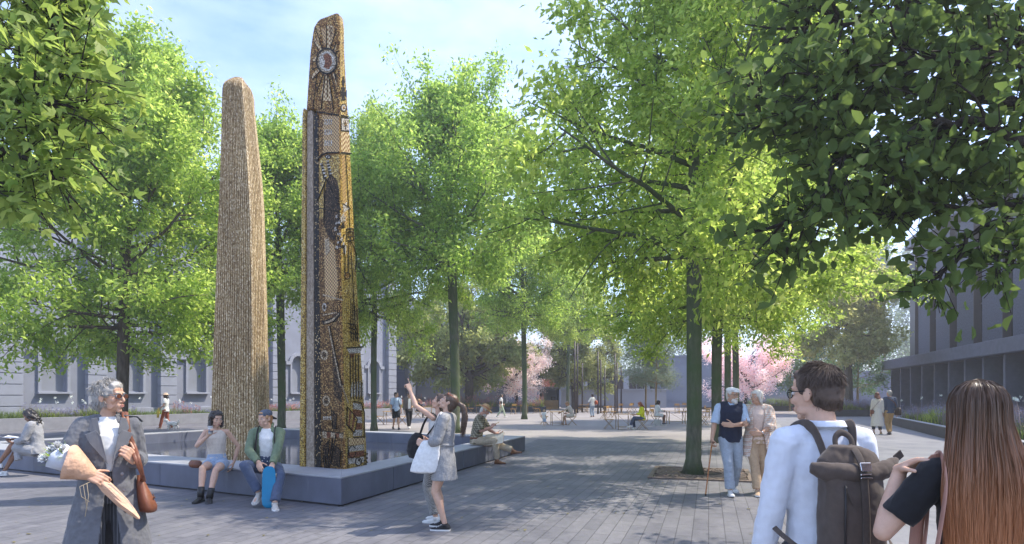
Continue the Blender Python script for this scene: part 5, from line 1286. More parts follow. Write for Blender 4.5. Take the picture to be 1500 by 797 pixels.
b_.build('twine', mat('jute_twine', (.5, .4, .26), .9), bq, True)
fr_ = random.Random(3)
for q in range(14):
    c = hw + ax * fr_.uniform(.255, .335) + (px_ * fr_.uniform(-.07, .07) + py_ * fr_.uniform(-.07, .07)); b_ = MB(); nn_ = (ax + V((fr_.uniform(-.5, .5), fr_.uniform(-.2, .5), fr_.uniform(-.4, .4)))).normalized(); ux, uy = basis(nn_)
    for lay in range(3):
        for j in range(7):
            a = 2 * math.pi * (j + lay * .5) / 7; dd = (ux * math.cos(a) + uy * math.sin(a)); ti = .35 + lay * .35
            p1 = c + dd * .042 * (1 - lay * .22) + nn_ * (.012 + .012 * lay); sd_ = nn_.cross(dd) * .014
            b_.add([c, c + dd * .02 + sd_ + nn_ * .006 * ti, p1, c + dd * .02 - sd_ + nn_ * .006 * ti], [(0, 1, 2, 3)])
    f_ = b_.build('flower', WHITEW, bq, recalc=False)
b_ = MB()
for q in range(22):
    c = hw + ax * fr_.uniform(.23, .31) + (px_ * fr_.uniform(-.07, .07) + py_ * fr_.uniform(-.07, .07)); dd = (ax + V((fr_.uniform(-.9, .9), fr_.uniform(-.5, .9), fr_.uniform(-.6, .6)))).normalized(); ux, uy = basis(dd)
    b_.add([c, c + dd * .04 + ux * .012, c + dd * .09, c + dd * .04 - ux * .012], [(0, 1, 2, 3)])
b_.build('foliage', L_YEL, bq, recalc=False)
# shoulder bag
bg_ = held('shoulder_bag', 'rust brown leather bag hanging from the shoulder of the grey haired woman', 'bag', la)
sh = s1.S[1]; hl = s1.Wr[1] + V((0, .03, .02))
for dx in (0, .02):
    b_ = MB(); strap(b_, [sh + V((.035 + dx, -.07, .05)), sh + V((.03 + dx, -.01, .095)), sh + V((.03 + dx, .07, .055)), sh + V((.02 + dx, .118, -.06)), sh + V((-.01 + dx, .135, -.15)), hl + V((-.02 + dx, .02, .0)), hl + V((-.045, .0, -.12)), V((-.205 - dx, .08, .98 * k))], .013, 8, .3, (0, 1, 0)); b_.build('strap', LEATH, bg_, True)
b_ = MB(); rg = []
for z, hw_, hd_, x0 in ((1.03, .02, .012, -.19), (.97, .055, .03, -.205), (.88, .095, .05, -.225), (.80, .125, .065, -.245), (.765, .115, .06, -.25), (.755, .06, .03, -.25)):
    rg.append([V((x0, .07, z * k)) + V((hd_ * math.cos(a), hw_ * math.sin(a) * (1 + .12 * math.sin(3 * a + z * 20)), 0)) for a in (2 * math.pi * j / 18 for j in range(18))])
b_.rings(rg); b_.build('bag_body', LEATH, bg_, True)
b_ = MB(); b_.tube([V((-.295, -.03, .865 * k)), V((-.29, .05, .85 * k)), V((-.285, .14, .865 * k))], .006, 6); b_.build('seam', LEATH_D, bg_, True)

# ------------------------------------------------------------------ man with the roll-top backpack
H_BRNM = mat('matt_dark_brown_hair', (.075, .054, .042), .65, .2, 14, 0, spec=.2, col2=(.16, .12, .095))
C_WSH = cloth('white_oxford_cloth', (.66, .69, .75), 9, .85, .04, 300)
C_PACK = cloth('charcoal_brown_canvas', (.088, .068, .056), 7, .9, .12, 260)
C_STRAP = mat('brown_webbing', (.07, .055, .046), .85, .15, 60, .3, 400, .002)
ma = person('dark haired man in a white shirt and glasses wearing a brown roll top backpack', 1203, 2.72, 3)
s2 = Sk(1.775, True, head=(30, 4, 0), RH=(.25, .08, .80), LH=(-.25, .06, .83), le=(-.35, -1, 0), w=.88)
b2_ = body(ma, s2, SK2, .0052, False); face(b2_, s2, True, H_BRN)
hb = MB(); cap_hair(hb, s2, .003, 0); hb.ell(s2.h(0, -.055, -.028), (.064 * s2.k, .042 * s2.k, .058 * s2.k), s2.Hm); hb.blob('hair', H_BRNM, ma, .0055, 2, .006, .02)
rs = np.random.RandomState(4); paths = []
for _ in range(5200):
    u, v = rs.uniform(-math.pi, math.pi), rs.uniform(-.75, 1.5)
    if abs(u) < 1.15 and v < .72: continue
    if abs(u) < 1.75 and v < -.1: continue
    zz = .047 + math.sin(v) * .084 - (.075 * max(0, -v)); rr_ = math.cos(v) if v > 0 else 1 - .10 * v * v
    r0 = V((math.sin(u) * rr_ * (.0805 - .010 * max(0, -v)), math.cos(u) * rr_ * (.094 - .004 * max(0, -v)) - .021, zz))
    cr = V((.02, -.055, .128)); n_ = V((r0.x / .084, (r0.y + .021) / .098, (r0.z - .03) / .11)).normalized(); d = (r0 - cr); d = d.normalized() if d.length > .01 else V((1, 0, 0)); d = d + V((.12, .0, -.3 if v < .6 else 0)); d = (d - n_ * d.dot(n_)).normalized(); d = (d + V(rs.normal(0, .16, 3))).normalized()
    L = rs.uniform(.022, .045) * (1 if v > 0 else .6); paths.append([s2.h(*(r0 + d * L * t + n_ * (.0035 * math.sin(2.6 * t)) + n_ * .0005)) for t in (0, .33, .66, 1)])
ribbons('hair_strands', paths, .0021, H_BRNM, ma, rs)
glasses(ma, s2, mat('black_acetate', (.012, .012, .013), .25), lens_mat('clear_lens', (.3, .33, .34), .12), .022)
shirt(ma, s2, C_WSH, .0075, (1.97, 1.97), .013, 0, 'shirt', .011, ext=((-.22, .185, .14, 0),))
mb = MB(); arcloft(mb, [(s2.N + V((0, -.005, -.005)), RX_, FY, .082, .080, .35, .010), (s2.N + V((0, -.012, .030)), RX_, FY, .071, .073, .3, .010), (s2.N + V((0, -.016, .038)), RX_, FY, .076, .080, .32, .010), (s2.N + V((0, -.014, .008)), RX_, FY, .092, .094, .42, .008)]); mb.blob('collar', C_WSH, ma, .005, 2)
trousers(ma, s2, cloth('dark_chino', (.06, .06, .07)), .011); shoes(ma, s2, BLACKR, BLACKR)
bp_ = held('backpack', 'charcoal brown roll top backpack with a silver buckle on the man in the white shirt', 'backpack', ma); bp_.scale = (.84, .93, 1.0); bp_.location = ma.location + Matrix.Rotation(R(3), 3, 'Z') @ V((.0, .0, -.02))
k2 = s2.k; rg = []; mb = MB()
def rrect(cx, cy, z, hw_, hd_, n=24, p=3.2, tilt=0):
    out = []
    for j in range(n):
        a = 2 * math.pi * j / n; c, s = math.cos(a), math.sin(a); out.append(V((cx + hw_ * math.copysign(abs(c) ** (2 / p), c), cy + hd_ * math.copysign(abs(s) ** (2 / p), s), z + tilt * c)))
    return out
for z, hw_, hd_, cy in ((.86, .10, .05, -.22), (.88, .142, .075, -.225), (1.0, .152, .088, -.235), (1.15, .150, .09, -.24), (1.27, .146, .086, -.235), (1.335, .148, .075, -.225), (1.36, .150, .06, -.222)): rg.append(rrect(0, cy, z, hw_, hd_))
mb.rings(rg); mb.blob('main_compartment', C_PACK, bp_, .009, 3, .022, .10)
mb = MB(); mb.tube([V((-.205, -.232, 1.372)), V((-.15, -.255, 1.362)), V((-.05, -.268, 1.352)), V((.05, -.268, 1.350)), V((.15, -.255, 1.362)), V((.205, -.232, 1.385)), V((.245, -.215, 1.402))], [.022, .038, .043, .043, .038, .028, .012], 14); mb.blob('roll_top', C_PACK, bp_, .007, 3, .014, .06)
mb = MB(); rg = [rrect(0, -.215, z, hw_, hd_, 24, 2.6, tl) for z, hw_, hd_, tl in ((1.36, .150, .068, 0), (1.40, .150, .058, .0), (1.43, .128, .046, .004), (1.455, .09, .034, -.004), (1.462, .04, .02, 0))]; mb.rings(rg); mb.blob('top_fold', C_PACK, bp_, .008, 3, .016, .07)
mb = MB(); strap(mb, [V((-.05, -.20, 1.44)), V((-.046, -.185, 1.49)), V((-.01, -.18, 1.512)), V((.03, -.185, 1.49)), V((.036, -.2, 1.44))], .014, 8, .35, (0, 1, 0)); mb.build('grab_handle', C_STRAP, bp_, True)
mb = MB(); strap(mb, [V((.0, -.215, 1.462)), V((.004, -.265, 1.44)), V((.006, -.315, 1.375)), V((.006, -.321, 1.32)), V((.006, -.332, 1.22)), V((.006, -.336, 1.1)), V((.004, -.334, .98)), V((.004, -.318, .90))], .018, 8, .14, (0, -1, 0)); mb.build('centre_strap', C_STRAP, bp_, True)
STEEL = mat('polished_steel', (.7, .7, .72), .22, .05, 20, 0, metal=1)
mb = MB(); mb.box((.005, -.330, 1.385), (.052, .010, .034), rot('X', -20)); mb.box((.005, -.333, 1.355), (.056, .010, .007), rot('X', -8)); mb.box((.005, -.334, 1.342), (.056, .012, .006), rot('X', -8)); bk_ = mb.build('buckle', STEEL, bp_, bevel=.002)
mb = MB(); mb.box((.005, -.3325, 1.3485), (.046, .007, .006)); mb.build('buckle_slot', BLACKR, bk_)
mb = MB(); mb.box((.265, -.20, 1.415), (.045, .008, .032), rot('Y', -35)); mb.build('side_tab', C_STRAP, bp_, bevel=.002)
mb = MB(); mb.tube([V((-.085, -.321, 1.31)), V((-.088, -.326, 1.2)), V((-.09, -.326, 1.05))], .005, 6); mb.build('zip', mat('dark_zip', (.03, .028, .028), .5), bp_, True)
mb = MB(); mb.bar(V((-.085, -.330, 1.305)), V((-.052, -.332, 1.235)), .013, .005, V((0, -1, 0))); mb.build('zip_pull', C_STRAP, bp_, bevel=.002)
for s in (-1, 1):
    mb = MB(); S_ = s2.S[0 if s > 0 else 1]; c = V((s * .105, 0, 0))
    strap(mb, [V((s * .06, -.16, 1.36)), V((s * .10, -.10, 1.515)), V((s * .118, -.02, 1.530)), V((s * .128, .07, 1.485)), V((s * .135, .135, 1.36)), V((s * .15, .135, 1.24)), V((s * .262, .04, 1.12)), V((s * .25, -.17, 1.05)), V((s * .14, -.27, .98))], [.026, .029, .031, .030, .027, .02, .013, .012, .012], 12, .28, (1, 0, 0)); mb.build('shoulder_strap', C_PACK, bp_, True)

# ------------------------------------------------------------------ woman with long auburn hair
def long_hair_mat():
    m, nt, b = newmat('ombre_auburn_hair'); tc = nt.nodes.new('ShaderNodeTexCoord'); sp = nt.nodes.new('ShaderNodeSeparateXYZ'); nt.links.new(tc.outputs['Object'], sp.inputs[0])
    g = nt.nodes.new('ShaderNodeNewGeometry'); z = mth(nt, 'ADD', sp.outputs[2], mth(nt, 'MULTIPLY', mth(nt, 'SUBTRACT', g.outputs['Random Per Island'], .5), .22))
    c = ramp(nt, mth(nt, 'SUBTRACT', z, .95), [(.12, (.55, .22, .09)), (.38, (.36, .15, .065)), (.58, (.17, .092, .05)), (.74, (.085, .056, .038))])
    f = ramp(nt, g.outputs['Random Per Island'], [(0, (.72, .72, .72)), (1, (1.3, 1.3, 1.3))]); nt.links.new(mixc(nt, 1.0, c, f, 'MULTIPLY'), b.inputs['Base Color'])
    b.inputs['Roughness'].default_value = .38; b.inputs['Specular IOR Level'].default_value = .45; b.inputs['Anisotropic'].default_value = .4; return m
C_BLK = cloth('black_jersey', (.014, .014, .016), 11, .85, .15)
wb = person('woman with very long straight auburn hair in a black top seen from behind', 1434, 2.14, -22)
s3 = Sk(1.685, False, head=(0, 0, 0), RH=(.27, .04, .83), LH=(-.225, .08, 1.40), le=(-.28, -.45, -1), re=(1, -.6, 0), lhd=(.72, -.55, .45), lpn=(.2, -.4, -1), lc=.5, w=.80)
body(wb, s3, SK2, .0055)
shirt(wb, s3, C_BLK, .008, (.62, .74), .012, 0, 'top', .016); trousers(wb, s3, cloth('faded_blue_denim', (.13, .17, .25)), .011); shoes(wb, s3, WHITEW, WHITEW)
MH = long_hair_mat(); mb = MB(); cap_hair(mb, s3, -.004, 1); mb.blob('hair_base', mat('dark_brown_roots', (.035, .022, .015), .5), wb, .008, 2)
rs = np.random.RandomState(9); paths = []
k3 = s3.k
for _ in range(12500):
    u = rs.uniform(.62, 2 * math.pi - .62); xr, yr = math.sin(u), math.cos(u); dep = rs.uniform(0, 1) ** .8; lay = 1 - .10 * dep
    zend = rs.uniform(-.66, -.54) + .05 * xr * xr; v0 = rs.uniform(.35, 1.5) if dep > .3 else 1.52
    pts = []
    for t in range(5):
        v = v0 + (.02 - v0) * t / 4; pts.append(V((xr * math.cos(v) * .093 * lay, yr * math.cos(v) * .1 * lay - .02, .046 + math.sin(v) * .09 * lay)) + V(rs.normal(0, .0007, 3)))
    b0 = pts[-1]; ph = rs.uniform(0, 6.28)
    for t in (.1, .22, .36, .5, .64, .78, .9, 1.0):
        prof_ = (.093 + .040 * min(1, t * 2.0) - .050 * max(0, t - .6)) * (1 - .25 * dep); fy = yr if yr < .25 else .25
        tx, ty = xr * prof_, -.02 - .098 * min(1, t * 2.2) + fy * (.085 - .05 * min(1, t * 2)) * (1 - .3 * dep); f = min(1, t / .3); f = f * f * (3 - 2 * f)
        pts.append(V((b0.x + (tx - b0.x) * f + math.sin(t * 7 + ph) * .005 * t, b0.y + (ty - b0.y) * f + math.cos(t * 6 + ph) * .004 * t, b0.z + (zend - b0.z) * t)) + V(rs.normal(0, (.0008 + .0022 * t), 3)))
    paths.append([s3.h(*p) for p in pts])
ribbons('hair', paths, .0019, MH, wb, rs)
tb = held('leather_tote', 'tan leather tote bag on the shoulder of the woman with long auburn hair', 'bag', wb)
LT = mat('rosy_tan_leather', (.40, .20, .15), .5, .16, 7, .2, 120, .002, col2=(.5, .27, .2))
for q in (0, 1):
    mb = MB(); x0 = -.118 - .008 * q
    strap(mb, [V((x0 - .055, -.10 + .1 * q, .96)), V((x0 - .03, -.122 + .13 * q, 1.15)), V((x0 - .005, -.105 + .17 * q, 1.32)), V((x0 + .0, -.05 + .07 * q, 1.415)), V((x0, .03 - .05 * q, 1.425)), V((x0 - .01, .09, 1.36)), V((x0 - .03, .115, 1.2)), V((x0 - .05, .10, .98))], .022, 10, .16, (1, 0, 0)); mb.build('strap', LT, tb, True)
mb = MB(); rg = [rrect(-.20, -.02, z, hw_, hd_, 24, 4) for z, hw_, hd_ in ((.62, .055, .17), (.64, .062, .185), (.80, .064, .195), (.96, .056, .20), (1.0, .045, .20))]; mb.rings(rg); mb.build('bag_body', LT, tb, True)
# ------------------------------------------------------------------ pair on the pool's front wall
def check_mat(name, a, b_, c, sc, rough=.85):
    """woven check: two crossed bands over a fleck"""
    m, nt, b = newmat(name); vec = coords(nt)
    w1 = node(nt, 'ShaderNodeTexWave', wave_type='BANDS', bands_direction='Z'); w2 = node(nt, 'ShaderNodeTexWave', wave_type='BANDS', bands_direction='DIAGONAL')
    w1.inputs['Scale'].default_value = sc; w2.inputs['Scale'].default_value = sc * .9
    for w_ in (w1, w2): w_.inputs['Distortion'].default_value = .5; nt.links.new(vec, w_.inputs['Vector'])
    f = mth(nt, 'ADD', mth(nt, 'MULTIPLY', w1.outputs[0], .5), mth(nt, 'MULTIPLY', w2.outputs[0], .5))
    base = ramp(nt, f, [(.3, a), (.55, b_), (.8, c)])
    nt.links.new(mixc(nt, 1.0, base, ramp(nt, noise_t(nt, vec, 160, 2), [(.35, (.6, .6, .6)), (.65, (1.35, 1.35, 1.35))]), 'MULTIPLY'), b.inputs['Base Color']); b.inputs['Roughness'].default_value = rough
    nt.links.new(bump(nt, noise_t(nt, coords(nt, (1, 1, .4)), 12, 3), .5, .012), b.inputs['Normal']); MATS[name] = m; return m
C_DENIM = cloth('washed_blue_denim', (.075, .10, .165), 10); C_LDENIM = cloth('light_blue_denim', (.30, .38, .50), 12); C_CREAM = cloth('cream_rib_knit', (.62, .55, .47), 8); C_GREEN = cloth('moss_green_fleece', (.155, .205, .13), 9)
C_BLACK = cloth('black_twill', (.018, .018, .02), 10); C_KHAKI = cloth('stone_khaki', (.46, .38, .27), 9); C_LGREY = cloth('pale_grey_linen', (.32, .32, .325), 9); C_LBLUE = cloth('pale_blue_shirting', (.45, .56, .70), 10)
C_NAVY = cloth('navy_knit', (.022, .027, .05), 8); C_WHITE = cloth('bright_white_cotton', (.78, .78, .76), 10)
BOOT = mat('black_boot_leather', (.016, .015, .015), .35, .2, 20, .2, 150, .002); TAN = mat('tan_leather', (.26, .12, .05), .4, .2, 15, .1, 150, .002); OFFW = mat('off_white_suede', (.52, .48, .43), .8, .08, 12, .2, 120, .003)
def at(o, p, rz): o.location = p; o.rotation_euler = (0, 0, R(rz))
def sit_legs(hx, ky, az_, fz=.09): pass
e_, p_, _ = seat_on(PA, PD, 331, .17)
VM = .0075
g1 = person('young woman in cream vest and denim shorts drinking coffee on the pool wall', 0, 0, 0); at(g1, p_, 184)
q1 = Sk(1.80, False, pz=.525, px=0, lean=4, head=(42, 6, -4), RH=(.02, .24, .965), LH=(-.24, -.05, .52), re=(.9, -.1, -.8), le=(-1, -.5, 0), RF=(.0, .58, .095), LF=(-.14, .62, .085), rk=(0, .4, 1), lk=(-.2, .4, 1), rt=(.1, 1, 0), lt=(-.35, 1, -.1), rhd=(-.35, .25, .9), rpn=(-.4, .8, -.2), rc=.8, seated=True)
bo = body(g1, q1, SK2, VM, armr=.92); face(bo, q1, True, H_BLK); hair_curly(g1, q1, H_BLK, .008, .13, 230, 4, .022)
shirt(g1, q1, C_CREAM, .009, (0, 0), .006, 1, 'vest', .008, False)
mb = MB(); tors(mb, q1, ('hip', 'pel', 'waist'), .008)
for i in (0, 1): legtube(mb, q1, i, .42, .014)
mb.blob('denim_shorts', C_LDENIM, g1, .010, 2, .012, .05); shoes(g1, q1, BOOT, BLACKR, .13, 'boot')
cup = held('coffee_cup', 'white takeaway coffee cup held by the young woman on the pool wall', 'cup', g1)
cc = q1.Wr[0] + q1.hd[0] * .075 * q1.k + q1.pn[0].normalized() * .03; mb = MB(); mb.lathe([(.028, -.05), (.038, .06), (.036, .062)], cc, 20); mb.build('cup_body', WHITEW, cup, True)
mb = MB(); mb.lathe([(.041, .058), (.041, .066), (.036, .072), (.035, .078)], cc, 20); mb.build('lid', mat('pale_plastic_lid', (.5, .5, .5), .4), cup, True)
mb = MB(); mb.lathe([(.0315, -.022), (.0365, .03)], cc, 20, False); mb.build('sleeve', mat('blue_grey_card', (.24, .28, .36), .8), cup, True)
hbg = thing('handbag', 'small rust brown pleated handbag lying on the pool wall beside the young woman', 'handbag', seat_on(PA, PD, 304, .22)[1] + V((0, 0, ZR)), R(152))
rg = []; mb = MB()
for z, a_, b_ in ((0, .10, .05), (.03, .145, .07), (.07, .15, .072), (.10, .13, .055), (.12, .10, .03)): rg.append([V((a_ * math.cos(t) * (1 + .05 * math.sin(9 * t)), b_ * math.sin(t) * (1 + .1 * math.sin(13 * t)), z)) for t in (2 * math.pi * j / 40 for j in range(40))])
mb.rings(rg); mb.build('bag_body', LEATH, hbg, True); mb = MB(); strap(mb, [(-.10, .03, .10), (-.16, .02, .09), (-.17, -.03, .04), (-.08, -.085, .03), (.05, -.09, .05), (.13, -.05, .09), (.10, .01, .115)], .008, 6, .6); mb.build('strap', LEATH_D, hbg, True)
e_, p_, _ = seat_on(PA, PD, 405, .17)
g2 = person('young man in green hoodie and backward cap holding a blue skateboard', 0, 0, 0); at(g2, p_, 192)
q2 = Sk(1.84, True, pz=.53, lean=6, head=(-42, 2, 5), RH=(.07, .30, .60), LH=(-.12, .36, .56), re=(1, -.2, 0), le=(-1, -.2, .1), RF=(.05, .40, .20), LF=(-.20, .64, .085), rk=(.5, .5, .8), lk=(-.5, .5, .8), rt=(.3, 1, -.5), lt=(-.25, 1, 0), rhd=(-.3, .75, -.6), rpn=(-.5, -.2, -.8), lhd=(.1, .75, -.65), lpn=(0, -.6, -.8), lc=.75, rc=.4, seated=True, w=.98, hipw=.10)
bo = body(g2, q2, SK2, VM, False); face(bo, q2, True, H_GINGER); hair_short(g2, q2, H_GINGER, .009, -.002, .008)
shirt(g2, q2, C_WHITE, .010, (0, 0), .008, 0, 'tee_shirt', .012)
mb = MB()
def csq(n_, g, o, q=q2): c, r, f, rx, ry = q.st(n_); return (c, r, f, rx + g, ry + g, o, .018)
arcloft(mb, [csq('hip', .03, .5), csq('pel', .034, .5), csq('waist', .036, .5), csq('chest', .034, .52), csq('arm', .032, .5), csq('sho', .03, .55), csq('sho2', .026, .6)])
for i in (0, 1): sleeve(mb, q2, i, 1.93, .018)
mb.tube([q2.c(-.07, .02, .03), q2.c(-.06, -.06, .06), q2.c(0, -.09, .06), q2.c(.06, -.06, .06), q2.c(.07, .02, .03)], [.02, .035, .042, .035, .02], 10); mb.blob('hooded_jacket', C_GREEN, g2, .008, 3, .018, .07)
trousers(g2, q2, C_DENIM, .010, 1.95, .014, .012, disp=.02, name='jeans'); shoes(g2, q2, OFFW, WHITEW)
mb = MB(); k_ = q2.k
mb.ell(q2.h(0, -.016, .068), (.084 * k_, .1 * k_, .066 * k_), q2.Hm, 20, 10); cp = mb.build('cap', mat('blue_grey_printed_cotton', (.09, .11, .15), .9, .4, 40, .2), g2, True)
mb = MB(); mb.prism([q2.h(x, y, z) for x, y, z in ((-.07, -.08, .02), (-.075, -.14, -.02), (-.03, -.175, -.035), (.03, -.175, -.035), (.075, -.14, -.02), (.07, -.08, .02))], q2.Hm @ V((0, 0, .008))); mb.build('peak', BLACKR, cp, bevel=.002)
for s in (-1, 1):
    mb = MB(); strap(mb, [q2.c(s * .10, -.12, -.05), q2.c(s * .11, -.05, .015), q2.c(s * .115, .06, -.01), q2.c(s * .12, .135, -.10), q2.c(s * .13, .155, -.22), q2.c(s * .16, .09, -.32)], .026, 8, .3, (1, 0, 0)); mb.build('rucksack_strap', C_BLACK, g2, True)
sk_ = thing('skateboard', 'bright blue skateboard stood on end between the feet of the young man', 'skateboard', g2.location, g2.rotation_euler.z)
BLUE = mat('bright_blue_lacquer', (.0, .19, .36), .35, .06, 6, .05, 60)
b0, b1 = V((-.12, .63, .012)), V((-.105, .49, .60)); ud = (b1 - b0); Lb = ud.length; ud.normalize(); xd = V((1, 0, 0)); nd = ud.cross(xd).normalized()
mb = MB(); rg = []
for t, w_, bnd in ((0, .02, .02), (.02, .055, .014), (.08, .085, .004), (.2, .095, 0), (.8, .092, 0), (.92, .08, .004), (.98, .05, .014), (1, .02, .02)):
    c = b0 + ud * Lb * t - nd * bnd; rg.append([c + xd * w_, c + xd * w_ + nd * .012, c - xd * w_ + nd * .012, c - xd * w_])
mb.rings(rg); mb.build('deck', BLUE, sk_, bevel=.004)
for t in (.22, .78):
    mb = MB(); c = b0 + ud * Lb * t - nd * .03; mb.tube([c - xd * .075, c + xd * .075], .009, 8); mb.box(c + nd * .012, (.05, .03, .04)); tr_ = mb.build('truck', STEEL, sk_)
    for s in (-1, 1): mb = MB(); mb.tube([c + xd * s * .062, c + xd * s * .098], .027, 14); mb.build('wheel', mat('cream_urethane', (.62, .5, .34), .5), tr_, True)

# ------------------------------------------------------------------ reader at the far end of the wall
e_, p_, _ = seat_on(PA, PD, 73, .22)
g3 = person('curly haired woman in a pale grey dress reading on the end of the pool wall', 0, 0, 0); at(g3, p_, 100)
q3 = Sk(1.79, False, pz=.53, lean=8, head=(0, 24, 0), RH=(.12, .40, .72), LH=(-.10, .36, .66), RF=(.04, .60, .10), LF=(-.02, .66, .26), rk=(.1, .5, 1), lk=(-.05, .5, 1), rhd=(-.5, .8, -.1), lhd=(.4, .9, .1), rpn=(-.2, .1, 1), lpn=(.2, .1, 1), seated=True, w=.95)
bo = body(g3, q3, SK3, .009, armr=.92); face(bo, q3, False, H_BLK); hair_curly(g3, q3, H_BLK, .012, .24, 240, 7, .020)
mb = MB(); tors(mb, q3, ALLT[:-1], .016)
for i in (0, 1): sleeve(mb, q3, i, 1.75, .03); mb.tube([q3.HP[i], q3.HP[i] + (q3.K[i] - q3.HP[i]) * .85], [.115, .105], 14)
mb.tube([q3.HP[1] + V((.05, 0, -.02)), (q3.K[0] + q3.K[1]) / 2 + V((0, -.08, -.03))], [.12, .10], 14); mb.tube([(q3.K[0] + q3.K[1]) / 2 + V((-.09, -.1, .02)), (q3.K[0] + q3.K[1]) / 2 + V((-.12, -.16, -.22))], [.05, .07], 10); mb.blob('dress', C_LGREY, g3, .010, 3, .024, .08)
shoes(g3, q3, WHITEW, WHITEW)
bk_ = held('book', 'open white paged book held by the curly haired reader', 'book', g3); c = (q3.Wr[0] + q3.Wr[1]) / 2 + V((-.01, .12, .045))
for s in (-1, 1): mb = MB(); mb.prism([c + V((0, -.10, -.02)), c + V((s * .15, -.10, .012)), c + V((s * .15, .10, .045)), c + V((0, .10, .02))], (0, 0, .012)); mb.build('page_block', WHITEW, bk_)
mb = MB(); mb.prism([c + V((-.155, -.105, .006)), c + V((0, -.105, -.028)), c + V((.155, -.105, .006)), c + V((.155, .105, .04)), c + V((0, .105, .014)), c + V((-.155, .105, .04))], (0, 0, .004)); mb.build('cover', LEATH, bk_)

# ------------------------------------------------------------------ the two pointing women
YG = G(648, 775).y
M_TW = check_mat('grey_tweed_check', (.20, .20, .205), (.30, .30, .30), (.44, .435, .43), 44)
g4 = person('woman with ponytail in a short grey tweed dress gazing upward beside her pointing friend', 651, YG, 78)
q4 = Sk(1.67, False, lean=-4, head=(6, -24, 0), RH=(.10, .23, 1.10), LH=(-.11, .24, 1.06), re=(1, -.6, -.3), le=(-.7, -.9, -.3), RF=(.09, .05, .085), LF=(-.10, -.04, .085), rt=(.15, 1, 0), lt=(-.1, 1, 0), lhd=(.2, .8, .5), lc=.7, rc=.7)
bo = body(g4, q4, SK2, VM); face(bo, q4, True, H_BRN)
mb = MB(); cap_hair(mb, q4, .002, 1); mb.ell(q4.h(0, .075, .066), (.055 * q4.k, .018 * q4.k, .022 * q4.k), q4.Hm); mb.tube([q4.h(0, -.10, .05), q4.h(0, -.135, .045)], [.022, .026], 10)
hd4 = mb.blob('hair', H_BRN, g4, .008, 2, .008, .02)
p0 = q4.h(0, -.135, .045); mb = MB(); mb.tube(catmull([q4.h(0, -.095, .05), p0, p0 + V((0, -.05, -.04)), p0 + V((0, -.065, -.15)), p0 + V((.0, -.05, -.27)), p0 + V((.01, -.03, -.35))]), [.022] * 3 + [.03] * 6 + [.036] * 7 + [.034] * 5 + [.024] * 4 + [.006], 12); mb.blob('ponytail', H_BRN, g4, .008, 2, .014, .02)
rs = np.random.RandomState(12); paths = []
for _ in range(260):
    a = rs.uniform(0, 6.28); o_ = V((math.cos(a), math.sin(a), 0)) * .03 * rs.uniform(.3, 1.15); paths.append([p0 + o_ * .5, p0 + V((0, -.05, -.04)) + o_ * .8, p0 + V((0, -.065, -.15)) + o_ * 1.15, p0 + V((0, -.05, -.27)) + o_ * 1.1, p0 + V((.01, -.035 + rs.normal(0, .01), -.36 - rs.uniform(0, .05))) + o_ * .6])
ribbons('ponytail_strands', paths, .004, H_BRN, g4, rs)
sg_ = glasses(g4, q4, mat('orange_red_acetate', (.55, .10, .03), .3), mat('dark_brown_lens', (.05, .02, .01), .1), .022, 'sunglasses'); sg_.location = q4.Hm @ V((0, -.045, .085)); 
mb = MB(); tors(mb, q4, ALLT, .016, 20, ((-.30, .215, .165, .0), (-.18, .20, .15, 0)))
for i in (0, 1): sleeve(mb, q4, i, 1.42, .024)
mb.blob('tweed_dress', M_TW, g4, .009, 3, .018, .08); mb = MB(); c, r, f, rx, ry = q4.st('waist'); mb.rings([ering(c - V((0, 0, .02)), r, f, rx + .026, ry + .026), ering(c + V((0, 0, .02)), r, f, rx + .025, ry + .025)]); mb.build('belt', M_TW, g4, True)
SNK = mat('black_canvas', (.022, .022, .024), .8, .1, 60, .2, 200)
shoes(g4, q4, SNK, WHITEW, 0, 'sneaker')
for i in (0, 1):
    mb = MB()
    for q in range(4): c = q4.A[i] + q4.toe[i] * (.035 + .022 * q) + V((0, 0, -.006 - .011 * q)); sd_ = q4.toe[i].cross(V((0, 0, 1))); mb.tube([c - sd_ * .028, c + V((0, 0, .006)), c + sd_ * .028], .005, 6)
    mb.build('laces', WHITEW, g4, True)
tt = held('tote_bag', 'white canvas tote bag hanging at the side of the woman in the tweed dress', 'bag', g4)
mb = MB(); rg = []
for z, hw_, hd_ in ((.70, .10, .02), (.715, .165, .05), (.80, .17, .055), (.95, .15, .045), (1.07, .125, .02), (1.10, .11, .008)): rg.append([V((-.175 + hd_ * math.sin(t), .165 + hw_ * math.cos(t) + (z - .9) * -.28, z)) for t in (2 * math.pi * j / 24 for j in range(24))])
mb.rings(rg); mb.blob('bag_body', C_WHITE, tt, .009, 2, .016, .08)
for dy in (.0, .05): mb = MB(); strap(mb, [V((-.17, .02 + dy, 1.09)), V((-.195, .01 + dy, 1.25)), V((-.165, -.005 + dy * .5, 1.405)), V((-.11, -.01, 1.42)), V((-.10, -.05, 1.36))], .018, 8, .2, (0, 1, 0)); mb.build('handle', C_WHITE, tt, True)
g5 = person('woman in white top and patterned trousers stretching her arm up to point', 641, YG + .42, 66)
q5 = Sk(1.66, False, lean=-3, head=(10, -20, 0), LH=(-.16, .33, 1.765), le=(-.8, .2, -.6), RH=(.2, .05, .82), lhd=(.05, .42, .9), lpn=(.3, .8, -.3), lc=.3, rt=(.1, 1, 0), RF=(.10, .06, .085), LF=(-.10, -.03, .085))
bo = body(g5, q5, SK2, VM, hands=(None, 'point'), armr=.9); face(bo, q5, True, H_BRN); hair_long(g5, q5, H_BRN, .009, .12, .07, .002, False)
shirt(g5, q5, C_WHITE, .009, (0, 0), .010, 0, 'top', .014, False)
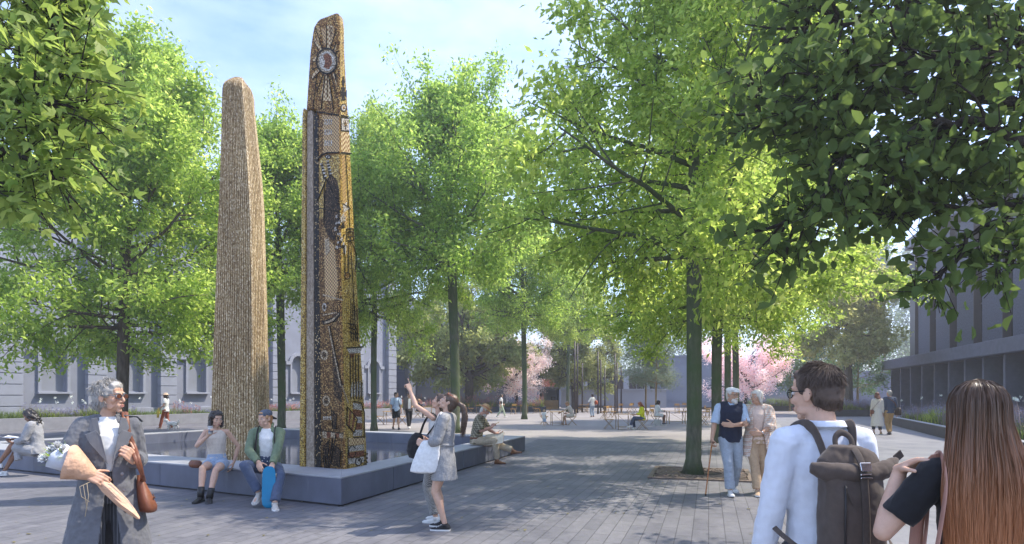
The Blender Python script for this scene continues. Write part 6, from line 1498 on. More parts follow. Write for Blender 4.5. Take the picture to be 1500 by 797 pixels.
M_PR = check_mat('black_white_print', (.05, .05, .05), (.25, .25, .24), (.62, .61, .58), 34); trousers(g5, q5, M_PR, .010, 1.9, .014, .012); shoes(g5, q5, WHITEW, WHITEW, 0, 'sneaker')
bb = held('shoulder_bag', 'slouchy black shoulder bag on the arm of the pointing woman', 'bag', g5)
mb = MB(); rg = []
for z, a_, b_ in ((.82, .05, .02), (.84, .13, .06), (.93, .17, .075), (1.04, .15, .06), (1.13, .09, .03), (1.16, .04, .012)): rg.append([V((-.16 + b_ * math.sin(t), .20 + a_ * math.cos(t), z)) for t in (2 * math.pi * j / 22 for j in range(22))])
mb.rings(rg); mb.blob('bag_body', C_BLACK, bb, .010, 2, .014, .06); mb = MB(); strap(mb, [V((-.16, .16, 1.15)), V((-.17, .09, 1.3)), V((-.15, .0, 1.415)), V((-.14, -.08, 1.33)), V((-.16, .05, 1.14))], .03, 8, .25, (0, 1, 0)); mb.build('strap', C_BLACK, bb, True)

# ------------------------------------------------------------------ old man sketching
e_, p_, _ = seat_on(PA, PB, 709, -.20); p_ = e_ + V((-(PB - PA).normalized().y, (PB - PA).normalized().x, 0)) * .20
g6 = person('elderly man in straw hat and plaid shirt sketching on the pool wall', 0, 0, 0); at(g6, p_, -98)
q6 = Sk(1.88, True, pz=.53, lean=14, head=(0, 20, 0), RH=(.12, .36, .80), LH=(-.06, .42, .66), re=(.6, -.5, -.8), le=(-.8, -.5, -.5), RF=(.05, .48, .09), LF=(-.02, .82, .30), rk=(.1, .5, 1), lk=(0, .5, 1), rhd=(-.3, .5, .7), rpn=(-.7, .3, -.3), lhd=(.2, 1, 0), lpn=(.2, .2, 1), rc=.9, rt=(.05, 1, 0), lt=(0, 1, .12), seated=True)
bo = body(g6, q6, SK4, VM, False); face(bo, q6, False, H_WHITE); hair_short(g6, q6, H_WHITE, .009, -.004, .008)
mb = MB(); k_ = q6.k; mb.ell(q6.h(0, .045, -.085), (.062 * k_, .055 * k_, .055 * k_), q6.Hm); mb.ell(q6.h(0, .075, -.11), (.035 * k_, .03 * k_, .04 * k_), q6.Hm); mb.blob('beard', H_WHITE, g6, .008, 2, .01, .015)
mb = MB(); c = q6.h(0, -.008, .07)
def hatp(r, z, sx=1.0): return [q6.h(r * math.cos(t), -.012 + r * 1.14 * math.sin(t), z + .012 * math.cos(2 * t)) for t in (2 * math.pi * j / 28 for j in range(28))]
STRAW = mat('woven_straw', (.55, .32, .14), .8, .2, 60, .5, 160, .003, col2=(.70, .46, .24))
mb.rings([hatp(.155, .045), hatp(.150, .052), hatp(.088, .062), hatp(.084, .10), hatp(.072, .135), hatp(.03, .142)]); ht = mb.build('straw_hat', STRAW, g6, True)
mb = MB(); mb.rings([hatp(.091, .064), hatp(.089, .088)], False); mb.build('hat_band', mat('dusky_ribbon', (.42, .17, .10), .7), ht, True)
M_PL = check_mat('olive_plaid', (.10, .09, .06), (.28, .23, .14), (.42, .38, .28), 7)
shirt(g6, q6, M_PL, .010, (.95, .95), .026, 0, 'plaid_shirt', .022); trousers(g6, q6, C_KHAKI, .010, 1.93, .018, .016, disp=.024); shoes(g6, q6, TAN, LEATH_D)
mb = MB(); c, r, f, rx, ry = q6.st('pel'); mb.rings([ering(c + V((0, 0, .02)), r, f, rx + .03, ry + .03), ering(c + V((0, 0, .055)), r, f, rx + .03, ry + .03)]); mb.build('belt', LEATH, g6, True)
sb = held('sketch_pad', 'cream sketch pad resting on the crossed leg of the elderly man', 'sketch pad', g6); c = (q6.K[1] + V((.10, -.02, .13)))
mb = MB(); m_ = rot('Y', 46) @ rot('X', 14); mb.prism([c + m_ @ V(p) for p in ((-.17, -.24, 0), (.17, -.24, 0), (.17, .24, 0), (-.17, .24, 0))], m_ @ V((0, 0, .008))); mb.build('paper', mat('cream_cartridge_paper', (.72, .66, .52), .8), sb, bevel=.001)
mb = MB(); mb.prism([c + m_ @ V(p) for p in ((-.175, -.245, -.006), (.175, -.245, -.006), (.175, .245, -.006), (-.175, .245, -.006))], m_ @ V((0, 0, .005))); mb.build('backing_board', PAPER, sb)
pc = held('pencil', 'yellow pencil in the raised hand of the elderly man', 'pencil', g6); c = q6.Wr[0] + q6.hd[0] * .09; mb = MB(); mb.tube([c + V((-.03, -.02, -.03)), c + V((-.02, .13, .06))], .006, 6); mb.build('shaft', mat('yellow_pencil_paint', (.7, .42, .08), .4), pc)

# ------------------------------------------------------------------ elderly couple
YC = G(1072, 724).y
g7 = person('elderly man with white beard and flat cap walking with a red brown cane', 1070, YC, 176)
q7 = Sk(1.77, True, lean=3, head=(30, 4, 0), RH=(.335, .10, .80), LH=(.02, .235, 1.12), re=(.5, -1, .1), le=(-1, -.2, -.5), RF=(.06, .20, .09), LF=(-.10, -.20, .12), rk=(.05, 1, 0), lk=(-.05, 1, 0), rt=(.1, 1, .08), lt=(-.1, 1, -.15), lhd=(.95, .1, .1), lpn=(.0, -1, -.1), rhd=(.05, .25, -.9), rpn=(-.9, 0, -.2), rc=.9, lc=.3)
bo = body(g7, q7, SK1, VM, False); face(bo, q7, False, H_WHITE); hair_short(g7, q7, H_WHITE, .009, -.003, .006)
mb = MB(); k_ = q7.k; mb.ell(q7.h(0, .05, -.085), (.058 * k_, .05 * k_, .048 * k_), q7.Hm); mb.ell(q7.h(0, .085, -.112), (.034 * k_, .025 * k_, .032 * k_), q7.Hm); mb.tube([q7.h(-.03, .098, -.05), q7.h(0, .106, -.044), q7.h(.03, .098, -.05)], .009 * k_, 8); mb.blob('beard', H_WHITE, g7, .007, 2, .01, .015)
mb = MB(); mb.ell(q7.h(0, -.012, .075), (.088 * k_, .104 * k_, .045 * k_), q7.Hm, 20, 10); mb.ell(q7.h(0, .03, .085), (.085 * k_, .085 * k_, .030 * k_), q7.Hm, 20, 10); mb.ell(q7.h(0, .095, .058), (.06 * k_, .04 * k_, .012 * k_), q7.Hm, 16, 8); mb.blob('flat_cap', C_WHITE, g7, .008, 2)
glasses(g7, q7, mat('thin_brown_frame', (.12, .08, .05), .3), None, .018)
shirt(g7, q7, C_LBLUE, .009, (.95, .95), .016, 0, 'shirt', .014)
mb = MB(); tors(mb, q7, ALLT[:-1], .032)
for i in (0, 1): mb.tube([q7.N - V((0, 0, .03)) * q7.k, q7.S[i] + (q7.N - q7.S[i]) * .1], [.085, .085], 14)
mb.blob('knitted_vest', C_NAVY, g7, .009, 3, .016, .06)
mb = MB()
for s in (-1, 1): mb.prism([q7.c(s * .01, .098, -.09), q7.c(s * .075, .07, -.035), q7.c(s * .055, .045, .03), q7.c(s * .03, .075, .015)], q7.M @ V((0, .008, .002)))
mb.build('collar', C_LBLUE, g7, bevel=.002)
trousers(g7, q7, cloth('pale_grey_blue_denim', (.34, .39, .45), 9), .010, 1.95, .020, .018, disp=.022); shoes(g7, q7, WHITEW, WHITEW)
cn_ = held('walking_cane', 'red brown patterned cane leaned on by the elderly man in the flat cap', 'cane', g7); w_ = q7.Wr[0] + q7.hd[0] * .075
mb = MB(); mb.tube([V((.45, .20, .0)), V((.45, .20, .035)), w_ + V((0, 0, .02))], [.011, .011, .0105], 10); mb.build('shaft', mat('mottled_red_cane', (.38, .08, .03), .35, .3, 40, 0, col2=(.55, .27, .09)), cn_, True); mb = MB(); strap(mb, [w_ + V((0, -.03, .02)), w_ + V((0, .0, .035)), w_ + V((0, .05, .03)), w_ + V((0, .085, .015))], .013, 8, 1); mb.build('handle', LEATH, cn_, True); mb = MB(); mb.lathe([(.014, 0), (.014, .03)], (.45, .20, 0), 10); mb.build('ferrule', BLACKR, cn_)
g8 = person('white haired woman in striped cream kimono jacket holding the arm of the elderly man', 1109, YC + .02, 168)
C_KIM = check_mat('cream_coral_stripe', (.62, .42, .32), (.66, .53, .44), (.70, .64, .57), 9); C_SAND = cloth('sand_cotton', (.50, .35, .22), 9)
q8 = Sk(1.72, False, lean=2, head=(-44, 2, 0), RH=(.215, .27, 1.16), LH=(-.02, .235, 1.02), re=(.9, -.6, -.5), le=(-1, -.4, -.2), RF=(.03, .22, .09), LF=(-.08, -.16, .10), rk=(.05, 1, 0), lk=(-.05, 1, 0), rt=(.15, 1, .05), lt=(-.05, 1, -.1), lhd=(.9, .2, .0), lpn=(0, -1, 0), rhd=(.5, .7, .2), rc=.7, w=1.06)
bo = body(g8, q8, SK1, VM); face(bo, q8, True, H_WHITE); hair_long(g8, q8, H_WHITE, .009, .10, .075, .008, True, .02)
shirt(g8, q8, cloth('peach_jersey', (.72, .56, .47), 10), .009, (0, 0), .014, 0, 'top', .012)
mb = MB()
def csr(n_, g, o, q=q8): c, r, f, rx, ry = q.st(n_); return (c, r, f, rx + g, ry + g, o, .018)
P8 = q8.P; arcloft(mb, [(P8 + V((0, 0, -.30)), RX_, FY, .27, .20, .55, .018), (P8 + V((0, 0, -.15)), RX_, FY, .25, .185, .5, .018), csr('pel', .06, .45), csr('waist', .06, .42), csr('chest', .045, .5), csr('arm', .04, .55), csr('sho', .03, .62), csr('sho2', .025, .75)])
for i in (0, 1): sleeve(mb, q8, i, 1.35, .045)
mb.blob('kimono_jacket', C_KIM, g8, .009, 3, .028, .09); trousers(g8, q8, C_SAND, .010, 1.93, .020, .012, disp=.022); shoes(g8, q8, C_SAND, WHITEW)
mb = MB(); w_ = q8.Wr[1]; d = (q8.E[1] - w_).normalized(); mb.tube([w_ + d * .015, w_ + d * .032], [.034, .034], 12); mb.build('wrist_watch', STEEL, g8, True)

# ------------------------------------------------------------------ smaller figures across the square
VF = .012
def folk(lab, px, py, yaw, H, male, skm, hair, top, topsl, legs, legf, shoe_m, vest=None, group=None, at_=None, hl=0, long_top=None, **kw):
    g = G(px, py) if at_ is None else at_
    r_ = person(lab, 0, 0, 0, group); at(r_, (g.x, g.y, 0), yaw); q = Sk(H, male, **kw)
    bo = body(r_, q, skm, VF, not male); face(bo, q, False, None) if False else None
    if hair: (hair_long(r_, q, hair, .013, hl, .08) if hl else hair_short(r_, q, hair, .013))
    shirt(r_, q, top, .013, topsl, .018, 0, 'top', .02, ext=long_top or ())
    if legs: trousers(r_, q, legs, .013, legf, .016, .01)
    shoes(r_, q, shoe_m, WHITEW if shoe_m is not BLACKR else BLACKR); return r_, q
WALK = dict(RF=(.07, .30, .09), LF=(-.07, -.28, .13), rk=(0, 1, 0), lk=(0, 1, 0), lt=(0, 1, -.35), rt=(0, 1, .15))
WALK2 = dict(RF=(.07, -.24, .12), LF=(-.07, .24, .09), rk=(0, 1, 0), lk=(0, 1, 0), rt=(0, 1, -.3), lt=(0, 1, .1))
r_, q = folk('dark haired man in pale blue shirt and black shorts strolling with a rucksack', 580, 629, 205, 1.76, True, SK1, H_BLK, C_LBLUE, (.9, .9), C_BLACK, .9, BLACKR, head=(50, 0, 0), **WALK2)
o = held('rucksack', 'black rucksack on the man in pale blue shirt and shorts', 'rucksack', r_); mb = MB(); rg = [rrect(0, cy, z, hw_, hd_) for z, hw_, hd_, cy in ((.98, .10, .04, -.19), (1.0, .15, .08, -.2), (1.2, .16, .10, -.21), (1.38, .13, .07, -.19), (1.42, .07, .03, -.17))]; mb.rings(rg); mb.build('pack_body', C_BLACK, o, True)
for s in (-1, 1): mb = MB(); strap(mb, [V((s * .08, -.14, 1.36)), V((s * .10, -.03, 1.46)), V((s * .11, .08, 1.40)), V((s * .12, .14, 1.25)), V((s * .15, .02, 1.05)), V((s * .13, -.14, 1.02))], .024, 8, .3, (1, 0, 0)); mb.build('strap', C_BLACK, o, True)
r_, q = folk('man in brown grey jacket and black trousers strolling beside the man in shorts', 599, 628, 200, 1.75, True, SK1, H_BRN, cloth('taupe_jacket', (.19, .165, .145), 9), (1.9, 1.9), C_BLACK, 1.95, WHITEW, head=(20, 0, 0), LH=(-.12, .28, 1.05), **WALK)
mb = MB(); mb.prism([q.c(-.045, .125, -.03), q.c(.045, .125, -.03), q.c(.06, .15, -.30), q.c(.06, .148, -.5), q.c(-.06, .148, -.5), q.c(-.06, .15, -.30)], (0, .012, 0)); mb.build('tee_shirt', C_WHITE, r_)
folk('woman in white tee and pale green trousers striding past the cafe tables', 734, 612, -80, 1.68, False, SK1, H_BRN, C_WHITE, (.7, .7), cloth('pale_green_cotton', (.48, .56, .42), 9), 1.9, WHITEW, hl=.1, LH=(-.16, .15, 1.0), RH=(.2, -.1, .9), **WALK)
NV = G(731, 612)
o = thing('sling_bag', 'navy sling bag worn by the woman in pale green trousers', 'bag', NV, R(-80)); mb = MB(); rg = [rrect(.17, .05, z, hw_, hd_) for z, hw_, hd_ in ((.98, .04, .08), (1.0, .06, .14), (1.12, .06, .15), (1.18, .03, .1))]; mb.rings(rg); mb.build('bag_body', C_NAVY, o, True); mb = MB(); strap(mb, [V((.17, .12, 1.15)), V((.08, .13, 1.3)), V((-.1, .02, 1.45)), V((-.0, -.14, 1.3)), V((.17, -.06, 1.15))], .02, 8, .3); mb.build('strap', C_NAVY, o, True)
r_, q = folk('woman in white blouse and pale jeans standing with her back turned', 868, 611, 25, 1.70, False, SK3, H_BLK, C_WHITE, (1.5, 1.5), C_LDENIM, 1.95, LEATH, hl=.0, RH=(.16, .2, 1.05), LH=(-.2, .22, 1.2))
o = held('shoulder_bag', 'orange red shoulder bag on the woman in pale jeans', 'bag', r_); mb = MB(); rg = [rrect(.24, -.08, z, hw_, hd_) for z, hw_, hd_ in ((.92, .05, .12), (.95, .08, .2), (1.1, .08, .2), (1.22, .05, .12))]; mb.rings(rg); mb.build('bag_body', mat('orange_red_leather', (.50, .12, .05), .5), o, True); mb = MB(); strap(mb, [V((.22, -.02, 1.2)), V((.18, -.02, 1.42)), V((.16, -.08, 1.42)), V((.23, -.14, 1.2))], .02, 8, .3); mb.build('strap', LEATH_D, o, True)
# pair walking away on the path
r_, q = folk('woman in long cream coat walking away along the concrete path', 1285, 637, -8, 1.74, False, SK1, mat('chestnut_hair', (.14, .05, .025), .5, .2), cloth('cream_long_coat', (.66, .61, .52), 8), (1.9, 1.9), C_NAVY, 1.7, TAN, hl=.16, head=(-20, 0, 0), long_top=((-.58, .25, .20, 0), (-.3, .22, .17, 0)), LH=(-.2, .1, .85), **{**WALK2, 'RF': (.07, -.16, .10), 'LF': (-.07, .14, .09)})
o = held('crossbody_bag', 'small rust brown crossbody bag on the woman in the cream coat', 'bag', r_); mb = MB(); rg = [rrect(-.22, -.05, z, hw_, hd_) for z, hw_, hd_ in ((.86, .04, .09), (.88, .05, .11), (1.0, .05, .11), (1.03, .03, .08))]; mb.rings(rg); mb.build('bag_body', LEATH, o, True); mb = MB(); strap(mb, [V((-.22, -.05, 1.02)), V((-.12, -.16, 1.22)), V((.08, -.11, 1.44)), V((.1, .0, 1.46))], .012, 6, .4); mb.build('strap', LEATH, o, True)
r_, q = folk('grey haired man in navy jacket and tan trousers walking away along the path', 1303, 637, -4, 1.82, True, SK1, H_GREY, cloth('navy_jacket', (.055, .075, .12), 8), (1.9, 1.9), cloth('tan_chino', (.42, .27, .12), 8), 1.95, BLACKR, head=(16, 0, 0), RH=(.26, -.05, .85), **{**WALK, 'RF': (.09, .13, .09), 'LF': (-.08, -.13, .10)})
o = held('messenger_bag', 'dark brown messenger bag at the hip of the man in navy jacket', 'bag', r_); mb = MB(); rg = [rrect(.26, -.12, z, hw_, hd_) for z, hw_, hd_ in ((.80, .04, .13), (.83, .07, .19), (1.05, .07, .19), (1.12, .04, .15))]; mb.rings(rg); mb.build('bag_body', mat('dark_umber_leather', (.05, .03, .022), .5), o, True); mb = MB(); strap(mb, [V((.25, -.05, 1.1)), V((.1, -.19, 1.32)), V((-.1, -.12, 1.5)), V((-.08, .03, 1.5))], .02, 8, .3); mb.build('strap', LEATH_D, o, True)
# woman with the dog
DG = G(243, 628.5)
r_, q = folk('woman in sun hat white top and rust trousers walking a small white dog', 243, 628.5, 96, 1.72, False, SK1, H_BLK, C_WHITE, (.6, .6), cloth('rust_wide_trousers', (.30, .075, .03), 8), 1.95, TAN, hl=.12, LH=(-.15, .22, 1.0), **WALK2)
mb = MB(); mb.rings([[q.h(r * math.cos(t), -.012 + r * 1.1 * math.sin(t), z) for t in (2 * math.pi * j / 20 for j in range(20))] for r, z in ((.145, .03), (.14, .04), (.095, .06), (.085, .12), (.04, .135))]); mb.build('sun_hat', mat('pale_straw', (.62, .46, .33), .8), r_, True)
o = held('scarf', 'yellow printed scarf hanging from the hand of the woman with the dog', 'scarf', r_); mb = MB(); mb.tube([q.Wr[1] + V((0, .02, .02)), q.Wr[1] + V((-.02, .05, -.2)), q.Wr[1] + V((.0, .08, -.45))], [.03, .06, .05], 8, flat=.4); mb.build('cloth', mat('yellow_print', (.7, .5, .08), .8, .4, 30), o, True)
WOOL = mat('fluffy_white_fur', (.74, .72, .68), .95, .06, 40, .8, 70, .02)
dg = thing('dog', 'small fluffy white dog walking beside the woman in rust trousers', 'dog', DG + V((.42, -.25, 0)), R(90))
mb = MB(); mb.tube([(0, -.22, .27), (0, -.12, .285), (0, .05, .28), (0, .16, .29), (0, .22, .31)], [.075, .09, .095, .10, .07], 12); mb.ell((0, -.23, .27), .08)
mb.tube([(0, .17, .32), (0, .24, .40)], [.075, .065], 10); mb.ell((0, .27, .43), (.075, .085, .07)); mb.tube([(0, .32, .42), (0, .385, .405)], [.04, .03], 8); mb.ell((0, .39, .412), .02)
for s in (-1, 1):
    mb.ell((s * .07, .25, .42), (.022, .035, .055)); st_ = .05 * s
    mb.tube([(s * .055, .15, .24), (s * .055, .15 + st_, .14), (s * .055, .16 + st_, .03)], [.045, .034, .03], 8); mb.ell((s * .055, .175 + st_, .02), (.03, .04, .02))
    mb.tube([(s * .055, -.20, .25), (s * .055, -.15 - st_, .17), (s * .055, -.23 - st_, .11), (s * .055, -.21 - st_, .03)], [.06, .045, .032, .03], 8); mb.ell((s * .055, -.19 - st_, .02), (.03, .04, .02))
mb.tube([(0, -.28, .32), (0, -.34, .40), (0, -.31, .47)], [.03, .035, .025], 8); mb.blob('body', WOOL, dg, .011, 2, .03, .03)
for s in (-1, 1): mb = MB(); mb.ell((s * .028, .338, .45), .009, None, 8, 6); mb.build('eye', BLACKR, dg, True)
mb = MB(); mb.ell((0, .408, .415), .014, None, 8, 6); mb.build('nose', BLACKR, dg, True)
o = thing('dog_lead', 'thin red lead running to the small white dog', 'lead', DG); mb = MB(); wl = Matrix.Rotation(R(96), 3, 'Z') @ q.Wr[0]; mb.tube([wl, (wl + V((.4, -.25, .4))) / 2 + V((0, 0, -.08)), V((.25, -.25, .36))], .006, 5); mb.build('cord', LEATH, o)

# ------------------------------------------------------------------ cafe chairs and tables
WOODC = mat('oiled_ochre_slats', (.58, .32, .075), .55, .25, 12, .2, 90, .003); FRAME = mat('bronze_steel_frame', (.30, .19, .08), .5, .15, 30, 0)
def make_chair(lab):
    t = thing('bistro_chair', lab, 'chair', (0, 0, 0), 0, 'folding slatted bistro chairs'); 
    mb = MB()
    for i in range(6): mb.box((0, -.19 + .075 * i, .455), (.40, .055, .018))
    mb.build('seat', WOODC, t)
    mb = MB()
    for i in range(2): mb.box((0, -.225 - .02 * i, .74 + .09 * i), (.40, .018, .07))
    mb.build('backrest', WOODC, t)
    for s in (-1, 1):
        mb = MB(); mb.bar((s * .19, .22, 0), (s * .19, -.19, .46), .018, .032, (1, 0, 0)); mb.bar((s * .19, -.19, .46), (s * .19, -.245, .88), .018, .032, (1, 0, 0)); mb.build('leg', FRAME, t)
        mb = MB(); mb.bar((s * .172, -.23, 0), (s * .172, .17, .445), .018, .032, (1, 0, 0)); mb.build('leg', FRAME, t)
    mb = MB(); mb.bar((-.19, .15, .085), (.19, .15, .085), .012, .012); mb.bar((-.172, -.16, .085), (.172, -.16, .085), .012, .012); mb.build('stretcher', FRAME, t); return t
def make_table(lab):
    t = thing('bistro_table', lab, 'table', (0, 0, 0), 0, 'folding slatted bistro tables'); mb = MB()
    for i in range(9): mb.box((0, -.30 + .075 * i, .725), (.72, .062, .018))
    mb.build('table_top', WOODC, t)
    for s in (-1, 1):
        for y0 in (-1, 1): mb = MB(); mb.bar((s * .30, y0 * .26, 0), (s * .30, y0 * .26, .715), .022, .022); mb.build('leg', FRAME, t)
        mb = MB(); mb.bar((s * .30, -.25, .1), (s * .30, .25, .68), .014, .014); mb.build('brace', FRAME, t)
    mb = MB(); mb.bar((-.29, -.26, .12), (.29, -.26, .12), .014, .014); mb.bar((-.29, .26, .12), (.29, .26, .12), .014, .014); mb.bar((-.29, -.255, .66), (.29, -.255, .14), .012, .012); mb.build('stretcher', FRAME, t); return t
CH = [(892, 628, -90, 'empty slatted chair across the table from the woman in yellow'), (941, 629.5, 92, 'slatted chair under the woman in the yellow jumper'), (838, 623, 90, 'slatted chair under the woman in the cream dress'), (797, 622, -85, 'slatted chair behind the toddler'),
      (961, 622, -80, 'slatted chair under the woman in the white shirt dress'), (953, 610, 20, 'empty slatted chair just beyond the ochre tree stems'), (1031, 623, 100, 'slatted chair half hidden by the nearest tree trunk'), (992, 606, 170, 'small slatted chair behind the white shirt woman at the long table'), (1004, 604, 190, 'small slatted chair nearest the trunk at the rear table'),
      (1028, 612, 85, 'slatted chair just to the far side of the nearest trunk'), (897, 612, -60, 'slatted chair in the cluttered group left of the woman in yellow'), (885, 613, 60, 'slatted chair facing its pair beneath the poles'), (908, 606, 150, 'dark backed chair behind the cluttered table'), (921, 606, 40, 'slatted chair set askew before the long wall'),
      (929, 604, -60, 'small slatted chair turned away near the young tree stems'), (557, 622, -80, 'slatted chair by the trunk near the strolling men'), (589, 622, 95, 'slatted chair behind the strolling men'), (612, 612, -75, 'slatted chair under the person in black'), (690, 606, -90, 'slatted chair behind the straw hat'), (717, 606, 90, 'slatted chair left of the striding woman'),
      (752, 607, 20, 'slatted chair beside the long dark bench'), (785, 606, -60, 'slatted chair beyond the bench by the second tree'), (805, 605, 90, 'small slatted chair in front of the kiosk'), (850, 604, -90, 'small slatted chair under the tallest poles'), (858, 605, 100, 'small slatted chair beside the shorter lone pole')]
ch0 = make_chair(CH[0][3]); 
for i, (px, py, rz, lab) in enumerate(CH):
    g = G(px, py)
    if i == 0: at(ch0, g, rz)
    else: dup(ch0, g, R(rz), lab)
TB = [(913, 629, 4, 'slatted table where the woman in yellow sits reading'), (816, 623, 6, 'slatted table between the toddler and the woman in cream'), (990, 621, 2, 'long slatted table of the woman in the white shirt dress'), (1043, 614, 8, 'slatted table right behind the elderly man'), (572, 622, -6, 'slatted table by the strolling men'), (703, 606, 5, 'slatted table behind the sketching man'),
      (892, 609, 12, 'slatted table in the cluttered group under the poles'), (768, 606, -4, 'slatted table in front of the long dark bench'), (998, 605, 0, 'slatted table in front of the blue grey building'), (626, 611, 3, 'slatted table beside the person in black'), (855, 604, 9, 'small slatted table beneath the tallest poles')]
tb0 = make_table(TB[0][3])
for i, (px, py, rz, lab) in enumerate(TB):
    g = G(px, py)
    if i == 0: at(tb0, g, rz)
    else: dup(tb0, g, R(rz), lab, (1.5, 1, 1) if i == 2 else None)
# seated folk at the tables
SIT = dict(pz=.55, seated=True, lean=6, rk=(.1, .5, 1), lk=(-.1, .5, 1))
r_, q = folk('woman with long red hair in a bright yellow jumper reading at a table', 941, 629.5, 92, 1.70, False, SK1, H_RED, cloth('bright_lime_yellow_knit', (.62, .66, .02), 8), (1.6, 1.6), C_DENIM, 1.93, WHITEW, hl=.22, head=(0, 22, 0), RH=(.08, .34, .72), LH=(-.08, .36, .72), RF=(.06, .36, .09), LF=(-.04, .58, .20), **SIT)
o = held('book', 'open book held over the table edge by the woman in yellow', 'book', r_); mb = MB(); mb.box((0, .46, .76), (.26, .18, .015), rot('X', 20)); mb.build('page_block', WHITEW, o); mb = MB(); mb.box((0, .46, .749), (.27, .19, .005), rot('X', 20)); mb.build('cover', C_NAVY, o)
r_, q = folk('woman in short cream dress leaning toward the toddler from her chair', 838, 623, 90, 1.70, False, SK1, H_GINGER, C_CREAM, (1.3, 1.3), None, 0, TAN, hl=0, head=(0, 14, 0), RH=(.14, .62, .70), LH=(-.12, .3, .66), RF=(.07, .50, .085), LF=(-.09, .34, .085), pz=.55, seated=True, lean=22, rk=(.1, .5, 1), lk=(-.1, .5, 1))
mb = MB(); tors(mb, q, ('hip', 'pel'), .02)
for i in (0, 1): legtube(mb, q, i, .75, .02)
mb.blob('skirt', C_CREAM, r_, .013, 2)
r_, q = folk('dark haired woman in white shirt dress seated side on at the long table', 962, 622, -82, 1.72, False, SK3, H_BLK, C_WHITE, (1.8, 1.8), None, 0, C_NAVY, hl=.14, head=(-10, 8, 0), RH=(.12, .36, .74), LH=(-.08, .3, .74), RF=(.07, .42, .085), LF=(-.07, .40, .085), **SIT)
mb = MB(); tors(mb, q, ('hip', 'pel'), .03)
for i in (0, 1): legtube(mb, q, i, .72, .03)
mb.blob('skirt', C_WHITE, r_, .013, 2)
o = thing('carrier_bag', 'pale grey carrier bag on the ground beside the white shirt dress', 'bag', G(961, 623.5) + V((-.0, -.35, 0)), .2); mb = MB(); mb.rings([rrect(0, 0, z, hw_, .09) for z, hw_ in ((0, .19), (.3, .20), (.34, .19))]); mb.build('bag_body', mat('pale_grey_paper', (.50, .50, .49), .8), o); mb = MB(); strap(mb, [V((-.07, 0, .33)), V((-.05, 0, .44)), V((.05, 0, .44)), V((.07, 0, .33))], .008, 6, 1); mb.build('handle', WHITEW, o, True)
r_, q = folk('fair haired person in black lifting a cup on a cafe chair', 612, 612, -75, 1.72, True, SK1, H_GINGER, C_BLACK, (1.9, 1.9), C_BLACK, 1.95, BLACKR, head=(20, 4, 0), RH=(.1, .32, 1.0), LH=(-.1, .3, .7), RF=(.06, .55, .2), LF=(-.08, .36, .085), **SIT)
o = held('coffee_cup', 'small white cup lifted by the person in black', 'cup', r_); mb = MB(); mb.lathe([(.03, -.06), (.042, .06)], q.Wr[0] + V((-.02, .09, .03)), 14); mb.build('cup_body', WHITEW, o, True)
# toddler
r_, q = folk('toddler in white top and pale blue shorts standing by the table', 797, 625, -40, .86, False, SK1, H_GINGER, C_WHITE, (.7, .7), C_LBLUE, .95, WHITEW, RH=(.2, .1, .95), LH=(-.2, .12, 1.0), neck=.9, w=1.1)
mb = MB(); mb.ell(q.h(0, -.01, .03), (.115 * q.k * 1.15, .125 * q.k * 1.15, .14 * q.k * 1.1), q.Hm); mb.build('sun_hat', mat('pale_straw_hat', (.55, .38, .25), .8), r_, True)
# ------------------------------------------------------------------ camera, light, sky
cam = bpy.data.cameras.new('camera'); co = bpy.data.objects.new('camera', cam); COL.objects.link(co)
co.location = (0, 0, EH); co.rotation_euler = (R(90), 0, 0)
cam.sensor_width = 36; cam.lens = 36 * F / 1500; cam.shift_y = (HZ - 398.5) / 1500
cam.clip_start = .05; cam.clip_end = 3000
SC.camera = co
SUN_D = V((.98, .2, 0)).normalized(); SUN_EL = R(55)
sd = V((SUN_D.x * math.cos(SUN_EL), SUN_D.y * math.cos(SUN_EL), math.sin(SUN_EL)))
sl = bpy.data.lights.new('sun', 'SUN'); sl.energy = 2.35; sl.angle = R(.6); sl.color = (1, .92, .79)
so = bpy.data.objects.new('sun', sl); COL.objects.link(so); so.rotation_euler = sd.to_track_quat('Z', 'Y').to_euler(); so.location = sd * 60
w = bpy.data.worlds.new('World'); SC.world = w; w.use_nodes = True
nt = w.node_tree; bg = nt.nodes['Background']
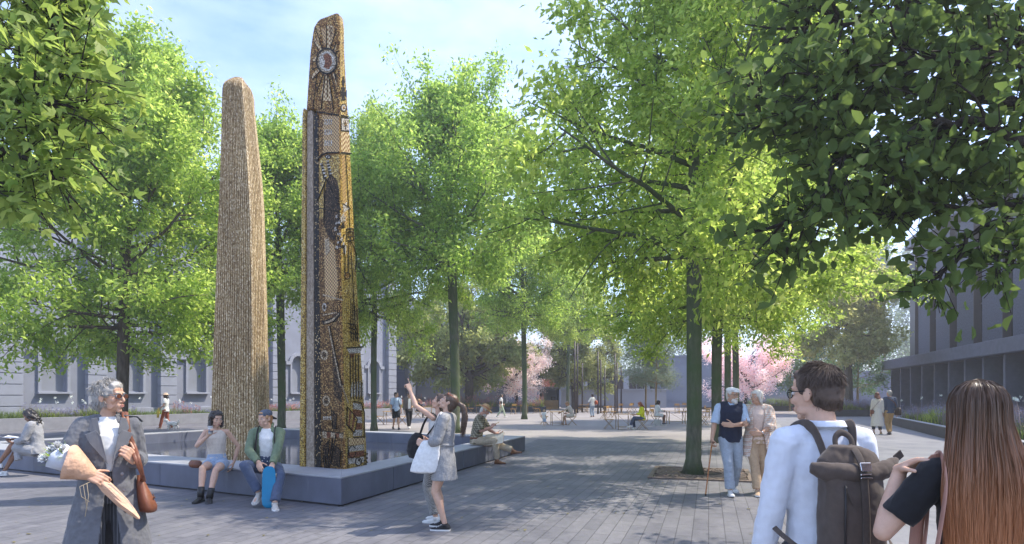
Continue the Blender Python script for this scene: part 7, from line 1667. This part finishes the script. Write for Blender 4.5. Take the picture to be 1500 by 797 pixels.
sky = nt.nodes.new('ShaderNodeTexSky'); sky.sky_type = 'NISHITA'; sky.sun_disc = False
sky.sun_elevation = SUN_EL; sky.sun_rotation = math.atan2(SUN_D.x, SUN_D.y)
sky.air_density = 1.0; sky.dust_density = .7; sky.ozone_density = 1.6
tc = nt.nodes.new('ShaderNodeTexCoord')
mp = nt.nodes.new('ShaderNodeMapping'); mp.inputs['Scale'].default_value = (1.0, 1.0, 2.6); mp.inputs['Location'].default_value = (.4, .1, .2)
nt.links.new(tc.outputs['Generated'], mp.inputs[0])
cn = noise_t(nt, mp.outputs[0], 2.3, 8, .58)
cl = ramp(nt, cn, [(.38, (0, 0, 0)), (.75, (1, 1, 1))])
skyb = mixc(nt, 1.0, sky.outputs[0], (.80, .83, 1.0), 'MULTIPLY')
skyc = mixc(nt, mth(nt, 'MULTIPLY', cl, .50), skyb, (4.6, 4.9, 5.5))
nt.links.new(skyc, bg.inputs[0]); bg.inputs[1].default_value = SKY_STR if 'SKY_STR' in globals() else .15
SC.view_settings.view_transform = 'Standard'; SC.view_settings.look = 'None'
SC.view_settings.gamma = 1; SC.view_settings.use_curve_mapping = False
SC.view_settings.exposure = 1.52
SC.cycles.max_bounces = 8; SC.cycles.transparent_max_bounces = 8; SC.cycles.diffuse_bounces = 3; SC.cycles.glossy_bounces = 3; SC.cycles.transmission_bounces = 6
SC.cycles.use_denoising = True
SC.cycles.caustics_reflective = False; SC.cycles.caustics_refractive = False

# ------------------------------------------------------------------ summer haze over the square
hm, hnt, hb_ = newmat('haze_air'); hnt.nodes.remove(hb_)
pv = hnt.nodes.new('ShaderNodeVolumePrincipled'); pv.inputs['Color'].default_value = (.93, .96, 1, 1); pv.inputs['Density'].default_value = .0019; pv.inputs['Anisotropy'].default_value = .35
hnt.links.new(pv.outputs[0], hnt.nodes['Material Output'].inputs['Volume'])
mb = MB(); mb.box((0, 230, 19.5), (860, 600, 41)); hz = mb.build('haze', hm); tag(hz, 'thin pale summer haze over the whole square', 'haze', kind='stuff')
